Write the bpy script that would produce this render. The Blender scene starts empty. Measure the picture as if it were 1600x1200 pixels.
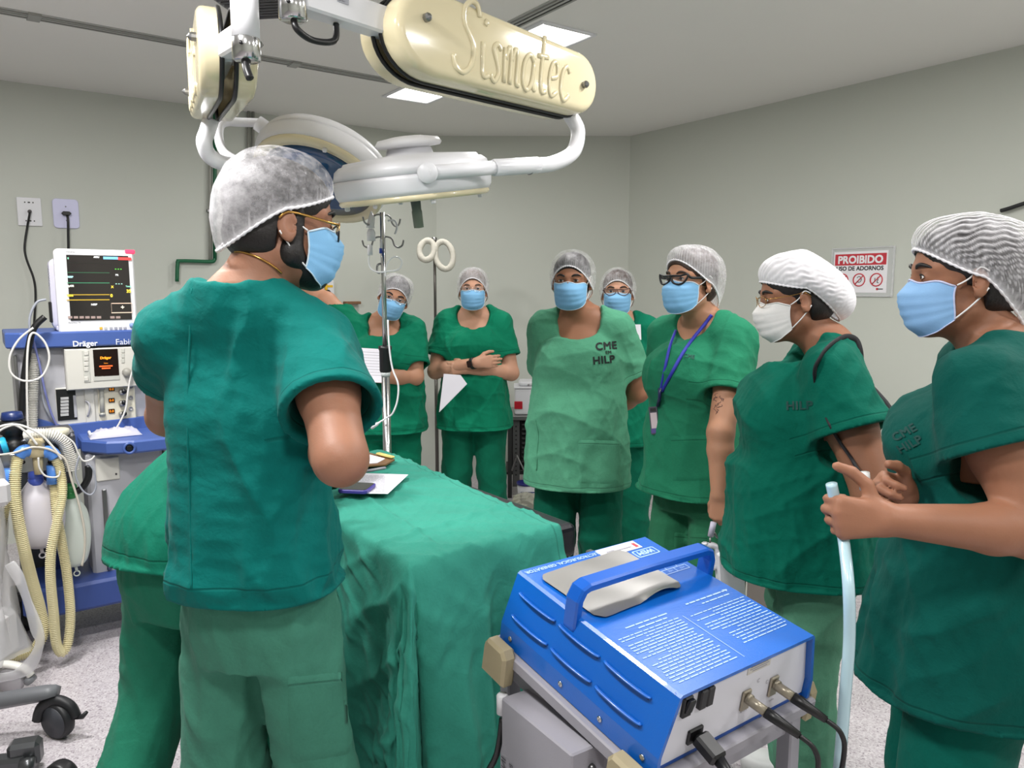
import bpy, bmesh, math, random
import numpy as np
from mathutils import Vector, Matrix, Euler
from mathutils.bvhtree import BVHTree
C = bpy.context.scene.collection
PI = math.pi
R = math.radians
random.seed(7)
# ------------------------------------------------------------------ camera
FPX, EYE = 1195.0, 1.5
PITCH = math.atan(150 / FPX)
cam = bpy.data.cameras.new('camera'); cam.sensor_width = 36; cam.lens = FPX / 1600 * 36; cam.clip_start = .02
co = bpy.data.objects.new('camera', cam); C.objects.link(co)
co.location = (0, 0, EYE); co.rotation_euler = (PI / 2 - PITCH, 0, 0)
bpy.context.scene.camera = co
sc = bpy.context.scene
sc.view_settings.view_transform = 'Standard'; sc.view_settings.look = 'None'
sc.view_settings.gamma = 1; sc.view_settings.use_curve_mapping = False
sc.view_settings.exposure = 0.0
w = bpy.data.worlds.new('world'); sc.world = w; w.use_nodes = True
w.node_tree.nodes['Background'].inputs[0].default_value = (.8, .85, .9, 1)
w.node_tree.nodes['Background'].inputs[1].default_value = .3
ROOM_A = math.atan2(.5713, .8207)                       # the left wall's direction
LX, LY = math.cos(ROOM_A), math.sin(ROOM_A)             # along the left wall
RX, RY = LY, -LX                                        # along the right wall, towards the camera
CEIL = 2.65
PANELS = [(-.565 + RX * 1.285 * i + LX * j, 4.752 + RY * 1.285 * i + LY * j) for i, j in
          ((0, 0), (1, 0), (2, 0), (3, 0), (1, -2.3), (2, -2.3), (3, -2.3), (3, 2.0), (4.1, -1.1), (4.1, 1.0))]
LAMP_W = (9, 10, 16, 22, 46, 36, 24, 44, 20, 28)                   # the far ones are dimmer
for (x, y), watt in zip(PANELS, LAMP_W):
    l = bpy.data.lights.new('panel_light', 'AREA'); l.shape = 'SQUARE'; l.size = .26; l.energy = watt
    l.color = (1, .985, .97)
    o = bpy.data.objects.new('panel_light', l); C.objects.link(o); o.location = (x, y, CEIL - .03)

def U(px, py, d):
    """world point seen at picture point (px, py) of the 1600x1200 frame, d metres ahead"""
    c, s = math.cos(PITCH), math.sin(PITCH)
    xo, yo = px - 800, 600 - py
    k = d / (FPX * c + yo * s)
    return Vector((xo * k, d, EYE + (yo * c - FPX * s) * k))
def UZ(px, py, z):
    """the same at the height z"""
    p = U(px, py, 1.0); k = (z - EYE) / (p.z - EYE)
    return Vector((p.x * k, k, z))
# ------------------------------------------------------------------ materials
def s2l(c):
    return tuple(((v / 255 + .055) / 1.055) ** 2.4 if v > 10 else v / 255 / 12.92 for v in c) + (1,)
MATS = {}
def mat(name, rgb, rough=.5, metal=0, bump=0, bscale=300, var=0, vscale=8, **kw):
    if name in MATS: return MATS[name]
    m = bpy.data.materials.new(name); m.use_nodes = True; MATS[name] = m
    nt = m.node_tree; b = nt.nodes['Principled BSDF']
    col = s2l(rgb)
    b.inputs['Base Color'].default_value = col; b.inputs['Roughness'].default_value = rough; b.inputs['Metallic'].default_value = metal
    for k, v in kw.items(): b.inputs[k.replace('_', ' ')].default_value = v
    if var or bump:
        tc = nt.nodes.new('ShaderNodeTexCoord')
    if var:
        n = nt.nodes.new('ShaderNodeTexNoise'); n.inputs['Scale'].default_value = vscale; n.inputs['Detail'].default_value = 5
        nt.links.new(tc.outputs['Object'], n.inputs['Vector'])
        r = nt.nodes.new('ShaderNodeMix'); r.data_type = 'RGBA'
        r.inputs['A'].default_value = tuple(min(1, c * (1 - var)) for c in col[:3]) + (1,)
        r.inputs['B'].default_value = tuple(min(1, c * (1 + var)) for c in col[:3]) + (1,)
        nt.links.new(n.outputs['Fac'], r.inputs['Factor']); nt.links.new(r.outputs['Result'], b.inputs['Base Color'])
    if bump:
        n = nt.nodes.new('ShaderNodeTexNoise'); n.inputs['Scale'].default_value = bscale; n.inputs['Detail'].default_value = 3
        nt.links.new(tc.outputs['Object'], n.inputs['Vector'])
        bp = nt.nodes.new('ShaderNodeBump'); bp.inputs['Strength'].default_value = bump; bp.inputs['Distance'].default_value = .002
        nt.links.new(n.outputs['Fac'], bp.inputs['Height']); nt.links.new(bp.outputs['Normal'], b.inputs['Normal'])
    return m
def emis(name, rgb, s):
    if name in MATS: return MATS[name]
    m = mat(name, rgb, .5); b = m.node_tree.nodes['Principled BSDF']
    b.inputs['Emission Color'].default_value = s2l(rgb); b.inputs['Emission Strength'].default_value = s
    return m
def clear(name, rgb, alpha, rough=.15):
    """thin see-through plastic or glass film"""
    if name in MATS: return MATS[name]
    m = bpy.data.materials.new(name); m.use_nodes = True; MATS[name] = m
    nt = m.node_tree; b = nt.nodes['Principled BSDF']
    b.inputs['Base Color'].default_value = s2l(rgb); b.inputs['Roughness'].default_value = rough; b.inputs['Alpha'].default_value = alpha
    return m
def cloth(name, rgb, var=.10, wear=0.0):
    """cotton: uneven dye, fine weave, and a stitched line 22 mm in from the hem (attribute 'hem' = metres to the hem)"""
    if name in MATS: return MATS[name]
    m = bpy.data.materials.new(name); m.use_nodes = True; MATS[name] = m
    nt = m.node_tree; N = nt.nodes.new; L = nt.links.new; b = nt.nodes['Principled BSDF']
    b.inputs['Roughness'].default_value = .82; b.inputs['Sheen Weight'].default_value = .03; b.inputs['Specular IOR Level'].default_value = .12
    col = s2l(rgb)
    tc = N('ShaderNodeTexCoord')
    n1 = N('ShaderNodeTexNoise'); n1.inputs['Scale'].default_value = 7; n1.inputs['Detail'].default_value = 6; L(tc.outputs['Object'], n1.inputs['Vector'])
    n2 = N('ShaderNodeTexNoise'); n2.inputs['Scale'].default_value = 160; n2.inputs['Detail'].default_value = 4; L(tc.outputs['Object'], n2.inputs['Vector'])
    ad = N('ShaderNodeMath'); ad.operation = 'MULTIPLY_ADD'; ad.inputs[1].default_value = .45; L(n2.outputs['Fac'], ad.inputs[0]); L(n1.outputs['Fac'], ad.inputs[2])
    mx = N('ShaderNodeMix'); mx.data_type = 'RGBA'
    mx.inputs['A'].default_value = tuple(c * (1 - var * 1.6) for c in col[:3]) + (1,)
    mx.inputs['B'].default_value = tuple(min(1, c * (1 + var) + .012 * wear) for c in col[:3]) + (1,)
    rr = N('ShaderNodeMapRange'); rr.inputs['From Min'].default_value = .35; rr.inputs['From Max'].default_value = 1.1; L(ad.outputs[0], rr.inputs['Value'])
    L(rr.outputs[0], mx.inputs['Factor'])
    at = N('ShaderNodeAttribute'); at.attribute_name = 'hem'
    # stitch line: |hem-.022| < .0016
    sb = N('ShaderNodeMath'); sb.operation = 'SUBTRACT'; sb.inputs[1].default_value = .022; L(at.outputs['Fac'], sb.inputs[0])
    ab = N('ShaderNodeMath'); ab.operation = 'ABSOLUTE'; L(sb.outputs[0], ab.inputs[0])
    lt = N('ShaderNodeMapRange'); lt.inputs['From Min'].default_value = .0008; lt.inputs['From Max'].default_value = .003; lt.inputs['To Min'].default_value = 1; lt.inputs['To Max'].default_value = 0
    L(ab.outputs[0], lt.inputs['Value'])
    mx2 = N('ShaderNodeMix'); mx2.data_type = 'RGBA'; mx2.inputs['B'].default_value = tuple(c * .55 for c in col[:3]) + (1,)
    f = N('ShaderNodeMath'); f.operation = 'MULTIPLY'; f.inputs[1].default_value = .55; L(lt.outputs[0], f.inputs[0]); L(f.outputs[0], mx2.inputs['Factor'])
    L(mx.outputs['Result'], mx2.inputs['A']); L(mx2.outputs['Result'], b.inputs['Base Color'])
    hh = N('ShaderNodeMath'); hh.operation = 'MULTIPLY_ADD'; hh.inputs[1].default_value = -.9; L(lt.outputs[0], hh.inputs[0])
    n3 = N('ShaderNodeTexNoise'); n3.inputs['Scale'].default_value = 22; n3.inputs['Detail'].default_value = 4; n3.inputs['Distortion'].default_value = .8; L(tc.outputs['Object'], n3.inputs['Vector'])
    h2 = N('ShaderNodeMath'); h2.operation = 'MULTIPLY_ADD'; h2.inputs[1].default_value = 2.0; L(n3.outputs['Fac'], h2.inputs[0]); L(ad.outputs[0], h2.inputs[2])
    L(h2.outputs[0], hh.inputs[2])
    bp = N('ShaderNodeBump'); bp.inputs['Strength'].default_value = .45; bp.inputs['Distance'].default_value = .003
    L(hh.outputs[0], bp.inputs['Height']); L(bp.outputs['Normal'], b.inputs['Normal'])
    return m
def skin(name, rgb):
    if name in MATS: return MATS[name]
    m = mat(name, rgb, .52, bump=.12, bscale=260, var=.13, vscale=14)
    b = m.node_tree.nodes['Principled BSDF']
    b.inputs['Subsurface Weight'].default_value = .12; b.inputs['Subsurface Scale'].default_value = .012
    b.inputs['Subsurface Radius'].default_value = (1, .35, .2); b.inputs['Specular IOR Level'].default_value = .35
    return m
def cap_mat(name, open_, tint=(238, 236, 240)):
    """non-woven cap: opaque on its pleats, see-through between them (attribute 'pl')"""
    if name in MATS: return MATS[name]
    m = bpy.data.materials.new(name); m.use_nodes = True; MATS[name] = m
    nt = m.node_tree; N = nt.nodes.new; L = nt.links.new; b = nt.nodes['Principled BSDF']
    b.inputs['Base Color'].default_value = s2l(tint); b.inputs['Roughness'].default_value = .8
    b.inputs['Transmission Weight'].default_value = 0
    at = N('ShaderNodeAttribute'); at.attribute_name = 'pl'
    tc = N('ShaderNodeTexCoord'); n = N('ShaderNodeTexNoise'); n.inputs['Scale'].default_value = 55; n.inputs['Detail'].default_value = 5; n.inputs['Roughness'].default_value = .7
    L(tc.outputs['Object'], n.inputs['Vector'])
    nr = N('ShaderNodeMapRange'); nr.inputs['From Min'].default_value = .38; nr.inputs['From Max'].default_value = .68; L(n.outputs['Fac'], nr.inputs['Value'])
    a = N('ShaderNodeMath'); a.operation = 'MULTIPLY_ADD'; a.inputs[1].default_value = .28; L(nr.outputs[0], a.inputs[0]); L(at.outputs['Fac'], a.inputs[2])
    r = N('ShaderNodeMapRange'); r.inputs['From Min'].default_value = 0; r.inputs['From Max'].default_value = 1.15
    r.inputs['To Min'].default_value = 1 - open_; r.inputs['To Max'].default_value = 1; L(a.outputs[0], r.inputs['Value'])
    L(r.outputs[0], b.inputs['Alpha'])
    bp = N('ShaderNodeBump'); bp.inputs['Strength'].default_value = .4; bp.inputs['Distance'].default_value = .002; L(n.outputs['Fac'], bp.inputs['Height']); L(bp.outputs['Normal'], b.inputs['Normal'])
    return m
# ------------------------------------------------------------------ object helpers
def tag(o, label=None, cat=None, group=None, kind=None):
    if label: o['label'] = label
    if cat: o['category'] = cat
    if group: o['group'] = group
    if kind: o['kind'] = kind
    return o
def thing(name, label, cat, loc=(0, 0, 0), rz=0, group=None):
    o = bpy.data.objects.new(name, None); C.objects.link(o); o.empty_display_size = .05
    o.location = loc; o.rotation_euler = (0, 0, rz)
    return tag(o, label, cat, group)
def link(name, me, mats, parent=None, smooth=False):
    if not isinstance(mats, (list, tuple)): mats = [mats]
    for m in mats: me.materials.append(m)
    if smooth: me.polygons.foreach_set('use_smooth', np.ones(len(me.polygons), bool))
    o = bpy.data.objects.new(name, me); C.objects.link(o)
    if parent is not None: o.parent = parent
    return o
def raw(name, V, F):
    me = bpy.data.meshes.new(name)
    if isinstance(V, np.ndarray) and isinstance(F, np.ndarray):
        me.vertices.add(len(V)); me.vertices.foreach_set('co', V.astype(np.float32).ravel())
        k = F.shape[1]
        me.loops.add(len(F) * k); me.loops.foreach_set('vertex_index', F.astype(np.int32).ravel())
        me.polygons.add(len(F)); me.polygons.foreach_set('loop_start', np.arange(0, len(F) * k, k, dtype=np.int32))
        me.update(calc_edges=True); me.validate()
    else:
        me.from_pydata([tuple(v) for v in V], [], F); me.update()
    return me
def fattr(me, name, vals):
    a = me.attributes.new(name, 'FLOAT', 'POINT'); a.data.foreach_set('value', np.asarray(vals, np.float32))
def spline(P, n=6, closed=False):
    """Catmull-Rom through the points P"""
    P = [Vector(p) for p in P]; out = []; m = len(P)
    if m < 3 and not closed:
        return [P[0].lerp(P[-1], i / n) for i in range(n + 1)]
    rng = range(m if closed else m - 1)
    for i in rng:
        if closed: p0, p1, p2, p3 = P[i - 1], P[i], P[(i + 1) % m], P[(i + 2) % m]
        else: p0, p1, p2, p3 = P[max(i - 1, 0)], P[i], P[i + 1], P[min(i + 2, m - 1)]
        for j in range(n):
            t = j / n
            out.append(.5 * ((2 * p1) + (p2 - p0) * t + (2 * p0 - 5 * p1 + 4 * p2 - p3) * t * t + (3 * p1 - p0 - 3 * p2 + p3) * t ** 3))
    if not closed: out.append(P[-1])
    return out
class MB:
    """collects boxes, tubes, lathes and prisms into one mesh object"""
    def __init__(s): s.V = []; s.F = []; s.M = []; s.S = []
    def add(s, V, F, mi=0, smooth=False, mx=None):
        k = len(s.V)
        s.V += [tuple(mx @ Vector(v)) if mx is not None else tuple(v) for v in V]
        s.F += [[i + k for i in f] for f in F]; s.M += [mi] * len(F); s.S += [smooth] * len(F)
        return s
    def box(s, c, d, bev=0, mi=0, rot=None, seg=1, mx=None, taper=None):
        bm = bmesh.new(); bmesh.ops.create_cube(bm, size=1)
        for v in bm.verts:
            v.co = Vector((v.co.x * d[0], v.co.y * d[1], v.co.z * d[2]))
            if taper and v.co.z > 0: v.co.x *= taper[0]; v.co.y *= taper[1]
        if bev: bmesh.ops.bevel(bm, geom=bm.edges[:], offset=bev, segments=seg, affect='EDGES', profile=.5)
        T = Matrix.Translation(Vector(c))
        if rot: T = T @ Euler(rot).to_matrix().to_4x4()
        if mx is not None: T = mx @ T
        bm.verts.index_update()
        s.add([v.co.copy() for v in bm.verts], [[v.index for v in f.verts] for f in bm.faces], mi, False, T); bm.free(); return s
    def tube(s, pts, r, n=8, closed=False, mi=0, caps=True, mx=None, flat=None):
        pts = [Vector(p) for p in pts]; m = len(pts); V = []; F = []
        rr = r if isinstance(r, (list, tuple, np.ndarray)) else [r] * m
        up = None
        for i, p in enumerate(pts):
            a = pts[i - 1] if (i or closed) else p; b = pts[(i + 1) % m] if (i < m - 1 or closed) else p
            t = (b - a); t = t.normalized() if t.length > 1e-9 else Vector((0, 0, 1))
            if up is None:
                up = t.orthogonal().normalized() if flat is None else Vector(flat[0])
            up = (up - t * up.dot(t)); up = up.normalized() if up.length > 1e-6 else t.orthogonal().normalized()
            sd = t.cross(up)
            for j in range(n):
                q = 2 * PI * j / n; fx = flat[1] if flat else 1
                V.append(p + up * math.cos(q) * rr[i] * fx + sd * math.sin(q) * rr[i])
        for i in range(m if closed else m - 1):
            i2 = (i + 1) % m
            for j in range(n): F.append([i * n + j, i * n + (j + 1) % n, i2 * n + (j + 1) % n, i2 * n + j])
        if caps and not closed: F.append(list(range(n))[::-1]); F.append([(m - 1) * n + j for j in range(n)])
        return s.add(V, F, mi, True, mx)
    def lathe(s, prof, c=(0, 0, 0), n=24, mi=0, mx=None, axis=None, smooth=True):
        """profile (radius, height) turned about z (or axis) through c"""
        V = []; F = []; m = len(prof)
        T = Matrix.Translation(Vector(c))
        if axis is not None: T = T @ Vector((0, 0, 1)).rotation_difference(Vector(axis)).to_matrix().to_4x4()
        if mx is not None: T = mx @ T
        for r_, h in prof:
            for j in range(n): V.append((r_ * math.cos(2 * PI * j / n), r_ * math.sin(2 * PI * j / n), h))
        for i in range(m - 1):
            for j in range(n): F.append([i * n + j, i * n + (j + 1) % n, (i + 1) * n + (j + 1) % n, (i + 1) * n + j])
        if prof[0][0] > 1e-6: F.append(list(range(n))[::-1])
        if prof[-1][0] > 1e-6: F.append([(m - 1) * n + j for j in range(n)])
        return s.add(V, F, mi, smooth, T)
    def prism(s, poly, h, mx=None, mi=0, bev=0, smooth=False):
        """2D polygon (x, y) raised from z=0 to z=h, edges chamfered by bev"""
        n = len(poly); P = [Vector((p[0], p[1])) for p in poly]
        area = sum(P[i].x * P[(i + 1) % n].y - P[(i + 1) % n].x * P[i].y for i in range(n))
        if area < 0: P = P[::-1]
        def inset(k):
            out = []
            for i in range(n):
                a = (P[i] - P[i - 1]); b = (P[(i + 1) % n] - P[i]); a = a.normalized() if a.length else a; b = b.normalized() if b.length else b
                nn = Vector((-a.y, a.x)) + Vector((-b.y, b.x)); nn = nn.normalized() if nn.length > 1e-6 else Vector((-a.y, a.x))
                out.append(P[i] + nn * k)
            return out
        rings = [(P, 0), (P, h)] if not bev else [(inset(bev), 0), (P, bev), (P, h - bev), (inset(bev), h)]
        V = []; F = []
        for q, z in rings: V += [(p.x, p.y, z) for p in q]
        for i in range(len(rings) - 1):
            for j in range(n): F.append([i * n + j, i * n + (j + 1) % n, (i + 1) * n + (j + 1) % n, (i + 1) * n + j])
        F.append(list(range(n))[::-1]); F.append([(len(rings) - 1) * n + j for j in range(n)])
        return s.add(V, F, mi, smooth, mx)
    def build(s, name, mats, parent=None, label=None, sharp=None):
        me = bpy.data.meshes.new(name); me.from_pydata(s.V, [], s.F)
        if not isinstance(mats, (list, tuple)): mats = [mats]
        o = link(name, me, mats, parent)
        me.polygons.foreach_set('material_index', s.M); me.polygons.foreach_set('use_smooth', s.S)
        me.update()
        if sharp: me.polygons.foreach_set('use_smooth', [True] * len(me.polygons)); me.set_sharp_from_angle(angle=R(sharp))
        if label: o['label'] = label
        return o
def frame(o, x, y, z=None):
    """4x4 from an origin and the directions of x and y"""
    x = Vector(x).normalized(); y = Vector(y); y = (y - x * y.dot(x)).normalized(); z = x.cross(y)
    M = Matrix((x, y, z)).transposed().to_4x4(); M.translation = Vector(o); return M
def rrect(w_, h_, r_, n=5):
    out = []
    for cx, cy, a in ((w_ / 2 - r_, h_ / 2 - r_, 0), (-w_ / 2 + r_, h_ / 2 - r_, 90), (-w_ / 2 + r_, -h_ / 2 + r_, 180), (w_ / 2 - r_, -h_ / 2 + r_, 270)):
        for i in range(n + 1):
            q = R(a + 90 * i / n); out.append((cx + r_ * math.cos(q), cy + r_ * math.sin(q)))
    return out
def text_mesh(txt, size, align='LEFT', bold=0, shear=0, space=1, extr=0):
    cu = bpy.data.curves.new('lettering', 'FONT'); cu.body = txt; cu.size = size; cu.align_x = align; cu.shear = shear
    cu.space_character = space; cu.extrude = extr; cu.resolution_u = 3
    o = bpy.data.objects.new('lettering', cu); me = bpy.data.meshes.new_from_object(o)
    V = [v.co.copy() for v in me.vertices]; F = [list(p.vertices) for p in me.polygons]
    bpy.data.objects.remove(o); bpy.data.meshes.remove(me); bpy.data.curves.remove(cu)
    if bold:                                            # a heavier stroke: the letters laid over themselves, a hair apart
        n = len(V); sh = ((bold, bold), (-bold, bold), (bold, -bold), (-bold, -bold))
        V, F = [Vector((v.x + a, v.y + b, v.z + .00004 * k)) for k, (a, b) in enumerate(sh) for v in V], [[i + n * k for i in f] for k in range(4) for f in F]
    return V, F
def lettering(mb, txt, size, mx, mi=0, **kw):
    V, F = text_mesh(txt, size, **kw); mb.add(V, F, mi, False, mx); return mb
# ------------------------------------------------------------------ distance fields
class Fld:
    def __init__(s, lo, hi, h):
        s.lo = np.array(lo, float); s.h = h
        n = np.ceil((np.array(hi, float) - s.lo) / h).astype(int) + 1
        s.n = n; s.d = np.full(tuple(n), .5, np.float32); s.M = None
        s.ax = [(s.lo[i] + h * np.arange(n[i])).astype(np.float32) for i in range(3)]
    def T(s, p):
        p = Vector(p); return s.M @ p if s.M is not None else p
    def Rm(s, rot):
        m = Euler(rot).to_matrix() if rot is not None else Matrix.Identity(3)
        return s.M.to_3x3() @ m if s.M is not None else m
    def win(s, lo, hi):
        a = np.clip(np.floor((np.array(lo) - s.lo) / s.h).astype(int), 0, s.n); b = np.clip(np.ceil((np.array(hi) - s.lo) / s.h).astype(int) + 1, 0, s.n)
        if (b <= a).any(): return None
        sl = tuple(slice(a[i], b[i]) for i in range(3))
        return sl, s.ax[0][sl[0]][:, None, None], s.ax[1][sl[1]][None, :, None], s.ax[2][sl[2]][None, None, :]
    def put(s, sl, d, k, op):
        cur = s.d[sl]
        if op == 'cut': d = -d
        if op == 'add':
            r = np.minimum(cur, d)
            if k > 0: q = np.maximum(k - np.abs(cur - d), 0) / k; r = r - q * q * k * .25
        else:
            r = np.maximum(cur, d)
            if k > 0: q = np.maximum(k - np.abs(cur - d), 0) / k; r = r + q * q * k * .25
        s.d[sl] = r
    def cone(s, a, b, ra, rb, k=.01, op='add', flat=False, sq=None):
        a = s.T(a); b = s.T(b); m = max(ra, rb) + k + 3 * s.h
        wn = s.win([min(a[i], b[i]) - m for i in range(3)], [max(a[i], b[i]) + m for i in range(3)])
        if wn is None: return s
        sl, X, Y, Z = wn; ab = b - a; L2 = max(ab.length_squared, 1e-9)
        px, py, pz = X - a.x, Y - a.y, Z - a.z
        t0 = (px * ab.x + py * ab.y + pz * ab.z) / L2; t = np.clip(t0, 0, 1)
        qx, qy, qz = px - t * ab.x, py - t * ab.y, pz - t * ab.z
        d = np.sqrt(qx * qx + qy * qy + qz * qz) - (ra + t * (rb - ra))
        if sq is not None:      # flatten along direction sq[0] by factor sq[1]
            u = (s.M.to_3x3() @ Vector(sq[0])) if s.M is not None else Vector(sq[0])
            dn = qx * u.x + qy * u.y + qz * u.z
            e = 1 / sq[1] ** 2 - 1
            d = (np.sqrt(qx * qx + qy * qy + qz * qz + e * dn * dn) - (ra + t * (rb - ra))) * (.5 + .5 * sq[1])
        if flat: d = np.maximum(d, (t0 - 1) * math.sqrt(L2))
        s.put(sl, d, k, op); return s
    def ell(s, c, r, rot=None, k=.01, op='add'):
        c = s.T(c); Rm = s.Rm(rot); m = max(r) + k + 3 * s.h
        wn = s.win([c[i] - m for i in range(3)], [c[i] + m for i in range(3)])
        if wn is None: return s
        sl, X, Y, Z = wn; X = X - c.x; Y = Y - c.y; Z = Z - c.z
        l2 = 0; g2 = 0
        for i in range(3):
            q = (X * Rm[0][i] + Y * Rm[1][i] + Z * Rm[2][i])
            l2 = l2 + (q / r[i]) ** 2; g2 = g2 + (q / r[i] ** 2) ** 2
        l = np.sqrt(l2); d = l * (l - 1) / np.sqrt(np.maximum(g2, 1e-12))
        s.put(sl, d.astype(np.float32), k, op); return s
    def ball(s, c, r, k=.01, op='add'): return s.ell(c, (r, r, r), None, k, op)
    def loft(s, st, k=.01, p=2.3, op='add', ends=True):
        """stations (z, cx, cy, rx, ry) stacked along z"""
        st = np.array(st, float); o = np.argsort(st[:, 0]); st = st[o]; z0, z1 = st[0, 0], st[-1, 0]; m = k + 3 * s.h
        lo = [(st[:, 1] - st[:, 3]).min() - m, (st[:, 2] - st[:, 4]).min() - m, z0 - m]; hi = [(st[:, 1] + st[:, 3]).max() + m, (st[:, 2] + st[:, 4]).max() + m, z1 + m]
        wn = s.win(lo, hi)
        if wn is None: return s
        sl, X, Y, Z = wn; z = Z.ravel()
        zz = np.linspace(z0, z1, 80); g = []
        for i in range(1, 5):
            y = np.interp(zz, st[:, 0], st[:, i]); ker = np.ones(9) / 9
            yp = np.pad(y, 4, mode='edge'); y = np.convolve(yp, ker, 'valid'); g.append(np.interp(z, zz, y)[None, None, :])
        cx, cy, rx, ry = g
        l = (np.abs((X - cx) / rx) ** p + np.abs((Y - cy) / ry) ** p) ** (1 / p)
        d = (l - 1) * np.minimum(rx, ry)
        if ends: d = np.maximum(d, np.maximum(z0 - Z, Z - z1))
        s.put(sl, d.astype(np.float32), k, op); return s
    def grids(s): return s.ax[0][:, None, None], s.ax[1][None, :, None], s.ax[2][None, None, :]
    def net(s):
        """surface nets: (vertices, quads)"""
        d = s.d; ins = d < 0; nx, ny, nz = d.shape
        cnt = np.zeros((nx - 1, ny - 1, nz - 1), np.uint8)
        offs = [(i, j, k) for i in (0, 1) for j in (0, 1) for k in (0, 1)]
        for i, j, k in offs: cnt += ins[i:nx - 1 + i, j:ny - 1 + j, k:nz - 1 + k]
        I = np.argwhere((cnt > 0) & (cnt < 8))
        vid = np.full(cnt.shape, -1, np.int32); vid[I[:, 0], I[:, 1], I[:, 2]] = np.arange(len(I))
        val = np.stack([d[I[:, 0] + i, I[:, 1] + j, I[:, 2] + k] for i, j, k in offs], 1)
        acc = np.zeros((len(I), 3)); num = np.zeros(len(I))
        for a in range(8):
            for b in range(a + 1, 8):
                df = [offs[b][q] - offs[a][q] for q in range(3)]
                if sum(abs(x) for x in df) != 1: continue
                va, vb = val[:, a], val[:, b]; c = (va < 0) != (vb < 0)
                t = np.where(c, va / np.where(c, va - vb, 1), 0)
                acc += np.where(c[:, None], np.array(offs[a])[None] + t[:, None] * np.array(df)[None], 0); num += c
        V = s.lo + s.h * (I + acc / num[:, None])
        Q = []
        for ax in range(3):
            o1, o2 = [(1, 2), (2, 0), (0, 1)][ax]
            sh = [slice(1, -1)] * 3; sh[ax] = slice(0, -1); s2 = [slice(1, -1)] * 3; s2[ax] = slice(1, None)
            A = ins[tuple(sh)]; B = ins[tuple(s2)]
            for sgn, mask in ((0, A & ~B), (1, ~A & B)):
                g = np.argwhere(mask)
                if not len(g): continue
                g[:, o1] += 1; g[:, o2] += 1
                e1 = np.zeros(3, int); e1[o1] = 1; e2 = np.zeros(3, int); e2[o2] = 1
                q = [g - e1 - e2, g - e2, g, g - e1]
                f = np.stack([vid[x[:, 0], x[:, 1], x[:, 2]] for x in q], 1)
                Q.append(f if sgn == 0 else f[:, ::-1])
        Q = np.concatenate(Q); Q = Q[(Q >= 0).all(1)]
        return V, Q
def relax(V, Q, it=1, lam=.5):
    n = len(V)
    for _ in range(it):
        acc = np.zeros((n, 3)); c = np.zeros(n)
        for i in range(4):
            a, b = Q[:, i], Q[:, (i + 1) % 4]
            for ax in range(3):
                acc[:, ax] += np.bincount(a, V[b, ax], n) + np.bincount(b, V[a, ax], n)
            c += np.bincount(a, minlength=n) + np.bincount(b, minlength=n)
        V = V + lam * (acc / np.maximum(c, 1)[:, None] - V)
    return V
def folds(P, rng, n=5, k0=25, stretch=(1, 1, .3), warp=.02, ridge=.5):
    """smooth directional cloth folds sampled at points P (N,3), about -1..1"""
    P = np.asarray(P); S = np.array(stretch)
    W = P.copy()
    for i in range(3):
        kk = rng.normal(size=3) * 9; W[:, i] += warp * np.sin(P @ kk + rng.uniform(0, 6.28))
    out = np.zeros(len(P))
    for i in range(n):
        d = rng.normal(size=3) * S; d = d / np.linalg.norm(d) * k0 * rng.uniform(.6, 1.6)
        v = np.sin(W @ d + rng.uniform(0, 6.28)); out += ridge * (1 - 2 * np.abs(v) ** .8) + (1 - ridge) * v
    return out / n ** .7
# ------------------------------------------------------------------ shared materials
mat('eye_white', (225, 222, 218), .25); mat('iris', (52, 30, 18), .2); mat('dark', (14, 11, 10), .4)
mat('white_cloth', (238, 238, 238), .8); mat('shoe', (225, 225, 225), .5)
M_MASK = mat('mask_blue', (128, 184, 226), .75, bump=.15, bscale=500, var=.06, vscale=20); M_MWHITE = mat('mask_white', (226, 224, 222), .75, bump=.15, bscale=500)
M_EDGE = mat('mask_edge', (206, 226, 240), .75)
M_HAIR = mat('hair_black', (22, 17, 16), .5, bump=.5, bscale=180); M_HAIRB = mat('hair_brown', (58, 40, 30), .55, bump=.5, bscale=180); M_HAIRG = mat('hair_grey_brown', (96, 78, 66), .55, bump=.5, bscale=180)
WHITE = mat('white_paint', (226, 226, 230), .35); CHROME = mat('chrome', (205, 205, 205), .18, 1); STEEL = mat('steel', (150, 150, 150), .35, 1)
BLACK = mat('black_plastic', (18, 18, 20), .4); GREYP = mat('grey_plastic', (120, 122, 126), .45); PAPER = mat('paper', (232, 230, 238), .8)
CREAM = mat('cream_enamel', (226, 214, 178), .16, var=.03, vscale=3, Coat_Weight=.5)
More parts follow.
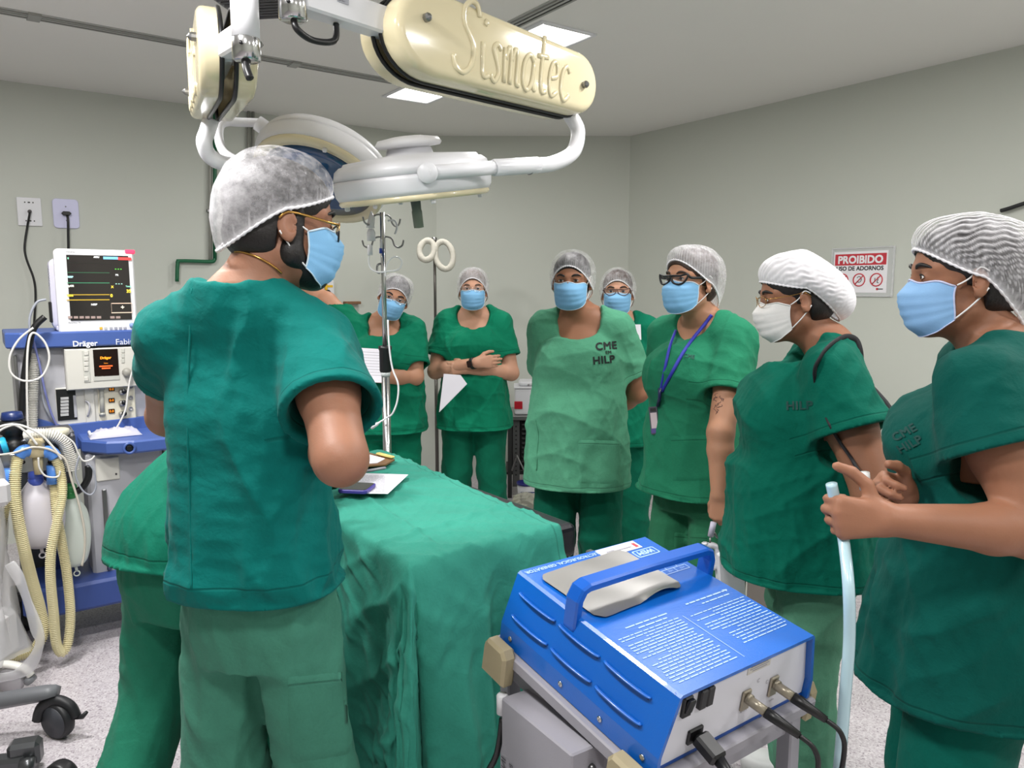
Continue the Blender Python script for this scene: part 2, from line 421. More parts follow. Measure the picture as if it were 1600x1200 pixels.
# ------------------------------------------------------------------ room shell
M_WALL = mat('wall_paint', (199, 202, 193), .55, bump=.08, bscale=90, var=.025, vscale=1.5)
M_CEIL = mat('ceiling_paint', (236, 234, 230), .7, bump=.04, bscale=60, var=.02, vscale=2)
def floor_mat():
    m = mat('floor_vinyl', (188, 182, 186), .35, var=.05, vscale=6); nt = m.node_tree; b = nt.nodes['Principled BSDF']
    tc = nt.nodes.new('ShaderNodeTexCoord'); n = nt.nodes.new('ShaderNodeTexVoronoi'); n.inputs['Scale'].default_value = 190; nt.links.new(tc.outputs['Object'], n.inputs['Vector'])
    r = nt.nodes.new('ShaderNodeValToRGB'); r.color_ramp.interpolation = 'CONSTANT'
    for p, c in ((.0, (168, 160, 165)), (.10, (190, 184, 188)), (.55, (204, 199, 202)), (.8, (178, 170, 176)), (.95, (140, 130, 138))):
        e = r.color_ramp.elements.new(p) if p else r.color_ramp.elements[0]; e.position = p; e.color = s2l(c)
    sp = nt.nodes.new('ShaderNodeSeparateColor'); nt.links.new(n.outputs['Color'], sp.inputs[0]); nt.links.new(sp.outputs[0], r.inputs[0]); nt.links.new(r.outputs[0], b.inputs['Base Color'])
    return m
W0, W1, W2, W3 = (-.584 - LX * 7, 6.021 - LY * 7), (-.584, 6.021), (.903, 6.021), (.903 + RX * 7.4, 6.021 + RY * 7.4)
W4 = (W0[0] + RX * 6.4, W0[1] + RY * 6.4)
def wall(name, a, b, t=.12, z0=0, z1=CEIL + .1):
    a, b = Vector((*a, 0)), Vector((*b, 0)); d = (b - a).normalized(); n = Vector((d.y, -d.x, 0)); c = (a + b) / 2 - n * t / 2
    m = MB(); m.box((0, 0, (z0 + z1) / 2), ((b - a).length + 2 * t, t, z1 - z0), mx=frame(c, d, -n))
    return tag(m.build(name, M_WALL), kind='structure')
wall('wall_left', W0, W1); wall('wall_back', W1, W2); wall('wall_right', W2, W3); wall('wall_front', W3, W4); wall('wall_near', W4, W0)
m = MB(); m.box((0, 0, -.05), (16, 16, .1)); fl_ = tag(m.build('floor', floor_mat()), kind='structure'); fl_.location = (0, 1, 0)
m = MB(); m.box((0, 0, CEIL + .05), (16, 16, .1)); ce_ = tag(m.build('ceiling', M_CEIL), kind='structure'); ce_.location = (0, 1, 0)
# shallow slot tracks in the ceiling
def track(name, a, b):
    a, b = Vector((*a, CEIL)), Vector((*b, CEIL)); M = frame((a + b) / 2, b - a, Vector((-(b - a).y, (b - a).x, 0)) * -1 if False else (b - a).cross(Vector((0, 0, 1)))); ln = (b - a).length; t = MB()
    t.box((0, 0, .0), (ln, .085, .008), .002, 0, mx=M)
    for s in (-1, 0, 1): t.box((0, s * .024, .006 if s else .006), (ln, .012, .008), 0, 2 if s else 0, mx=M)
    for s in (-1, 1): t.box((0, s * .012, .005), (ln, .010, .004), 0, 1, mx=M)
    k = int(ln / 1.05)
    for i in range(k): t.box(((i + .5) * ln / k - ln / 2, 0, .006), (.05, .088, .014), .002, 2, mx=M)
    return tag(t.build(name, [mat('track_frame', (176, 176, 172), .5), BLACK, mat('track_lip', (150, 150, 146), .4)]), kind='structure')
a = UZ(0, 15, CEIL); b = UZ(610, 126, CEIL); u = (b - a).normalized(); track('trim_1', (a - u * 1.6).xy, (b + u * .02).xy)
a = UZ(798, 40, CEIL); u = Vector((RX, RY, 0)); track('trim_2', a.xy, (a + u * 2.4).xy)
# downlights
for i, (x, y) in enumerate(PANELS[:10]):
    pos = ('recessed square downlight glowing on the ceiling left of the big cream arm', 'recessed square downlight glowing on the ceiling just above the cream arm tip')
    t = thing('ceiling_downlight', pos[i] if i < 2 else 'recessed square downlight out of view behind the photographer', 'downlight', (x, y, CEIL), ROOM_A, None if i < 2 else 'downlights behind the camera')
    m = MB()
    for s in (-1, 1): m.box((s * .148, 0, -.004), (.022, .318, .012), .003); m.box((0, s * .148, -.004), (.274, .022, .012), .003)
    m.build('frame', WHITE, t)
    m = MB(); m.box((0, 0, -.001), (.274, .274, .008)); m.build('diffuser', emis('diffuser_glow', (255, 252, 246), 6.0), t)
# ------------------------------------------------------------------ people
def vnormals(V, Q):
    a, b, c, d = V[Q[:, 0]], V[Q[:, 1]], V[Q[:, 2]], V[Q[:, 3]]
    n = np.cross(c - a, d - b); N = np.zeros_like(V)
    for i in range(4):
        for ax in range(3): N[:, ax] += np.bincount(Q[:, i], n[:, ax], len(V))
    return N / np.maximum(np.linalg.norm(N, axis=1), 1e-9)[:, None]
def dfolds(P, rng, dirs, k=42):
    """creases running along the given directions, each set only here and there"""
    out = np.zeros(len(P))
    lowf = lambda f: np.sin(P @ (rng.normal(size=3) * f) + rng.uniform(0, 6.28)) + np.sin(P @ (rng.normal(size=3) * f) + rng.uniform(0, 6.28))
    for d in dirs:
        d = np.array(d, float); d /= np.linalg.norm(d)
        for kk in (k, k * 1.9):
            a = rng.normal(size=3); a -= d * (a @ d); a /= np.linalg.norm(a)
            ph = kk * (P @ a) + .9 * lowf(7) + .35 * lowf(16) + rng.uniform(0, 6.28)
            m = np.clip(.25 + .55 * lowf(8), 0, 1)
            out += m * ((1 - np.abs(np.sin(ph * .5))) ** 2.2 - .22) * (k / kk)
    return out / len(dirs) ** .5
def head_prims(f, male):
    f.ell((0, -.012, .045), (.074, .094, .080), k=.02)
    f.ell((0, .030, .035), (.062, .056, .056), k=.03)
    f.ell((0, .032, -.030), (.056, .056, .078), k=.03)
    jw = .052 if male else .046
    for s in (-1, 1):
        f.cone((s * jw, .004, -.055), (s * .018, .066, -.088), .019, .019, k=.03)
        f.ell((s * .038, .056, -.016), (.018, .018, .017), k=.025)
        f.cone((s * .048, .064, .029), (s * .010, .084, .029), .009, .010, k=.016)
    f.ell((0, .074, -.090), (.02, .018, .017), k=.02)
    f.ell((0, .076, -.056), (.028, .017, .022), k=.02)
    for s in (-1, 1):
        f.ell((s * .032, .100, .011), (.020, .017, .0115), k=.012, op='cut')
        f.ball((s * .032, .0765, .012), .0132, k=.005)
    f.cone((0, .086, .020), (0, .109, -.022), .0075, .011, k=.012)
    for s in (-1, 1):
        f.ball((s * .012, .097, -.026), .0075, k=.008)
        f.ell((s * .077, -.006, -.002), (.0065, .019, .032), (R(10), s * R(-12), s * R(-22)), k=.006)
        f.ell((s * .0855, .0, .002), (.0065, .010, .017), (R(10), 0, 0), k=.004, op='cut')
        f.ball((s * .078, -.001, -.027), .0075, k=.006)
def hand_prims(f, W, fdir, n, right, curl, sc=1.0, thumb=None, spread=1.0):
    fdir = Vector(fdir).normalized(); n = Vector(n); n = (n - fdir * n.dot(fdir)).normalized()
    t = fdir.cross(n) if right else n.cross(fdir); W = Vector(W)
    def fl(a, b, c): return fdir * a + t * b + n * c
    offs = (.030, .0105, -.0095, -.028); lens = (.070, .078, .072, .056)
    tips = []
    for i in range(4):
        k = W + fl(.086 - .004 * abs(i - 1), offs[i] * spread, -.002 if i in (1, 2) else .001) * sc
        f.cone(W + fl(.008, offs[i] * .55, 0) * sc, k, .0155 * sc, .0125 * sc, k=.012)
        c = curl[i] if isinstance(curl[0], (list, tuple)) else curl
        p = k; ang = 0; r0 = (.0098, .0102, .0098, .0086)[i] * sc
        for j, fr in enumerate((.46, .30, .24)):
            ang += R(c[j]); sp = offs[i] * 1.2 * (spread - .8) if spread > .8 else 0
            q = p + (fl(math.cos(ang), sp, math.sin(ang))).normalized() * lens[i] * fr * sc
            f.cone(p, q, r0 * (1 - .09 * j), r0 * (1 - .09 * (j + 1)), k=.003); p = q
        tips.append(p)
    th = thumb or ((.62, .62, .35), (.85, .25, .35), (.9, .0, .4))
    p = W + fl(.022, .020, .008) * sc
    f.cone(W + fl(.0, .008, .0) * sc, p, .016 * sc, .017 * sc, k=.012)
    for j, L_ in enumerate((.042, .034, .028)):
        q = p + fl(*th[j]).normalized() * L_ * sc
        f.cone(p, q, (.0165, .0118, .0108)[j] * sc, (.0122, .0108, .009)[j] * sc, k=.008 if j == 0 else .003); p = q
    return tips, p
def patch(bvh, o, right, up, w_, h_, dirn, t=.003, nx=10, nz=10, fn=None):
    """a thin cloth piece laid on a surface: (vertices, faces)"""
    o, right, up, dirn = Vector(o), Vector(right).normalized(), Vector(up).normalized(), Vector(dirn).normalized()
    V = []; F = []
    def hit(u, v, off):
        p = o + right * u + up * v
        h = bvh.ray_cast(p - dirn * .35, dirn)[0]
        if h is None or (h - p).length > .2: h = bvh.find_nearest(p)[0]
        return h - dirn * off
    for j in range(nz + 1):
        for i in range(nx + 1):
            u, v = (i / nx - .5) * w_, (j / nz - .5) * h_
            if fn: u, v = fn(u, v)
            e = i in (0, nx) or j in (0, nz)
            V.append(hit(u, v, -.004 if e else t))
    for j in range(nz):
        for i in range(nx):
            a = j * (nx + 1) + i; F.append([a, a + 1, a + nx + 2, a + nx + 1])
    return V, F
def decal(bvh, V, F, o, right, up, dirn, off=.0025):
    o, right, up, dirn = Vector(o), Vector(right).normalized(), Vector(up).normalized(), Vector(dirn).normalized(); out = []
    for v in V:
        p = o + right * v[0] + up * v[1]
        h = bvh.ray_cast(p - dirn * .35, dirn)[0]
        if h is None: h = bvh.find_nearest(p)[0]
        out.append(h - dirn * (off + (v[2] if len(v) > 2 else 0)))
    return out, F
def stripes(q, sh=.35): return np.clip(np.sin(q) * .5 + .5, 0, 1) ** sh
def cap_mesh(c, seed, hs):
    rng = np.random.default_rng(seed); na, nt = 220, 64
    A, Tt = np.meshgrid(np.linspace(0, 2 * PI, na, endpoint=False), np.linspace(0, 1, nt) ** .9, indexing='ij')
    ca, sa = np.cos(A), np.sin(A); bk = (1 - ca) / 2
    zb = np.where(ca > 0, c['zs'] + (c['zf'] - c['zs']) * np.abs(ca) ** 1.3, c['zs'] + (c['zb'] - c['zs']) * np.abs(ca) ** 1.2)
    yB = np.where(ca > 0, -.008 + .102 * ca, -.008 + (.104 + c.get('yb', 0)) * ca)
    ang = Tt * PI / 2; r = np.cos(ang) ** .8; zk = .127 + c.get('puff', .015)
    X = c.get('rx', .0835) * sa * r; Y = -.018 + (yB + .018) * r; Z = zb + (zk - zb) * np.sin(ang)
    hump = np.sin(PI * np.minimum(Tt * 1.15, 1)) ** .8
    B = (c.get('bulge', .012) + c.get('back', .02) * bk ** 2) * hump
    X += sa * B; Y += ca * B; Z += .35 * B
    d = c.get('droop', (0, 0)); wd = bk ** 1.6 * hump
    Y -= d[0] * wd; Z -= d[1] * wd
    P = np.stack([X.ravel(), Y.ravel(), Z.ravel()], 1)
    big = folds(P, rng, 5, 42, (1, 1, 1), .012, .6).reshape(A.shape)
    if c.get('mode', 'x') == 'x':
        q = np.arctan2(X, Z - .0) * c.get('n', 60) + 2.2 * big + 1.2 * np.sin(Y * 150 + 2 * np.sin(Z * 60))
    else:
        q = A * c.get('n', 40) + 1.5 * big
    pl = np.sin(q) * .5 + .5
    if c.get('mode', 'x') != 'x':
        wk = folds(P, rng, 5, 95, (1, 1, 1), .02, .95) + .7 * folds(P, rng, 4, 190, (1, 1, 1), .02, .95); wk = np.clip(wk.reshape(A.shape) * .35 + .35, 0, 1)
        e_ = np.exp(-Tt * 2.6); pl = pl * e_ + wk * (1 - e_)
    g = np.exp(-Tt * 9)
    gat = np.sin(A * 64 + 2 * big) * .5 + .5
    pl = pl * (1 - g) + gat * g
    pl = np.clip(pl ** c.get('sharp', 3.5) + .10 * np.abs(big) ** 2, 0, 1)
    amp = c.get('amp', .0012)
    nrm = np.stack([sa * r, ca * r, np.sin(ang)], 2)
    off = amp * (pl - .5) * np.minimum(1, Tt * 12) + c.get('crease', .0025) * big * hump
    P3 = np.stack([X, Y, Z], 2) + nrm * off[..., None]
    pl = np.maximum(pl * .8, np.clip(c.get('solid', 0.0) * bk ** 2 * (1 - np.abs(Tt - .25) * 1.6), 0, 1)); pl = np.maximum(pl, np.exp(-Tt * 26))
    V = (P3 * hs).reshape(-1, 3); att = pl.ravel().copy()
    i = np.arange(na)[:, None]; j = np.arange(nt - 1)[None]
    F = np.stack([i * nt + j, ((i + 1) % na) * nt + j, ((i + 1) % na) * nt + j + 1, i * nt + j + 1 + 0 * i], 2).reshape(-1, 4)
    # elastic roll round the brim
    ring = P3[:, 0] * hs; k = len(V); m = 6; RV = []
    for q in range(m):
        aa = 2 * PI * q / m; rr = .0032 + .0010 * np.sin(A[:, 0] * 55)
        RV.append(ring + np.stack([sa[:, 0] * np.cos(aa) * rr, ca[:, 0] * np.cos(aa) * rr, np.sin(aa) * rr + .001], 1))
    RV = np.stack(RV, 1).reshape(-1, 3)
    ii = np.arange(na)[:, None]; qq = np.arange(m)[None]
    RF = np.stack([k + ii * m + qq, k + ((ii + 1) % na) * m + qq, k + ((ii + 1) % na) * m + (qq + 1) % m, k + ii * m + (qq + 1) % m], 2).reshape(-1, 4)
    return np.concatenate([V, RV]), np.concatenate([F, RF[:, ::-1]]), np.concatenate([att, np.full(len(RV), 1.0)])
def mask_mesh(mb, seed):
    rng = np.random.default_rng(seed); nu, nv = 28, 22; V = []
    y0 = lambda v: np.interp(v, [0, .1, .22, .38, .6, .85, 1], [.1015, .112, .126, .125, .117, .105, .083])
    ph = rng.uniform(0, 6, 4)
    for j in range(nv + 1):
        v = j / nv
        for i in range(nu + 1):
            u = -1 + 2 * i / nu; th = u * PI / 2 * .98
            yy = y0(v); ye = .034 + .002 * v
            x = .0715 * math.sin(th) * (1 - .07 * v); y = yy - (yy - ye) * (1 - math.cos(th))
            z0 = .005 - .117 * v; ze = -.006 - .070 * v; z = z0 + (ze - z0) * u * u
            if v < .25: z += .003 * math.cos(u * 9) * (1 - v * 4)
            sw = sum(.0028 * (((v - c_) * 14 + .12 * math.sin(3 * u + ph[q])) % 1.0 if c_ < v < c_ + .07 else (1 - (v - c_ - .07) * 8 if c_ + .07 <= v < c_ + .19 else 0)) for q, c_ in enumerate((.34, .52, .70)))
            y += sw * math.cos(th); x += sw * math.sin(th) * .4
            y += .0016 * math.sin(14 * u + 5 * v + ph[3]) * abs(u)
            V.append((x, y, z))
    F = []; M = []
    for j in range(nv):
        for i in range(nu):
            a = j * (nu + 1) + i; F.append([a, a + 1, a + nu + 2, a + nu + 1])
    mb.add(V, F, 0, True)
    e = [Vector(V[i]) + Vector((0, .0006, 0)) for i in range(nu + 1)]
    mb.tube(e, .0022, 5, mi=1)
    e = [Vector(V[nv * (nu + 1) + i]) for i in range(nu + 1)]; mb.tube(e, .0013, 5, mi=1)
    for c_ in (0, nu):
        mb.tube([V[j * (nu + 1) + c_] for j in range(nv + 1)], .0018, 5, mi=1)
def eye_mesh(mb, s, az, el=0):
    c = Vector((s * .032, .0765, .012)); r_ = .0145; nu, nv = 30, 14; V = []; F = []; M = []
    up = lambda u: .42 * max(0, 1 - u * u) ** .6 + .04 * s * u
    lo = lambda u: -.30 * max(0, 1 - u * u) ** .7 + .04 * s * u
    ang = []
    for j in range(nv + 1):
        for i in range(nu + 1):
            u = -1 + 2 * i / nu; a = u * .88; e = lo(u) + (up(u) - lo(u)) * j / nv
            d = Vector((math.sin(a) * math.cos(e), math.cos(a) * math.cos(e), math.sin(e)))
            V.append(c + d * r_); g = Vector((math.sin(az) * math.cos(el), math.cos(az) * math.cos(el), math.sin(el))); ang.append(d.angle(g))
    k = len(mb.V); mb.add(V, [], 0)
    for j in range(nv):
        for i in range(nu):
            q = [j * (nu + 1) + i, j * (nu + 1) + i + 1, (j + 1) * (nu + 1) + i + 1, (j + 1) * (nu + 1) + i]
            m = sum(ang[x] for x in q) / 4
            mb.F.append([x + k for x in q]); mb.M.append(2 if m < .20 else 1 if m < .46 else 0); mb.S.append(True)
    mb.tube([Vector(V[nv * (nu + 1) + i]) * 1.0 + Vector((0, .0008, 0)) for i in range(nu + 1)], [.0008 + .0011 * math.sin(PI * i / nu) for i in range(nu + 1)], 5, mi=2)
    mb.tube([Vector(V[i]) for i in range(nu + 1)], .0007, 4, mi=3)
SHAPES = {
    'cat': [(-.026, .011), (-.012, .013), (.006, .013), (.028, .019), (.027, .004), (.014, -.014), (-.006, -.017), (-.021, -.008)],
    'round': [(-.022, .0), (-.018, .013), (0, .018), (.018, .014), (.023, .0), (.018, -.015), (0, -.020), (-.017, -.014)],
    'oval': [(-.024, .002), (-.016, .012), (.004, .014), (.022, .009), (.024, -.004), (.012, -.013), (-.008, -.015), (-.021, -.009)]}
def glasses(P, HM, add, shape, rimm, r_, lensm, templem=None, half=None, drop=0):
    g = MB(); rims = []
    for s in (-1, 1):
        pts = []
        for (x, z) in spline([(a, 0, b) for a, b in SHAPES[shape]], 5, True) and [(q.x, q.z) for q in spline([(a, 0, b) for a, b in SHAPES[shape]], 5, True)]:
            X = s * (.034 + x * (1.16 if shape == 'cat' else 1.04)); pts.append(Vector((X, .1085 - 3.2 * X * X + .0, .010 + z - drop)))
        rims.append(pts)
        if half is None: g.tube(pts, r_, 6, True)
        else:
            g.tube(pts, r_ * .55, 5, True, mi=1)
            lowp = [p for p in pts if p.z < .010 - drop + .003]; lowp.sort(key=lambda p: math.atan2(p.x - s * .034, -(p.z - .010 + drop)))
            g.tube(lowp, r_, 6)
        ends = max(pts, key=lambda p: s * p.x + .6 * p.z)
        g.tube(spline([ends, (s * .072, .078, .017 - drop * .5), (s * .079, .03, .019), (s * .080, -.006, .021), (s * .078, -.022, .008)], 4), [r_ * .9] * 17, 6, mi=1 if templem else 0, flat=((0, 0, 1), 1.3))
    a = min(rims[1], key=lambda p: p.x - .5 * p.z); b = min(rims[0], key=lambda p: -p.x - .5 * p.z)
    g.tube(spline([b, ((a + b) / 2) + Vector((0, .002, .004)), a], 4), r_ * .9, 6)
    go = add('glasses', g, [rimm, templem or rimm])
    for pts in rims:
        l = MB(); l.add(pts, [list(range(len(pts)))], 0); add('lens', l, lensm, go)
    return go
def person(label, loc, yaw, ez, **K):
    G = K.get; male = G('male', False); hs = G('hs', .95); sw = G('sw', .156); H = ez + .108
    zsh, zn, zch, zw, zh, zc = .815 * H, .858 * H, .735 * H, .62 * H, .52 * H, .465 * H
    root = thing('person', label, 'person', (loc[0], loc[1], 0), R(yaw)); Wi = (Matrix.Translation((loc[0], loc[1], 0)) @ Matrix.Rotation(R(yaw), 4, 'Z')).inverted()
    rng = np.random.default_rng(G('seed', 1)); fine = G('fine', 0)
    bend = G('bend')                                    # (pitch, roll, pivot z, length) bends the trunk
    def dfm(V):
        if not bend: return V
        V = np.array(V, float); ph, rl, zp, ln = bend
        t = np.clip((V[:, 2] - zp) / ln, 0, 1); t = t * t * (3 - 2 * t); out = V.copy()
        # integrate the bend along the trunk as a rotation about its foot
        a = -ph * t; b = rl * t; y, z = V[:, 1], V[:, 2] - zp
        out[:, 1] = y * np.cos(a) - z * np.sin(a); z2 = y * np.sin(a) + z * np.cos(a); x = V[:, 0]
        out[:, 0] = x * np.cos(b) + z2 * np.sin(b); out[:, 2] = -x * np.sin(b) + z2 * np.cos(b) + zp
        return out
    L = lambda p: Wi @ Vector(p)
    def add(name, mb, mats, parent=None, mx=None):
        if mx is not None: mb.V = [tuple(mx @ Vector(v)) for v in mb.V]
        if bend: mb.V = [tuple(v) for v in dfm(mb.V)]
        return mb.build(name, mats, parent or root)
    hy = G('hy', .035); hx = G('hx', 0)
    hyaw, hpit, hrol = [R(a) for a in G('head', (0, 0, 0))]
    HM = Matrix.Translation((hx, hy, ez - .012 * hs)) @ Euler((hpit, hrol, 0)).to_matrix().to_4x4() if False else Matrix.Translation((hx, hy, ez - .012 * hs)) @ Matrix.Rotation(hyaw, 4, 'Z') @ Matrix.Rotation(hpit, 4, 'X') @ Matrix.Rotation(hrol, 4, 'Y')
    HS = HM @ Matrix.Scale(hs, 4); addh = lambda name, mb, mats, parent=None: add(name, mb, mats, parent, HS)
    ch, wa, hp = G('chest', (.165, .108)), G('waist', (.155, .112)), G('hip', (.185, .128)); bl = G('belly', 0)
    # ---- body
    hres = G('hres', .0032)
    f = Fld((-.225 + min(hx, 0), -.19, zch - .06), (.225 + max(hx, 0), .21, H + .03), hres)
    f.loft([(zch - .06, 0, 0, ch[0] - .02, ch[1] - .014), (zch + .02, 0, .0, ch[0] - .018, ch[1] - .012), (zsh - .05, 0, -.008, sw - .015, .078), (zsh, 0, -.012, sw - .05, .054), (zn, 0, -.016, .052, .044)], k=.03)
    for s in (-1, 1):
        f.cone((s * .02, -.026, zn + .0), (s * sw * .9, -.010, zsh - .012), .036, .040, k=.045)
    f.M = HM; f2 = Fld((-.13, -.14, -.14), (.13, .15, .15), hres / hs)   # head made in its own frame, then placed
    nb = HM @ Vector((0, -.022, -.055)); f.M = None
    f.cone((0, -.022, zn - .03), nb, .060 if male else .050, .058 if male else .047, k=.025)
    f.cone((0, .008, zn - .01), HM @ Vector((0, .012, -.075)), .032, .032, k=.03)
    f.M = HS
    # primitives take scaled radii
    class Sc:
        def ell(s_, c, r, rot=None, k=.01, op='add'): f.ell(c, tuple(v * hs for v in r), rot, k * hs, op)
        def ball(s_, c, r, k=.01, op='add'): f.ball(c, r * hs, k * hs, op)
        def cone(s_, a, b, ra, rb, k=.01, op='add'): f.cone(a, b, ra * hs, rb * hs, k * hs, op)
    RM = HM  # rotation part without scale for ellipsoid axes
    Rm0 = f.Rm; f.Rm = lambda rot: RM.to_3x3() @ (Euler(rot).to_matrix() if rot is not None else Matrix.Identity(3))
    head_prims(Sc(), male)
    V, Q = f.net(); V = relax(V, Q, 1, .35); VV = [V]; QQ = [Q]; nv = len(V)
    arms = G('arms', {}); am = G('arm', 1.0); ares = G('ares', .0045); sleeves = []
    for s, key in ((1, 'r'), (-1, 'l')):
        a = arms.get(key, {}); S = Vector(a.get('S', (s * sw, -.005, zsh - .012)))
        E_ = Vector(a.get('E', (s * (sw + .045), -.02, zsh - .30))); W_ = Vector(a.get('W', (s * (sw + .05), .05, zsh - .54)))
        if a.get('w'): E_ = L(a['E']); W_ = L(a['W'])
        if a.get('ws'): S = L(a['S'])
        sleeves.append((s, S, E_, a))
        fd = Vector(a['f']) if 'f' in a else (W_ - E_).normalized()
        if a.get('w') and 'f' in a: fd = Wi.to_3x3() @ fd
        pn = Vector(a.get('n', (-s, 0, 0)))
        if a.get('w') and 'n' in a: pn = Wi.to_3x3() @ pn
        pts = [S, E_, W_, W_ + fd * .2]
        lo = [min(p[i] for p in pts) - .10 for i in range(3)]; hi = [max(p[i] for p in pts) + .10 for i in range(3)]
        g = Fld(lo, hi, ares)
        g.cone(S, E_, .053 * am, .041 * am, k=.02); mid = E_.lerp(W_, .28)
        g.ell(S.lerp(E_, .45), (.047 * am,) * 3, k=.03)
        g.cone(E_, mid, .0385 * am, .0395 * am, k=.02); g.cone(mid, W_, .0395 * am, .0265 * (1 + .3 * (am - 1)), k=.015)
        ol = (E_ - S).normalized() - (W_ - E_).normalized()
        g.ball(E_ + ol * .008, .022 * am, k=.03)
        if not a.get('nohand'):
            hand_prims(g, W_, fd, pn, s > 0, a.get('curl', (25, 30, 20)), a.get('hsz', .93 if not male else 1.02), a.get('thumb'), a.get('spread', 1.0))
        v, q = g.net(); VV.append(relax(v, q, 1, .3)); QQ.append(q + nv); nv += len(v)
    V = np.concatenate(VV); Q = np.concatenate(QQ)
    me = raw('body', dfm(V), Q); body = link('body', me, G('skin'), root, True)
    # ---- eyes, brows, hair
    if not G('noface'):
        for s in (-1, 1):
            e = MB(); eye_mesh(e, s, R(G('gaze', 0)), R(G('gazel', 0))); addh('eye', e, [MATS['eye_white'], MATS['iris'], MATS['dark'], G('skin')])
            b = MB(); b.tube(spline([(s * .013, .0935, .030), (s * .026, .0950, .0365), (s * .040, .0890, .0375), (s * .053, .0735, .030)], 5), [.0035 * math.sin(PI * (.15 + .8 * i / 15)) ** .7 for i in range(16)], 6, flat=((0, 0, 1), 1.25))
            addh('eyebrow', b, G('hairm'))
    hf = Fld((-.10, -.16, -.10), (.10, .13, .16), .0055)
    hf.ell((0, -.014, .046), (.0785, .0985, .0845)); hf.ell((0, -.03, -.02), (.072, .078, .06), k=.02); hf.ell((0, .024, .048), (.070, .070, .064), k=.02)
    if G('bun'): b = G('bun'); hf.ell((0, b[0], b[1]), (b[2], b[2] * .8, b[2]), k=.02)
    hf.ell((0, .085, -.02), (.070, .076, G('hairline', .084)), k=.006, op='cut')
    for s in (-1, 1): hf.ell((s * .082, .016, -.035), (.022, .034, .045), k=.004, op='cut')
    X, Y, Z = hf.grids(); hf.d = np.maximum(hf.d, -(Z + .065 + 0 * X + 0 * Y)); hf.d = np.maximum(hf.d, np.minimum((Y + .02) * 1.0, -(Z + .01)) + 0 * X)
    v, q = hf.net(); m_ = MB(); m_.add(v, q.tolist(), 0, True); addh('hair', m_, G('hairm'))
    if G('beard'):
        hf = Fld((-.09, -.05, -.14), (.09, .13, .06), .004)
        for s in (-1, 1):
            hf.cone((s * .056, .006, -.052), (s * .02, .068, -.090), .022, .022, k=.02); hf.cone((s * .064, .016, .028), (s * .058, .01, -.055), .013, .020, k=.015)
        hf.ell((0, .074, -.090), (.026, .024, .024), k=.02); hf.ell((0, .03, -.085), (.045, .045, .03), k=.02)
        v, q = hf.net(); m_ = MB(); m_.add(v, q.tolist(), 0, True); addh('beard', m_, G('hairm'))
    # ---- cap, mask
    c = G('cap'); v, F, att = cap_mesh(c, G('seed', 1), 1.0)
    m4 = np.array(HS); v = v @ m4[:3, :3].T + m4[:3, 3]
    me = raw('hair_cap', dfm(v), F); fattr(me, 'pl', att); link('hair_cap', me, c['mat'], root, True)
    if not G('nomask'):
        m_ = MB(); mask_mesh(m_, G('seed', 1)); mo = addh('face_mask', m_, G('maskm'))
        for s in (-1, 1):
            l = MB(); l.tube(spline([(s * .0715, .034, -.007), (s * .074, .012, .006), (s * .0805, -.004, .026), (s * .081, -.02, .018)], 4), .0017, 5); addh('ear_loop', l, MATS['white_cloth'], mo)
            l = MB(); l.tube(spline([(s * .0665, .036, -.074), (s * .073, .012, -.052), (s * .0795, -.006, -.032), (s * .080, -.02, -.015)], 4), .0017, 5); addh('ear_loop', l, MATS['white_cloth'], mo)
    if G('glasses'): glasses(None, HS, addh, *G('glasses'))
    # ---- tunic
    hz = G('hem', .68); fl = G('flare', 1.0); tg = G('loose', .022); t = Fld((-.46, -.34, hz - .03), (.46, .36, zn + .07), G('tres', .0055))
    top_ = [(zsh + .02, 0, -.020, sw * .66, .090), (zn - .01, 0, -.022, .090, .084), (zn + .03, 0, -.022, .080, .074)] if G('collar') else [(zsh + .02, 0, -.016, sw * .60, .074), (zn, 0, -.018, .070, .062)]
    t.loft([(hz, 0, bl * .4, hp[0] + tg + .012 * fl, hp[1] + tg + .014 * fl + bl * .5), (zh, 0, bl * .45, hp[0] + tg, hp[1] + tg + bl * .5), (zw, 0, bl * .5, wa[0] + tg * 1.2, wa[1] + tg + bl * .55),
            (zch, 0, 0, ch[0] + tg * .6, ch[1] + tg * .5), (zsh - .09, 0, -.004, ch[0] + .01, ch[1] * .9), (zsh - .02, 0, -.012, sw - .012, .084)] + top_, k=.03, p=2.4)
    bs = G('bust', 0)
    if bs:
        dz_ = G('bdrop', .0)
        t.ell((0, ch[1] * .50, zch - dz_), (ch[0] * .74, bs + .050, bs * 1.35), k=.06)
        for s in (-1, 1): t.ell((s * ch[0] * .46, ch[1] * .60 + bs * .32, zch - dz_ - .01), (bs * .86, bs * .84, bs * .95), k=.07)
    sl = G('sleeve', .19); sr = G('srad', .078); ends = []
    for s, S, E_, a in sleeves:
        t.cone((s * .080, -.018, zn - .034), S + Vector((0, 0, -.004)), .043, .052, k=.05)
        t.cone((s * .080, -.018, zn - .034), (s * sw * .92, -.012, zsh - .014), .043, .055, k=.05)
        dr = (E_ - S).normalized(); out = Vector(a.get('sdir', (0, 0, 0))); dr = (dr + out).normalized(); e = S + dr * a.get('sl', sl); rr = a.get('srad', sr)
        t.cone(S - dr * .01, e, .054 * am + .012, rr, k=.035, flat=True); ends.append((S, e, dr, rr))
    nk = G('neck', (.088, .10, .12, .045, 0))           # opening: half width, depth of cut, height, y, z shift
    t.ell((0, nk[3], zn + nk[4] + .01), (nk[0], nk[1], nk[2]), k=.012, op='cut')
    nb_ = G('nback', (.95, .07, .055, -.03, .045)); t.ell((0, nb_[3], zn + nb_[4]), (nk[0] * nb_[0], nb_[1], nb_[2]), k=.012, op='cut')
